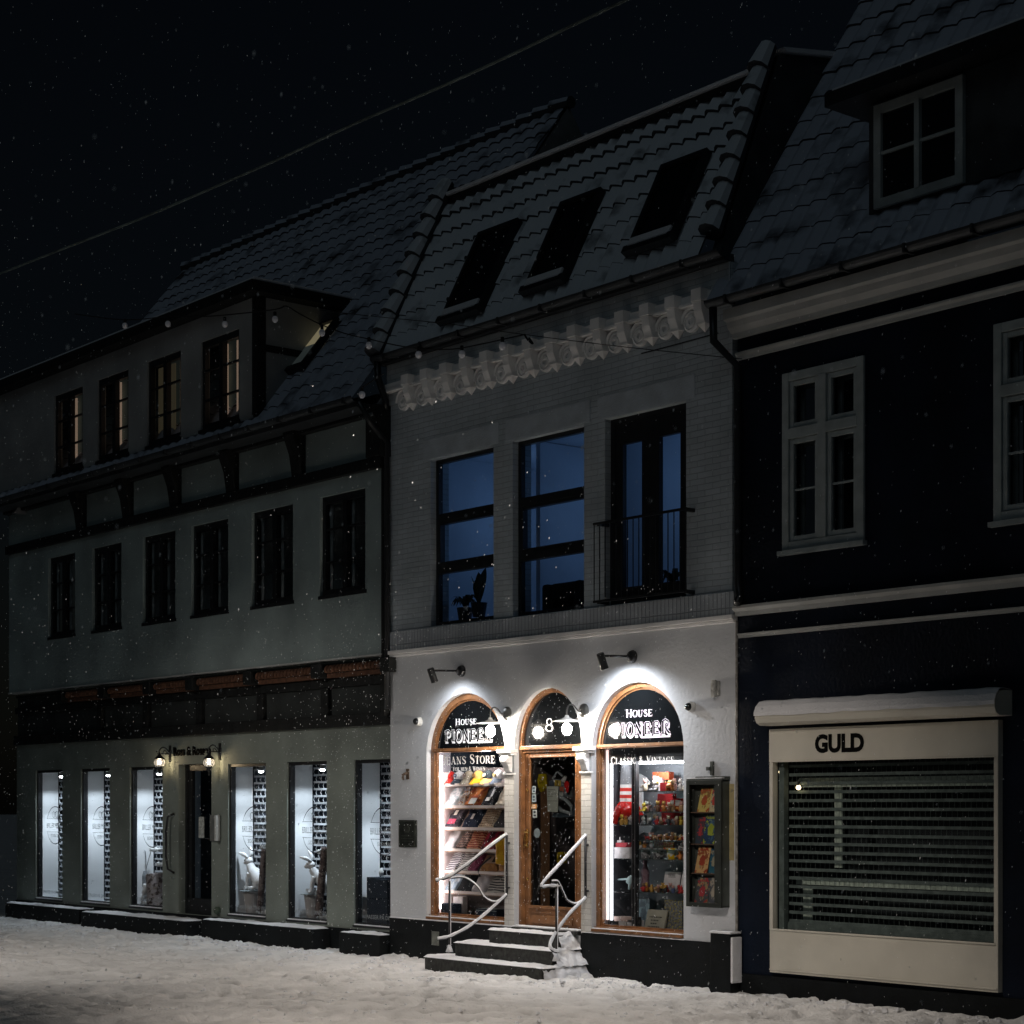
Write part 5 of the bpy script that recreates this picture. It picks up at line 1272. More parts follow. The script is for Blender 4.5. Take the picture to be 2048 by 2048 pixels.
# bag, hat, yellow jacket
x0, x1 = atx(G1(1215), TY), atx(G1(1700), TY); t = thing('leather_bag', 'tan suede shoulder bag with black strap on the fifth tray', 'bag', ((x0+x1)/2, TY+.1, TZ[4]))
m = MB(); m.prism([(x0,TZ[4]+.032),(x1,TZ[4]+.032),(x1-.01,TZ[4]+.1),(x1-.06,TZ[4]+.13),(x0+.13,TZ[4]+.135),(x0+.04,TZ[4]+.1)], TY+.01, TY+.13); m.build('body', pattern('suede', (.33,.16,.055), 'print', (.24,.11,.04), 12), t, bevel=.012)
m = MB(); m.tube(smooth_path([(x0+.02,TY+.0,TZ[4]-.04),(x0+.01,TY-.015,TZ[4]+.05),(x0+.05,TY+.03,TZ[4]+.13),(x0+.12,TY+.1,TZ[4]+.21)]), .011, 6); m.build('strap', BLACKM, t)
m = MB(); m.prism([(x0+.12,TZ[4]+.13),(x1-.02,TZ[4]+.13),(x1+.0,TZ[4]+.22),(x0+.2,TZ[4]+.22)], TY+.1, TY+.16); m.build('flap', plain('dark_brown_flap', (.05,.035,.02)), t)
p = at(G1(1790), 1620+1560/13.8, TY); t = thing('straw_hat', 'tan hat standing on its brim right of the suede bag', 'hat', tuple(p))
m = MB(); m.ball(p+Vector((0,.05,.0)), .075, 16, 10, (.9,.5,1.15)); m.build('crown', plain('tan_hat', (.5,.27,.13)), t, smooth=True)
m = MB(); m.lathe([(.12,.0),(.125,.006),(.06,.012)], p+Vector((-.01,.07,0)), 'y', 20, cap=False); m.build('brim', plain('hat_brim', (.12,.07,.05)), t)
p = at(G1(1815), 1620+1120/13.8, TY-.02); t = thing('yellow_raincoat', 'yellow waxed jacket hanging behind the left handrail', 'jacket', tuple(p))
m = MB(); m.prism([(p.x-.06,p.z-.17),(p.x+.14,p.z-.19),(p.x+.16,p.z+.16),(p.x+.03,p.z+.19),(p.x-.06,p.z+.1),(p.x-.045,p.z-.0)], TY-.07, TY-.0); m.build('body', pattern('yellow_wax', (.62,.36,.01), 'print', (.5,.25,.0), 9, None, .35), t, bevel=.02)
# boots and tins on the floor board
zf = TZ[6]
def boot(px, label, c):
    x = atx(px, TY+.05); t = thing('boot', label, 'boot', (x, TY+.05, zf), 'boots under the trays')
    m = MB(); m.tube(smooth_path([(x+.02,TY+.3,zf+.24),(x+.01,TY+.27,zf+.12),(x,TY+.2,zf+.06),(x-.01,TY+.09,zf+.045),(x-.015,TY+.02,zf+.03)]), [.05]*6+[.052]*6+[.05,.046,.044,.042,.038,.034,.03,.02,.012], 10); m.build('upper', c, t, smooth=True)
    m = MB(); m.prismx([(TY+.0,zf),(TY+.33,zf),(TY+.33,zf+.03),(TY+.24,zf+.028),(TY+.2,zf+.014),(TY+.0,zf+.014)], x-.04, x+.035); m.build('sole', BLACKM, t)
LEA = mat('black_leather', (.03,.027,.026), .35, (9.,.3), spec=.5)
boot(G2(760), 'dark brown boot, left of the two boots under the trays', mat('brown_leather', (.1,.055,.035), .4, (9.,.3), spec=.5)); boot(G2(1000), 'black boot, right of the two boots under the trays', LEA)
boot(G2(1150), 'black boot half hidden behind the handrail under the trays', LEA)
a = atx(G2(740), TY+.1); t = thing('wooden_wedge', 'triangular tan display wedge behind the boots', 'display stand', (a, TY+.2, zf)); m = MB(); m.prism([(a,zf),(a+.16,zf),(a+.0,zf+.26)], TY+.25, TY+.3); m.build('board', plain('tan_board', (.5,.27,.13)), t)
a = atx(G2(1260), TY+.1); t = thing('tin_box', 'blue grey tin box with pale lid labels on the window floor', 'tin', (a, TY+.1, zf)); m = MB(); m.box(a, a+.42, TY+.0, TY+.2, zf+.002, zf+.1); m.build('box', plain('blue_tin', (.03,.045,.07)), t, bevel=.008)
m = MB(); m.box(a+.02, a+.18, TY+.02, TY+.14, zf+.102, zf+.106); m.box(a+.24, a+.38, TY+.02, TY+.14, zf+.102, zf+.106); m.box(a+.0, a+.42, TY-.004, TY-.001, zf+.075, zf+.085); m.build('lid_label', plain('pale_label', (.35,.4,.4)), t)
a = atx(868, .17); t = thing('blue_box', 'dark blue denim box in the lower left corner of the jeans window', 'box', (a, .2, .6)); m = MB(); a = LA[0]+.1; m.box(a, a+.26, .16, .3, .6, .73); m.build('box', pattern('denim', (.02,.035,.06), 'print', (.06,.09,.13), 30), t, bevel=.006)
a = atx(905, TY+.1); t = thing('white_box', 'tall white box standing left of the boots', 'box', (a, TY+.1, zf)); m = MB(); a = xl+.25; m.box(a, a+.2, TY+.02, TY+.1, zf+.002, zf+.235); m.build('box', plain('white_card', (.7,.68,.68), .05), t, bevel=.003)

# ============================================================ DOOR: things hung inside the pane
C_ = lambda X, Y, y=DY+.06: at(1035+X/12.88, 1500+Y/12.88, y)
t = thing('rubber_gloves', 'pair of yellow gloves hanging inside the door glass', 'gloves', tuple(C_(640, 800)))
m = MB()
for dx, ln in ((555,980),(590,1060),(625,1085),(680,1060),(735,990)):
    m.tube([C_(dx*.6+650*.4,700), C_(dx,860), C_(dx-5,ln)], [.028,.02,.012], 8)
m.tube([C_(645,620), C_(650,720), C_(655,840)], [.052,.06,.05], 10); m.tube([C_(560,720), C_(530,800), C_(545,900)], [.02,.014,.01], 6)
m.build('gloves', pattern('yellow_rubber', (.62,.47,.015), 'print', (.5,.36,.01), 20, None, .4), t, smooth=True)
t = thing('backpack', 'grey backpack with badges hanging behind the note in the door', 'backpack', tuple(C_(1100, 1100)))
m = MB(); pts = [(840,930),(830,820),(900,760),(1000,745),(1120,780),(1190,900),(1230,1080),(1260,1220),(1060,1200),(860,1180)]
m.prism([(C_(x,y).x, C_(x,y).z) for x, y in pts][::-1], DY+.07, DY+.17); m.build('body', pattern('grey_canvas', (.2,.23,.24), 'print', (.1,.12,.13), 14), t, bevel=.012)
m = MB(); m.tube([C_(910,740),C_(1010,580),C_(1050,575),C_(1160,670)], .013, 6); m.tube([C_(1080,1200),C_(1250,1290),C_(1390,1450),C_(1380,1640),C_(1130,1560),C_(1060,1480)], .022, 6)
m.build('strap', plain('pale_strap', (.3,.34,.35)), t)
m = MB(); m.prism([(C_(x,y).x, C_(x,y).z) for x, y in ((900,1620),(1380,1640),(1460,1250),(1500,1700),(1100,1740),(850,1730))][::-1], DY+.08, DY+.15); m.build('base_pocket', pattern('dark_canvas', (.05,.07,.085), 'print', (.13,.16,.18), 9), t)
for (x, y, c, n) in ((1000,850,(.5,.35,.05),'yellow'),(1060,860,(.55,.4,.08),'gold'),(1130,1020,(.5,.14,.08),'red'),(1120,1120,(.5,.52,.5),'pale'),(870,860,(.08,.1,.13),'blue')):
    m = MB(); p = C_(x, y); m.box(p.x-.035, p.x+.035, DY+.06, DY+.068, p.z-.035, p.z+.035); m.build('badge', col('badge_'+n, c), t, bevel=.008)
t = thing('paper_note', 'white paper note with handwriting taped inside the door glass', 'note', tuple(C_(900, 1250, DY+.02)))
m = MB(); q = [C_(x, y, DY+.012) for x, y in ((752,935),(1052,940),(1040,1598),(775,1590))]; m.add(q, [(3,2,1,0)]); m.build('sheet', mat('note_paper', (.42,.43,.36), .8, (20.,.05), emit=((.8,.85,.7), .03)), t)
m = MB()
for y, x1_ in ((1022,950),(1075,845),(1135,990),(1192,905),(1312,1015)):
    x = 778
    while x < x1_:
        a = C_(x, y+8, DY+.0105); w_ = random.uniform(10, 22); b = C_(x+w_, y-6, DY+.0105); m.quad((a.x,a.y,a.z),(b.x,a.y,a.z),(b.x,a.y,b.z),(a.x,a.y,b.z)); x += w_+7
m.build('handwriting', col('ink_grey', (.06,.06,.07)), t)
t = thing('red_glove', 'red glove or cap hanging beside the backpack in the door', 'glove', tuple(C_(1270, 950)))
m = MB(); m.ball(C_(1270,900), .045, 10, 8, (1,.5,1.1)); m.ball(C_(1285,1010), .032, 10, 8, (.8,.5,1.5)); m.build('body', plain('red_wool', (.55,.02,.02)), t, smooth=True)
t = thing('white_bottle', 'white bottle neck sticking up beside the backpack', 'bottle', tuple(C_(1220, 720)))
m = MB(); m.tube([C_(1180,800),C_(1220,730),C_(1245,690)], [.03,.026,.018], 8); m.build('bottle', plain('pale_plastic', (.55,.57,.55), .05), t)
def sticker(X0, Y0, X1, Y1, c, c2, label):
    t = thing('door_sticker', label, 'sticker', tuple(C_((X0+X1)/2, (Y0+Y1)/2, DY-.003)), 'stickers on the door glass')
    a, b = C_(X0, Y1, DY-.0025), C_(X1, Y0, DY-.0025)
    m = MB(); m.quad((a.x,a.y,a.z),(b.x,a.y,a.z),(b.x,a.y,b.z),(a.x,a.y,b.z)); m.build('film', col('film_'+label[:12].replace(' ','_'), c), t)
    m = MB(); w_, h_ = b.x-a.x, b.z-a.z; y_ = a.y-.001
    m.quad((a.x+.2*w_,y_,a.z+.55*h_),(a.x+.75*w_,y_,a.z+.55*h_),(a.x+.75*w_,y_,a.z+.85*h_),(a.x+.2*w_,y_,a.z+.85*h_)); m.quad((a.x+.2*w_,y_,a.z+.15*h_),(a.x+.8*w_,y_,a.z+.15*h_),(a.x+.8*w_,y_,a.z+.4*h_),(a.x+.2*w_,y_,a.z+.4*h_))
    m.build('mark', col('mark_'+label[:12].replace(' ','_'), c2), t)
sticker(370,930,470,1115,(.3,.36,.38),(.04,.06,.08),'pale blue pictogram sticker, upper one on the door glass')
sticker(370,1145,475,1340,(.3,.36,.38),(.04,.06,.08),'pale blue pictogram sticker, below the first one')
sticker(360,1395,490,1510,(.5,.22,.05),(.6,.5,.4),'orange sticker on the door glass')
sticker(390,1540,500,1740,(.35,.38,.37),(.02,.025,.03),'white sticker with black round mark')
p = at(840+972/3.45, 1240+1640/3.45, DY+.05); t = thing('yellow_tin', 'small yellow tin low inside the door glass', 'tin', tuple(p))
m = MB(); m.box(p.x-.055, p.x+.055, DY+.03, DY+.1, p.z-.07, p.z+.07); m.build('tin', pattern('yellow_tin_print', (.55,.4,.02), 'print', (.1,.08,.02), 22), t, bevel=.006)
t = thing('door_post', 'brown wooden post standing inside behind the door', 'post', (0, .5, 1.5))
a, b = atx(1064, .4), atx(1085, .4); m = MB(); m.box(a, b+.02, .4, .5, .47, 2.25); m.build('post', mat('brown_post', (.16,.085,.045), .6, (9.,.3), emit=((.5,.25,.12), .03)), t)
t = thing('round_sticker', 'round pale emblem sticker low on the door glass', 'sticker', tuple(at(1074, 1667, DY-.003)))
p = at(840+808/3.45, 1240+1470/3.45, DY-.003); m = MB(); m.prism([(p.x+.06*math.cos(a), p.z+.06*math.sin(a)) for a in [2*math.pi*k/20 for k in range(20)]], DY-.004, DY-.003); m.build('film', col('grey_round_film', (.13,.16,.17)), t)

# ============================================================ VINTAGE WINDOW: glass cabinet
CY = .2
K1 = lambda X, Y, y=CY: at(1200+X/10.733, 1500+Y/10.733, y)
K2 = lambda X, Y, y=CY: at(1200+X/10.733, 1670+Y/10.733, y)
xpL = K1(255, 0).x; xpM0, xpM1 = K1(725, 0).x, K1(812, 0).x; xE = 2.9
cab = thing('glass_cabinet', 'tall glass display cabinet with black posts in the vintage window', 'glass cabinet', (xpL, CY, .6))
m = MB(); m.box(xpM0, xpM1, CY-.03, CY+.02, .56, 2.62); m.box(xpL-.02, xE, CY-.01, CY+.5, 2.52, 2.6); m.box(xpL-.02, xE, CY-.01, CY+.5, .555, .585); m.box(1.95+.4, 2.03+.4, .58, .62, .58, 2.55); m.build('posts', BLACKF, cab)
m = MB(); m.box(xpM0+.0, xpM0+.006, CY-.036, CY-.031, .6, 2.6); m.box(xpM1-.02, xpM1-.012, CY-.036, CY-.031, .6, 2.6); m.build('trim', STEEL, cab)
m = MB(); m.box(xpL-.1, xE, .64, .66, .5, 2.62); m.build('back_panel', mat('cabinet_back', (.17,.19,.21), .6, (2.,.2)), cab)
m = MB(); m.box(RA[0]+.062, xpL-.02, .2, .21, .56, 2.68); m.box(xpL-.03, xpL-.02, .2, .64, .56, 2.6); m.build('side_panel', mat('cabinet_side', (.05,.052,.06), .5, (2.,.08)), cab)
SH = [K1(1300, Y).z for Y in (880, 1325, 1610)] + [K2(1300, Y).z for Y in (118, 315, 530, 1245)]
for i, z in enumerate(SH):
    m = MB(); m.box(xpM1-.01, xE, CY+.01, .63, z-.008, z); m.build('shelf', GLASSB, cab)
    m = MB(); m.box(xpM1, xE, CY+.003, CY+.0095, z-.009, z+.001); m.build('shelf_edge', mat('shelf_edge', (.08,.1,.1), .3, None), cab)
SHL = [K1(400, 1610).z, K2(400, 505).z, K2(400, 1222).z]
for z in SHL:
    m = MB(); m.box(xpL+.02, xpM0, CY+.01, .63, z-.008, z); m.build('shelf', GLASSB, cab)
t = thing('led_strip', 'bright white led strip on the left post of the glass cabinet', 'led strip', (xpL, CY, 1.6)); m = MB(); m.box(xpL-.0, xpL+.03, CY-.03, CY-.01, .66, 2.5); m.build('strip', emis('led_white', (.93,.95,1), 4.5), t)
t = thing('led_strip', 'pinkish led strip along the left jamb of the vintage window', 'led strip', (RA[0]+.1, .16, 1.6)); m = MB(); m.box(RA[0]+.075, RA[0]+.098, .158, .178, .66, 2.66); m.build('strip', emis('led_pink', (1,.68,.62), 1.5), t)
t = thing('tube_lamp', 'lit white tube lamp across the top of the glass cabinet', 'tube lamp', (2.1, CY, 2.5)); m = MB(); m.tube([(xpL+.1,CY+.06,2.50),(xE-.05,CY+.06,2.50)], .011, 8); m.build('tube', emis('tube_white', (.95,.97,1), 22), t)
t = thing('white_shirt', 'white T-shirt hanging at the back of the cabinet behind the toy rocket', 'shirt', tuple(K1(600, 700, .55)))
m = MB(); poly = [(330,770),(540,560),(640,520),(860,510),(1000,590),(1080,700),(960,820),(920,900),(930,1550),(520,1550),(520,900)]
m.prism([(K1(x,y,.56).x, K1(x,y,.56).z) for x, y in poly][::-1], .55, .57); m.build('cloth', plain('white_cotton', (.62,.64,.66), .04), t, bevel=.004)
t = thing('grey_shirt', 'pale grey T-shirt hanging under the second one in the cabinet', 'shirt', tuple(K1(700, 1750, .55)))
poly = [(330,1640),(520,1625),(1080,1625),(1150,1660),(1080,1790),(930,1760),(820,1840),(810,2300),(510,2300),(510,1790),(460,1800)]
m = MB(); m.prism([(K1(x,y,.56).x, K1(x,y,.56).z) for x, y in poly][::-1], .55, .57); m.build('cloth', plain('grey_cotton', (.4,.43,.46), .05), t, bevel=.004)
# generic toy tower on legs (plain bands)
p = K1(560, 1595, CY+.16); zb = SHL[0]
t = thing('toy_rocket', 'tall red toy rocket with white bands standing on the left glass shelf', 'toy', (p.x, p.y, zb))
h = K1(560, 740, CY+.16).z - zb; x, y = p.x, p.y; rr = .075
m = MB(); m.lathe([(.02,zb+.09),(.1,zb+.1),(.14,zb+.14),(.13,zb+.2),(.1,zb+.25),(rr,zb+.275)], (x,y,0), 'z', 20)
for k in range(3):
    a = 2*math.pi*k/3 + 2.7; d = Vector((math.cos(a), math.sin(a), 0))
    m.tube(smooth_path([Vector((x,y,zb+.22))+d*.06, Vector((x,y,zb+.18))+d*.13, Vector((x,y,zb+.1))+d*.175, Vector((x,y,zb+.01))+d*.19]), [.05]*6+[.04]*5+[.032]*4+[.025], 8)
m.build('base', mat('glossy_red', (.6,.02,.015), .25, (4.,.1), spec=.5), t, smooth=True)
m = MB(); nb = 5
for k in range(nb): m.mi(k % 2); m.lathe([(rr-.001*k,zb+.274+(h-.274)*k/nb),(rr-.001*k,zb+.274+(h-.274)*(k+1)/nb)], (x,y,0), 'z', 20)
m.build('column', [col('toy_white', (.75,.74,.73)), col('toy_red', (.6,.04,.03))], t)
z2 = zb+h; m = MB(); m.lathe([(rr*.93,z2),(rr*.85,z2+.2),(rr*.6,z2+.34)], (x,y,0), 'z', 16); m.build('nose', col('toy_grey', (.22,.23,.25)), t)
# boxes, cards
def box_thing(name, label, cat, K, X0, X1, Y0, Y1, d, mm, y=CY+.1, group=None, lean=0):
    a, b = K(X0, Y1, y), K(X1, Y0, y); t = thing(name, label, cat, ((a.x+b.x)/2, y, a.z), group)
    zz = min(SH+SHL+[.585], key=lambda s: abs(s-a.z)); zz = zz if abs(zz-a.z) < .05 else a.z
    m = MB(); m.add([(a.x,y,zz+.001),(b.x,y,zz+.001),(b.x,y+d,zz+.001),(a.x,y+d,zz+.001),(a.x+lean,y+lean,b.z),(b.x+lean,y+lean,b.z),(b.x+lean,y+d+lean,b.z),(a.x+lean,y+d+lean,b.z)], [(0,3,2,1),(4,5,6,7),(0,1,5,4),(1,2,6,5),(2,3,7,6),(3,0,4,7)]); m.build('body', mm, t)
    return t, a, b
RED = col('red_card', (.42,.015,.02)); ORED = col('orange_red_card', (.6,.1,.04)); WCARD = col('white_card_box', (.7,.68,.7)); DCARD = col('dark_card', (.05,.055,.06))
box_thing('gift_box', 'orange red box on the top cabinet shelf', 'box', K1, 1130, 1480, 470, 640, .08, ORED, CY+.25)
box_thing('gift_box', 'small white box left of the red one on the top cabinet shelf', 'box', K1, 1140, 1225, 560, 700, .03, WCARD, CY+.12)
box_thing('gift_box', 'tall white card on the top cabinet shelf', 'box', K1, 1255, 1335, 600, 795, .03, WCARD, CY+.08)
box_thing('gift_box', 'crimson box lying on the top cabinet shelf', 'box', K1, 1290, 1450, 700, 865, .1, RED, CY+.06)
box_thing('gift_box', 'large dark red box at the back of the second cabinet shelf', 'box', K1, 1235, 1560, 940, 1315, .06, RED, CY+.3)
box_thing('gift_box', 'red box with white front on the second cabinet shelf', 'box', K1, 1560, 1720, 1040, 1315, .06, RED, CY+.25)
box_thing('gift_box', 'white framed card at the right of the second cabinet shelf', 'box', K1, 1615, 1720, 1075, 1200, .01, WCARD, CY+.22)
box_thing('gift_box', 'long dark red box at the back of the third cabinet shelf', 'box', K1, 1320, 1900, 1345, 1600, .06, RED, CY+.3)
box_thing('gift_box', 'grey box at the left of the third cabinet shelf', 'box', K1, 850, 965, 1400, 1540, .08, DCARD, CY+.1)
box_thing('gift_box', 'slim pale tube box on the third cabinet shelf', 'box', K1, 1005, 1055, 1350, 1570, .04, col('taupe_card', (.35,.33,.32)), CY+.1)
box_thing('gift_box', 'white plinth box on the left cabinet shelf', 'box', K2, 300, 630, 270, 505, .2, WCARD, CY+.05)
box_thing('picture_card', 'colourful picture card on the fifth cabinet shelf', 'card', K2, 1160, 1350, 130, 310, .01, pattern('card_print_a', (.45,.38,.4), 'print', (.3,.12,.2), 40, (.4,.35,.05)), CY+.15)
box_thing('picture_card', 'colourful red and yellow card on the fifth cabinet shelf', 'card', K2, 1360, 1580, 150, 310, .01, pattern('card_print_b', (.5,.4,.3), 'print', (.5,.06,.04), 40, (.5,.4,.05)), CY+.12)
tt, a, b = box_thing('name_card', 'white card lettered in black behind the crowd of figures', 'card', K2, 1350, 1690, 800, 1100, .01, WCARD, CY+.25, None, .02)
m = MB(); st_, w_ = word('TINTIN'); ox = a.x+(b.x-a.x)*.3; sx = (b.x-a.x)*.45/w_; oz = b.z-.075
for pp, ws in st_: m.ribbon([(ox+q_[0]*sx, oz+q_[1]*.045) for q_ in pp], [v*.03 for v in ws] if isinstance(ws, list) else ws*.03, CY+.262)
m.build('lettering', BLET, tt)
box_thing('name_card', 'tall white card at the right end of the sixth cabinet shelf', 'card', K2, 1700, 1900, 780, 1230, .01, WCARD, CY+.22, None, .03)
tt, a, b = box_thing('text_card', 'cream card with typed lines standing on the cabinet floor', 'card', K2, 950, 1370, 1620, 1930, .02, mat('cream_card', (.4,.4,.33), .7, (9.,.05)), CY+.05, None, .03)
m = MB()
for k, (u0, u1) in enumerate(((.2,.8),(.28,.62),(.28,.6),(.15,.75),(.17,.78),(.2,.7))):
    z = b.z-.09-k*.037; x = a.x+(b.x-a.x)*u0; y = CY+.05+.03*(z-.585)/(b.z-.585)-.004
    while x < a.x+(b.x-a.x)*u1:
        w_ = random.uniform(.012,.03); m.quad((x+.01,y,z),(x+.01+w_,y,z),(x+.01+w_,y+.0015,z+.014),(x+.01,y+.0015,z+.014)); x += w_+.008
m.build('typed_text', col('typed_ink', (.07,.07,.07)), tt)
box_thing('picture_sheet', 'framed sheet of tiny yellow figures at the right of the cabinet floor', 'picture', K2, 1385, 1760, 1400, 1930, .015, pattern('figure_sheet', (.12,.13,.14), 'print', (.2,.22,.24), 30, (.45,.38,.05)), CY+.12)
box_thing('picture_sheet', 'pale blue picture leaning behind the cream card', 'picture', K2, 820, 1060, 1380, 1900, .015, pattern('blue_sheet', (.2,.26,.29), 'print', (.3,.42,.46), 12), CY+.3)
for i, (X0, X1, Y0, Y1, c) in enumerate(((300,690,1770,1850,(.55,.42,.38)),(400,560,1850,1905,(.6,.57,.55)),(590,760,1830,1915,(.6,.6,.62)))):
    box_thing('flat_book', ('pinkish book lying at the lower left of the cabinet', 'small cream book lying in front of the pinkish one', 'white booklet beside the black post on the cabinet floor')[i], 'book', K2, X0, X1, Y0, Y1, .14, col('book_c%d' % i, c), CY+.02)
# toy boat on white plinth and seagull model
a = K2(340, 262, CY+.1); b = K2(620, 262, CY+.1); t = thing('toy_boat', 'red and white toy boat on the white plinth box', 'toy', tuple(a)); zb_ = K2(400, 270, CY+.05).z+.005
m = MB(); m.prism([(a.x,zb_+.05),(a.x+.02,zb_),(b.x-.03,zb_),(b.x,zb_+.055)], CY+.08, CY+.15); m.build('hull', col('boat_red', (.5,.06,.08)), t)
m = MB(); m.box(a.x+.03, b.x-.12, CY+.09, CY+.14, zb_+.052, zb_+.08); m.box(a.x+.06, a.x+.075, CY+.1, CY+.11, zb_+.08, zb_+.12); m.build('cabin', WCARD, t)
p = K2(650, 960, CY+.12); t = thing('bird_model', 'pale blue bird model with spread wings on the lowest left shelf', 'model', tuple(p))
m = MB(); m.ball(p, .055, 10, 8, (1.3,.7,.8), Matrix.Rotation(-.6,3,'Y')); m.tube([K2(310,965,CY+.12), K2(560,945,CY+.12), p], [.008,.014,.02], 6); m.tube([p, K2(880,910,CY+.12)], [.02,.008], 6); m.tube([p, K2(625,1170,CY+.12)], [.022,.014], 6); m.tube([K2(705,1020,CY+.12), K2(705,1175,CY+.12)], .007, 6)
m.build('body', col('pale_blue', (.45,.6,.63)), t, smooth=True)
p = K2(970, 1000, CY+.2); t = thing('statuette', 'slim dusky pink statuette on the sixth cabinet shelf', 'statuette', tuple(p))
zz = SH[6]; m = MB(); m.lathe([(.05,zz),(.055,zz+.05),(.045,zz+.15),(.05,zz+.22),(.03,zz+.28),(.022,zz+.3),(.03,zz+.34),(.02,zz+.38),(.001,zz+.39)], (p.x,CY+.2,0), 'z', 14); m.build('body', plain('dusky_pink', (.2,.13,.16)), t, smooth=True)
# mugs
def mug(X, label, mm):
    p = K2(X, 510, CY+.1); z = SH[5]; t = thing('mug', label, 'mug', (p.x, p.y, z), 'mugs on the sixth shelf'); r_ = .058
    m = MB(); m.lathe([(r_*.9,z+.001),(r_,z+.008),(r_,z+.13),(r_*.93,z+.13),(r_*.9,z+.02),(.001,z+.015)], (p.x,p.y,0), 'z', 18, cap=False); m.build('body', mm, t, smooth=True)
    m = MB(); m.tube(smooth_path([(p.x+r_*.95,p.y,z+.11),(p.x+r_+.035,p.y-.01,z+.1),(p.x+r_+.035,p.y-.01,z+.05),(p.x+r_*.95,p.y,z+.03)]), .008, 6); m.build('handle', mm, t, smooth=True)
mug(985, 'grey mug with round print, left of the three mugs', pattern('mug_grey', (.25,.26,.27), 'print', (.12,.12,.13), 30)); mug(1250, 'grey mug with dark print, middle of the three mugs', pattern('mug_dark', (.3,.31,.31), 'print', (.06,.06,.07), 28)); mug(1540, 'pale mug with bold yellow dog print, right of the three mugs', pattern('mug_yellow', (.5,.54,.5), 'print', (.65,.42,.01), 18))
# figurines: generic little figures
FC = {'orange': (.55,.2,.05), 'red': (.5,.04,.04), 'cream': (.6,.52,.4), 'white': (.65,.63,.62), 'yellow': (.6,.42,.05), 'brown': (.2,.1,.06), 'grey': (.25,.25,.27), 'pink': (.6,.35,.32), 'blue': (.08,.12,.25), 'golden': (.55,.33,.08), 'black': (.04,.04,.045), 'tan': (.45,.28,.15)}
FMESH = {}
def fig_mesh(kind, c, c2):
    k = (kind, c, c2)
    if k in FMESH: return FMESH[k]
    m = MB()
    if kind == 'stand':
        m.lathe([(.014,0),(.018,.01),(.02,.03),(.016,.045),(.007,.052)], (0,0,0), 'z', 8); m.tube([(-.018,0,.042),(-.03,-.006,.026)], .005, 5); m.tube([(.018,0,.042),(.032,-.004,.05)], .005, 5)
        m.mi(1); m.ball((0,-.002,.066), .016, 8, 6); m.ball((.012,0,.08), .006, 6, 4); m.ball((-.012,0,.08), .006, 6, 4)
    elif kind == 'sit':
        m.ball((0,.004,.02), .02, 8, 6, (1,1.1,1)); m.tube([(-.012,-.005,.012),(-.018,-.03,.006)], .007, 5); m.tube([(.012,-.005,.012),(.016,-.03,.006)], .007, 5)
        m.mi(1); m.ball((0,-.004,.05), .017, 8, 6); m.tube([(0,.0,.063),(.004,.0,.075)], .006, 5)
    else:
        m.ball((0,0,.03), .018, 8, 6, (1.7,.9,.85))
        for sx in (-.022,.022):
            for sy in (-.007,.007): m.tube([(sx,sy,.025),(sx*1.1,sy,0)], .005, 5)
        m.tube([(-.028,0,.036),(-.042,0,.055)], .004, 5); m.mi(1); m.ball((.033,-.004,.05), .015, 8, 6); m.ball((.046,-.006,.046), .007, 6, 4)
    me = bpy.data.meshes.new('figurine'); me.from_pydata(m.v, [], m.f); me.materials.append(col('fig_'+c, FC[c], .45)); me.materials.append(col('fig_'+c2, FC[c2], .45))
    for p, i in zip(me.polygons, m.m): p.material_index = i; p.use_smooth = True
    FMESH[k] = me; return me
ORDN = ['first','second','third','fourth','fifth','sixth','seventh','eighth','ninth','tenth','eleventh','twelfth','thirteenth','fourteenth','fifteenth','sixteenth']
NUMW = ['top','second','third','fourth','fifth','sixth','seventh']
def figs(si, K, Xs, cols, sc=1.0, yo=.06, where=None):
    for i, (X, (c, c2, kd)) in enumerate(zip(Xs, cols)):
        p = K(X, 0, CY+yo+.05*(i % 3)); o = bpy.data.objects.new('figurine', fig_mesh(kd, c, c2)); COL.objects.link(o)
        s = sc*random.uniform(.9, 1.15); o.scale = (s, s, s); o.location = (p.x, p.y, (SH if si >= 0 else SHL)[abs(si) if si >= 0 else 0]+.001); o.rotation_euler.z = random.uniform(-.7, .9)
        tag(o, '%s and %s figurine, %s from the left on the %s' % (c, c2, ORDN[i], where or (NUMW[si]+' cabinet shelf')), 'figurine', 'figurines on the glass shelves')
def rc(n, pool, seed):
    r = random.Random(seed); out = []
    for i in range(n): out.append((r.choice(pool), r.choice(['cream','pink','white','tan','golden']), r.choice(['stand','stand','sit','dog'])))
    return out
figs(0, K1, [970, 1185, 1380, 1500, 1600, 1730, 1840], [('cream','pink','stand'),('grey','white','sit'),('yellow','golden','dog'),('orange','tan','dog'),('pink','pink','stand'),('white','white','stand'),('cream','white','sit')], 1.75)
figs(1, K1, [950, 1010, 1095, 1240, 1370, 1420, 1480, 1550, 1640, 1750, 1840], [('yellow','yellow','sit'),('pink','white','stand'),('grey','grey','sit'),('brown','golden','stand')]+rc(7, ['grey','orange','golden','tan','brown'], 3), 1.35)
figs(2, K1, [930, 1075, 1175, 1220, 1310, 1400, 1470, 1530, 1590, 1650, 1730, 1790], [('grey','white','sit')]+rc(9, ['grey','brown','white','red','black','blue'], 5)+[('yellow','yellow','stand'),('orange','golden','stand')], 1.25)
figs(3, K2, [1020, 1070, 1130, 1190, 1250, 1310, 1370, 1430, 1490, 1550, 1610, 1670, 1720, 1780], rc(14, ['orange','red','golden','brown','tan'], 8), 1.05)
figs(4, K2, [860, 960, 1040, 1110, 1740, 1790], rc(6, ['grey','blue','orange','white'], 9), 1.15)
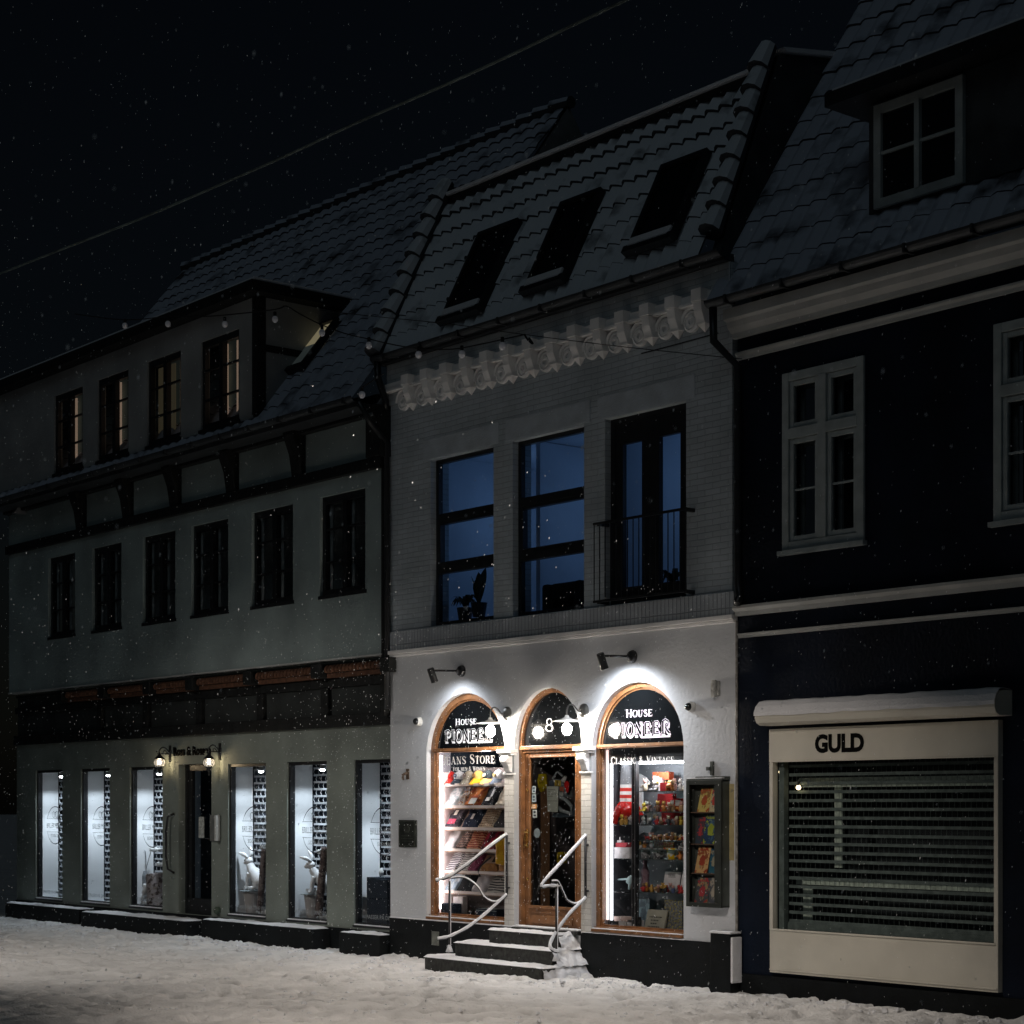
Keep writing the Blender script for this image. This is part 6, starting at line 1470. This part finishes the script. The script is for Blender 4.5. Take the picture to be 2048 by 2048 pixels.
figs(5, K2, [1720, 1780, 1830], [('orange','orange','stand'),('pink','pink','stand'),('red','white','sit')], 1.3)
figs(6, K2, [930, 1000, 1060, 1110, 1160, 1200, 1250, 1300, 1350, 1400, 1440, 1510, 1570, 1630, 1690, 1750], [('red','brown','stand'),('orange','golden','stand')]+rc(8, ['black','tan','brown','golden'], 11)+[('red','red','sit'),('grey','pink','stand'),('blue','pink','stand'),('grey','white','sit'),('red','red','stand'),('red','red','sit')], 1.15)
figs(-1, K1, [470, 555, 650], [('golden','yellow','stand'),('golden','orange','stand'),('grey','white','sit')], 1.4, .02, 'left shelf under the toy rocket')

# ============================================================ OPTICIAN WINDOW DISPLAY
WHT = mat('matt_white_ceramic', (.78,.8,.82), .5, (4.,.06))
def rabbit(x, y, z, s, label, turn):
    t = thing('rabbit_figure', label, 'rabbit figure', (x, y, z), 'white rabbits in the optician windows')
    rm = Matrix.Rotation(turn, 3, 'Z'); P = lambda a, b, c: Vector((x, y, z)) + rm @ Vector((a*s, b*s, c*s))
    m = MB()
    # sitting hare: haunch, back, chest, neck, head
    m.tube(smooth_path([P(.17,0,.06),P(.12,0,.14),P(.03,0,.23),P(-.05,0,.31),P(-.09,0,.38)]), [.07*s,.095*s,.11*s,.118*s,.12*s,.118*s,.115*s,.112*s,.108*s,.104*s,.1*s,.094*s,.09*s,.084*s,.078*s,.072*s,.07*s,.066*s,.062*s,.06*s,.058*s], 14)
    m.ball(P(-.115,0,.43), .068*s, 12, 10, (1.15,.9,.95), rm); m.ball(P(-.175,0,.405), .036*s, 10, 8, (1.1,.9,.9), rm)
    m.ball(P(.1,0,.09), .11*s, 12, 10, (1,.9,.9), rm); m.ball(P(.2,0,.06), .03*s, 8, 6)
    for sy in (-1, 1):
        m.tube(smooth_path([P(-.05,.05*sy,.25),P(-.09,.05*sy,.12),P(-.1,.05*sy,.02),P(-.14,.05*sy,.012)]), [.045*s,.042*s,.04*s,.038*s,.036*s]+[.03*s]*6+[.026*s]*5, 8)
        m.tube([P(.1,.08*sy,.03),P(-.01,.09*sy,.02)], [.035*s,.028*s], 8)
    m.tube(smooth_path([P(-.11,.03,.48),P(-.1,.04,.56),P(-.16,.07,.66)]), [.018*s,.022*s,.026*s,.028*s,.03*s,.03*s,.029*s,.027*s,.022*s,.016*s,.008*s], 8)
    m.tube(smooth_path([P(-.1,-.03,.48),P(-.17,-.05,.53),P(-.28,-.06,.56)]), [.018*s,.022*s,.026*s,.028*s,.03*s,.03*s,.029*s,.027*s,.022*s,.016*s,.008*s], 8)
    m.build('body', WHT, t, smooth=True)
    m = MB()
    for sy in (-1, 1): m.ball(P(-.155,.052*sy,.445), .011*s, 6, 5)
    m.build('eyes', col('dark_eye', (.03,.03,.03), .2), t)
def planter(x, y, z0, z1, r0, r1, label):
    t = thing('tall_planter', label, 'planter', (x, y, z0), 'tall pale planters in the optician windows')
    m = MB(); m.lathe([(r0,z0+.002),(r1,z1),(r1-.012,z1),(r1-.015,z1-.03),(.001,z1-.03)], (x,y,0), 'z', 20, cap=False); m.build('body', mat('greige_planter', (.4,.38,.37), .6, (3.,.1)), t, smooth=False)
    m = MB(); m.lathe([(r1*1.35,z1+.004),(r1*1.38,z1+.012),(.001,z1+.016)], (x,y,0), 'z', 20, cap=False); m.build('tray', mat('blue_grey_tray', (.35,.42,.46), .4, (3.,.1)), t)
    return z1+.016
def moss(x, y, z, r, n, name, label, seed, c=(.72,.74,.75)):
    rr_ = random.Random(seed); m = MB()
    for i in range(n):
        a = rr_.uniform(0, 6.28); q = rr_.random()**.5*r; p = Vector((x+q*math.cos(a), y+q*math.sin(a)*.6, z)); h = rr_.uniform(.02,.06)
        m.tube([p, p+Vector((rr_.uniform(-.03,.03), rr_.uniform(-.02,.02), h))], [.005,.003], 4); m.ball(p+Vector((rr_.uniform(-.03,.03),0,h)), rr_.uniform(.008,.02), 5, 4)
    o = m.build(name, mat(name+'_white', c, .8, (9.,.2)), None); tag(o, label, 'dried flowers', 'white dried flowers in the optician windows'); return o
def log_(pts, r, label, c):
    m = MB(); m.tube(smooth_path(pts), r, 10); o = m.build('log', pattern('bark_'+label[:10].replace(' ','_'), c, 'print', (.08,.06,.06), 14, (.3,.26,.24)), None, smooth=True); tag(o, label, 'log', 'birch logs in the optician windows')
oy = NY0+.17
N1 = lambda px, py, y: at(450+px/8.4, 1660+py/8.4, y)
zt = planter(N1(455,1400,oy).x, oy, ZB, N1(455,1030,oy).z, .085, .14, 'tall tapered planter under the left rabbit')
moss(N1(455,1000,oy).x, oy, zt, .17, 46, 'dried_flowers', 'pale wreath under the left rabbit', 4)
rabbit(N1(490,960,oy).x, oy, zt+.02, .98, 'white sitting rabbit figure on the planter in the left rabbit window', .25)
zt = planter(N1(1475,1400,oy).x, oy, ZB, N1(1475,1085,oy).z, .085, .13, 'tall tapered planter under the right rabbit')
moss(N1(1500,1050,oy).x, oy, zt, .15, 60, 'dried_flowers', 'pale wreath under the right rabbit', 5)
rabbit(N1(1560,1000,oy).x, oy, zt+.02, .92, 'white upright rabbit figure half hidden by a log in the right rabbit window', .9)
y_ = NY0+.1
log_([N1(580,1400,y_), N1(620,900,y_), N1(655,420,y_), N1(670,330,y_)], .05, 'slim leaning birch log beside the left rabbit', (.2,.17,.17))
log_([N1(1570,1500,y_), N1(1610,1000,y_), N1(1660,500,y_), N1(1680,300,y_)], .055, 'slim leaning birch log beside the right rabbit', (.17,.13,.12))
moss(N1(650,350,y_).x, y_, N1(650,330,y_).z, .07, 26, 'dried_flowers', 'white blossom at the top of the left log', 6); moss(N1(1610,380,y_).x, y_, N1(1610,400,y_).z, .09, 34, 'dried_flowers', 'white blossom at the top of the right log', 7)
moss(N1(645,1420,y_).x, y_, ZB+.0, .13, 60, 'dried_flowers', 'white blossom heap at the foot of the left log', 8); moss(N1(1655,1480,y_).x, y_, ZB+.0, .12, 60, 'dried_flowers', 'white blossom heap at the foot of the right log', 9)
# first window: snowy stump, blossoms, twigs
Q1 = lambda X, Y, y: at(278+X/9.66, 1660+Y/9.66, y)
y_ = NY0+.16
log_([Q1(330,1500,y_), Q1(320,1100,y_), Q1(300,850,y_)], .15, 'thick frosted tree stump in the first optician window', (.38,.35,.36))
moss(Q1(330,330,y_).x, y_, Q1(330,420,y_).z, .15, 60, 'dried_flowers', 'white blossom above the stump in the first optician window', 12, (.68,.66,.6))
moss(Q1(400,650,y_).x, y_, Q1(400,700,y_).z, .1, 46, 'dried_flowers', 'white blossom half way up in the first optician window', 13, (.66,.66,.62)); moss(Q1(100,1420,y_).x, y_, ZB, .12, 40, 'dried_flowers', 'white blossom at the lower left of the first optician window', 14)
m = MB()
for pts in (((10,380),(100,385),(130,480),(135,760)),((240,380),(190,560),(150,700),(135,790)),((40,640),(85,760),(130,800))): m.tube(smooth_path([Q1(x, y, y_) for x, y in pts]), .006, 5)
m.lathe([(.05,Q1(120,1100,y_).z),(.055,Q1(120,900,y_).z),(.03,Q1(120,790,y_).z)], (Q1(120,0,y_).x,y_,0), 'z', 10)
o = m.build('twig_vase', mat('grey_twigs', (.2,.22,.24), .7, (9.,.2)), None); tag(o, 'slim grey vase with bare twigs in the first optician window', 'vase')
m = MB(); m.tube(smooth_path([Q1(60,1330,y_-.05), Q1(100,1220,y_-.05), Q1(120,1130,y_-.05), Q1(125,1040,y_-.05)]), [.03]*5+[.045]*5+[.04]*5+[.03], 8); o = m.build('ceramic_bird', WHT, None, smooth=True); tag(o, 'white ceramic bird on the floor of the first optician window', 'ornament')
# dark pedestals in the fourth window
a, b = gw[3]; x0 = at(270+1762/3.715, 1800, NY0+.12).x
t = thing('display_pedestal', 'black display pedestal in the optician window beside the white house', 'pedestal', (x0, NY0+.1, ZB)); m = MB(); m.box(x0, x0+.42, NY0+.03, NY0+.26, ZB+.003, at(750, 1460+1095/3.715, NY0+.05).z); m.build('block', DARKBLUE, t)
m = MB(); m.box(x0+.24, x0+.55, NY0-.02, NY0+.02, ZB+.003, 1.0); m.build('front_block', DARKBLUE, t)
p = at(270+1830/3.715, 1460+1080/3.715, NY0+.12); t = thing('glass_jar', 'small white jar on the black pedestal', 'jar', tuple(p)); m = MB(); m.lathe([(.03,p.z-.005),(.035,p.z+.06),(.02,p.z+.075),(.02,p.z+.1)], (p.x,p.y,0), 'z', 12); m.build('jar', col('jar_white', (.6,.62,.62)), t, smooth=True)
# houseplants behind the upper windows
def plant(px, py, n, label, big=False, seed=0):
    r_ = random.Random(seed); p = at(px, py, .4); t = thing('houseplant', label, 'houseplant', tuple(p), 'houseplants behind the upper windows'); LEAF = mat('dark_leaf', (.03,.045,.035), .6, (9.,.3))
    m = MB(); m.lathe([(.08,p.z-.12),(.11,p.z+.06),(.1,p.z+.06),(.001,p.z+.03)], (p.x,.4,0), 'z', 12, cap=False); m.build('pot', BLACKM, t)
    m = MB()
    for i in range(n):
        a = r_.uniform(0, 6.28); ln = r_.uniform(.25,.5)*(1.05 if big else 1); w_ = .026 if not big else .055; q = Vector((math.cos(a), math.sin(a)*.5, 0)); vs = []
        for k in range(7):
            u = k/6; c = Vector((p.x,.4,p.z+.04)) + q*ln*u*(.75 if not big else .35) + Vector((0,0,ln*(1.4*u-(1.25 if not big else .5)*u*u))); s_ = w_*math.sin(math.pi*(.08+.92*u)); d = Vector((-q.y*2, q.x, 0)); d = d.normalized() if d.length > .01 else Vector((1,0,0))
            vs += [c+d*s_, c-d*s_]
        m.add(vs, [(2*k, 2*k+1, 2*k+3, 2*k+2) for k in range(6)])
    m.build('leaves', LEAF, t)
plant(930, 1225, 30, 'spidery houseplant low in the left upper window', False, 1); plant(958, 1215, 7, 'broad leaved houseplant right in the left upper window', True, 2); plant(1345, 1180, 30, 'bushy houseplant behind the right leaf of the french door', False, 3)
p = at(1128, 1180, .45); t = thing('armchair', 'dark armchair back seen in the middle upper window', 'armchair', tuple(p)); m = MB(); m.box(p.x-.22, p.x+.3, .4, .55, 4.27, at(1128, 1165, .45).z); m.box(p.x-.32, p.x-.2, .35, .9, 4.27, 4.75); m.box(p.x+.28, p.x+.4, .35, .9, 4.27, 4.75); m.box(p.x-.2, p.x+.28, .4, .95, 4.27, 4.6); m.build('upholstery', plain('dark_upholstery', (.02,.022,.026)), t, bevel=.05)
# ============================================================ GROUND
PRINTS = {}
def add_print(x, y, a):
    for i in range(math.floor((x-.35)*2), math.floor((x+.35)*2)+1):
        for j in range(math.floor((y-.35)*2), math.floor((y+.35)*2)+1): PRINTS.setdefault((i, j), []).append((x, y, math.cos(a), math.sin(a)))
rp = random.Random(21)
for x0_, y0_, x1_, y1_ in ((-14,-1.3,.2,-1.25),(.2,-1.0,9,-2.2),(-14,-2.5,10,-2.9),(-13,-4.2,9,-3.5),(0.1,-.95,-3,-6),(3,-1.2,10,-1.1),(-9,-1.0,4,-5.5),(-2,-1.6,9,-4.6),(-12,-1.8,2,-2.0)):
    L0 = math.hypot(x1_-x0_, y1_-y0_); n0 = int(L0/.58); an = math.atan2(y1_-y0_, x1_-x0_)
    for k in range(n0):
        s_ = .11 if k % 2 else -.11; u = k/n0
        add_print(x0_+(x1_-x0_)*u-math.sin(an)*s_+rp.uniform(-.05,.05), y0_+(y1_-y0_)*u+math.cos(an)*s_+.15*math.sin(u*9+x0_)+rp.uniform(-.05,.05), an+rp.uniform(-.2,.2))
def ground():
    m = MB(); nx, ny = 560, 210; xa, xb, ya, yb = -16., 10.2, -9.5, .45; vs = []; pit_shades = []
    def h(x, y):
        v = Vector((x, y, 0))
        z = .02*noise.noise(v*.7) + .022*noise.noise(v*1.9) - .03
        f = noise.noise(Vector((x*4.2, y*4.6, 5))); z += .055*(abs(f)**.8)*(.7+noise.noise(v*.5)) - .012
        z += .022*noise.noise(Vector((x*8, y*9, 2)))*(.7+noise.noise(v*.9))
        z += .012*noise.noise(Vector((x*15, y*15, 6)))
        pit_shade = 0.0
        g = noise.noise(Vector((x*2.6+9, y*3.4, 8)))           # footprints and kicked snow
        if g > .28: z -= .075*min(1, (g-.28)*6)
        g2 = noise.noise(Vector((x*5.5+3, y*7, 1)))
        if g2 > .3: z -= .07*min(1, (g2-.3)*7); pit_shade = .7*min(1, (g2-.3)*6)
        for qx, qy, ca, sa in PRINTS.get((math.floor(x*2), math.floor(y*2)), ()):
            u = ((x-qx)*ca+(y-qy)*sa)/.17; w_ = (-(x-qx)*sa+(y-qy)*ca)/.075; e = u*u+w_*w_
            if e < 1: z -= .06*(1-e**3); pit_shade = max(pit_shade, .8*(1-e*e))
            elif e < 2.4: z += .016*(2.4-e)/1.4
        d = -y
        z += (.05 if not -1.5 < x < 1.5 else .0)*math.exp(-((d-.75)/.42)**2)*(.6+.9*noise.noise(Vector((x*2.6, y*2, 1))))   # ridge of cleared snow
        if d < .25: z += .045*(1-max(0, d)/.25)*(.5+.5*noise.noise(Vector((x*2, 0, 4))))
        return z + .02, pit_shade
    global GH
    GH = h
    for i in range(nx+1):
        for j in range(ny+1):
            x = xa+(xb-xa)*i/nx; y = ya+(yb-ya)*(1-(1-j/ny)**1.25)
            z_, d_ = h(x, y); vs.append((x, y, z_)); pit_shades.append(d_)
    k = ny+1; m.add(vs, [(i*k+j, (i+1)*k+j, (i+1)*k+j+1, i*k+j+1) for i in range(nx) for j in range(ny)])
    # outer sheet to the horizon
    F_ = 400.
    for (a, b, c, d) in ((-F_,xa,-F_,F_),(xb,F_,-F_,F_),(xa,xb,-F_,ya),(xa,xb,yb,F_)): m.quad((a,c,.0),(b,c,.0),(b,d,.0),(a,d,.0))
    o = m.build('street_snow', STREET, None, smooth=False)
    for p in o.data.polygons: p.use_smooth = True
    at_ = o.data.attributes.new('slush_shade', 'FLOAT', 'POINT')
    at_.data.foreach_set('value', pit_shades + [0.0]*(len(o.data.vertices)-len(pit_shades)))
    return struct(o)
STREET = mat('trodden_snow', (.8,.785,.77), .7, (1.6,.12), bump=(34,.55,.03), spec=.2, detail=7)
def slush_shade(m):  # paints the shade of the pits into the snow colour, over wet trodden grey
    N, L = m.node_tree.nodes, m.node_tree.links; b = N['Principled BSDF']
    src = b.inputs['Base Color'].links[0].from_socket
    a = N.new('ShaderNodeAttribute'); a.attribute_name = 'slush_shade'
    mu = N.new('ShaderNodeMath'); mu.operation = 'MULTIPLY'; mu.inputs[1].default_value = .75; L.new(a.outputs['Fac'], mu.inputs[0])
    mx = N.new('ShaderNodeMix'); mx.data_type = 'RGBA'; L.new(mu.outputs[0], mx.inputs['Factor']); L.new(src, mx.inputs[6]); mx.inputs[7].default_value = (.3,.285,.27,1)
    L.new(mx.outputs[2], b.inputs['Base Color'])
slush_shade(STREET)
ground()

# loose clods of snow
rc_ = random.Random(9); m = MB()
for i in range(3800):
    x = rc_.uniform(-13, 9.5)
    y = -(.1 + abs(rc_.gauss(.55, .35))) if rc_.random() < .55 else -rc_.uniform(.2, 6)
    if -1.3 < x < 1.35 and y > -.8: continue
    if noise.noise(Vector((x*.9, y*1.1, 7))) < -.05: continue
    z, _d = GH(x, y); r = rc_.choice((.01,.012,.016,.02,.03)); r *= rc_.uniform(.7, 1.4); a = rc_.uniform(0, 6.28)
    q = [Vector((x+r*k*math.cos(a+j*1.2566), y+r*k*math.sin(a+j*1.2566), z+h_*r)) for k, h_ in ((1.1,-.35),(.75,.45)) for j in range(5)]
    q = [p+Vector((rc_.uniform(-.25,.25)*r, rc_.uniform(-.25,.25)*r, rc_.uniform(-.2,.2)*r)) for p in q] + [Vector((x, y, z+.75*r))]
    m.add(q, [(j, (j+1) % 5, 5+(j+1) % 5, 5+j) for j in range(5)] + [(5+j, 5+(j+1) % 5, 10) for j in range(5)])
o = m.build('snow_clods', SNOW, None); o['kind'] = 'stuff'; o['label'] = 'loose clods of snow strewn along the street'; o['category'] = 'snow'

# ============================================================ FALLING SNOW
rs = random.Random(3); m = MB(); fall = Vector((-.45, .1, -1)).normalized()
side = fall.cross(Vector((0,1,0))).normalized(); dep = fall.cross(side)
cam_p = Vector((CX, -DIST, EYE)); n_ = 0
while n_ < 13500:
    p = Vector((rs.uniform(-14.5, 8.5), -(.04 + 9.5*rs.random()**1.5), rs.uniform(.05, 11.5)))
    if n_ < 700: p = Vector((rs.uniform(7, 14.5), rs.uniform(-12.5, -5), rs.uniform(.3, 6.5)))
    if n_ > 10500: p = Vector((rs.uniform(-3.5, 3.5), -rs.uniform(.05, 1.8), rs.uniform(.6, 4.3)))
    if p.z > 5 and rs.random() < .35: continue
    r = rs.uniform(.002, .0042)*(1 if rs.random() < .95 else 1.6); L_ = r*rs.uniform(1.4, 3.0)
    a, b, c = side*r, dep*r, fall*L_
    m.add([p+c, p-c, p+a, p-a, p+b, p-b], [(0,2,4),(0,4,3),(0,3,5),(0,5,2),(1,4,2),(1,3,4),(1,5,3),(1,2,5)])
    n_ += 1
fl = m.build('falling_snow', mat('snowflake', (.88,.9,.92), .8, None, emit=((.75,.85,.9), .014)), None)  # flakes are given a faint glow of their own
fl['kind'] = 'stuff'; fl['label'] = 'falling snowflakes in front of the houses'; fl['category'] = 'snowfall'

# ============================================================ LIGHTS
def lamp(kind, name, loc, power, color, to=None, size=.05, angle=None, blend=.5):
    l = bpy.data.lights.new(name, kind); l.energy = power; l.color = color
    if kind == 'SPOT': l.spot_size = R(angle); l.spot_blend = blend; l.shadow_soft_size = size
    elif kind == 'POINT': l.shadow_soft_size = size
    o = bpy.data.objects.new(name, l); COL.objects.link(o); o.location = loc
    if to is not None: o.rotation_euler = (Vector(to)-Vector(loc)).to_track_quat('-Z', 'Y').to_euler()
    return o
lamp('SPOT', 'spot_light_jeans', SP1, 40, (.86,.92,1), SP1+Vector((.0,.4,-.8)), .03, 150, 1.0)
lamp('SPOT', 'spot_light_vintage', SP2, 115, (.88,.93,1), SP2+Vector((.0,.4,-.7)), .03, 150, 1.0)
for i, (a, b) in enumerate(gw):
    lx = a + .62 if i != 3 else a+.75; lz = 2.52
    t = thing('display_spot', ['small lit ceiling spot in the first optician window', 'small lit ceiling spot in the left rabbit window', 'small lit ceiling spot in the right rabbit window', 'small lit ceiling spot above the black pedestal', 'small lit ceiling spot in the second window from the far left', 'small lit ceiling spot in the far left optician window'][i], 'spotlight', (lx, NY0+.1, lz), 'ceiling spots in the optician windows')
    mm = MB(); mm.lathe([(.03,lz+.12),(.04,lz+.02),(.05,lz+.005)], (lx,NY0+.1,0), 'z', 12, cap=False); mm.build('housing', WPANEL, t)
    mm = MB(); mm.ball((lx,NY0+.1,lz-.002), .04, 10, 6, (1,1,.5)); mm.build('lens', emis('display_lens', (.9,.96,1), 40), t)
    lamp('SPOT', 'display_light', (lx, NY0+.1, lz-.04), 26 if i != 3 else 19, (.78,.9,1), (lx-.3, NY0+.2, 1.0), .03, 124, .45)
    lamp('SPOT', 'display_light', (lx-.1, NY0+.07, lz-.04), 95, (.78,.9,1), (a, NY0+.2, .6), .03, 52, 1.0)
lamp('POINT', 'room_light', (-1.5, 1.6, 5.9), 4.4, (.28,.54,1), None, .5); lamp('POINT', 'room_light', (.2, 1.6, 5.9), 4.4, (.28,.54,1), None, .5)
lamp('POINT', 'room_light', (2.2, 1.6, 5.9), 4.0, (.28,.54,1), None, .5)
lamp('POINT', 'shop_light', (-1.1, .22, 2.6), 24, (1,.93,.9), None, .06)
lamp('POINT', 'shop_light', (2.0, .24, 2.45), 14, (.95,.97,1), None, .06)
# hanging street lamp, outside the picture
lamp('SPOT', 'street_lamp_light', (6.2, -7.0, 6.0), 820, (1,.89,.79), (3.4, -2.6, 0), .12, 78, .8)
lamp('SPOT', 'street_lamp_light', (-5.5, -7.5, 6.0), 640, (1,.93,.86), (-5.5, -3.0, 0), .12, 100, .9)
# faint night sky glow, with an added dim fill lamp
sun = bpy.data.lights.new('sky_fill', 'SUN'); sun.energy = .055; sun.angle = R(30); sun.color = (.66,.87,1)
so = bpy.data.objects.new('sky_fill', sun); COL.objects.link(so); so.rotation_euler = (R(52), 0, R(25))
w = bpy.data.worlds.new('World'); SC.world = w; w.use_nodes = True; N = w.node_tree.nodes; L = w.node_tree.links
sky = N.new('ShaderNodeTexSky'); sky.sky_type = 'NISHITA'; sky.sun_disc = False; sky.sun_elevation = R(38); sky.sun_rotation = R(155); sky.air_density = 1.2; sky.dust_density = 2; sky.ozone_density = 1.5
bg = N['Background']; bg.inputs['Strength'].default_value = .0007; L.new(sky.outputs[0], bg.inputs['Color'])

# ============================================================ CAMERA, RENDER
cd = bpy.data.cameras.new('camera'); cd.sensor_width = 36; cd.sensor_fit = 'HORIZONTAL'; cd.lens = 36*FPX/2048; cd.shift_y = (HZ-1024)/2048; cd.clip_end = 1500; cd.clip_start = .05; cd.dof.use_dof = True; cd.dof.focus_distance = 23.2; cd.dof.aperture_fstop = 3.6
co = bpy.data.objects.new('camera', cd); COL.objects.link(co); co.location = (CX, -DIST, EYE); co.rotation_euler = (R(90), 0, ALPHA)
SC.camera = co
SC.render.engine = 'CYCLES'
SC.view_settings.view_transform = 'Standard'; SC.view_settings.look = 'None'; SC.view_settings.exposure = 0; SC.view_settings.gamma = 1
c = SC.cycles; c.use_denoising = True; c.max_bounces = 6; c.diffuse_bounces = 3; c.glossy_bounces = 3; c.transparent_max_bounces = 16; c.caustics_reflective = False; c.caustics_refractive = False; c.sample_clamp_indirect = 4
try: c.denoiser = 'OPENIMAGEDENOISE'
except Exception: pass
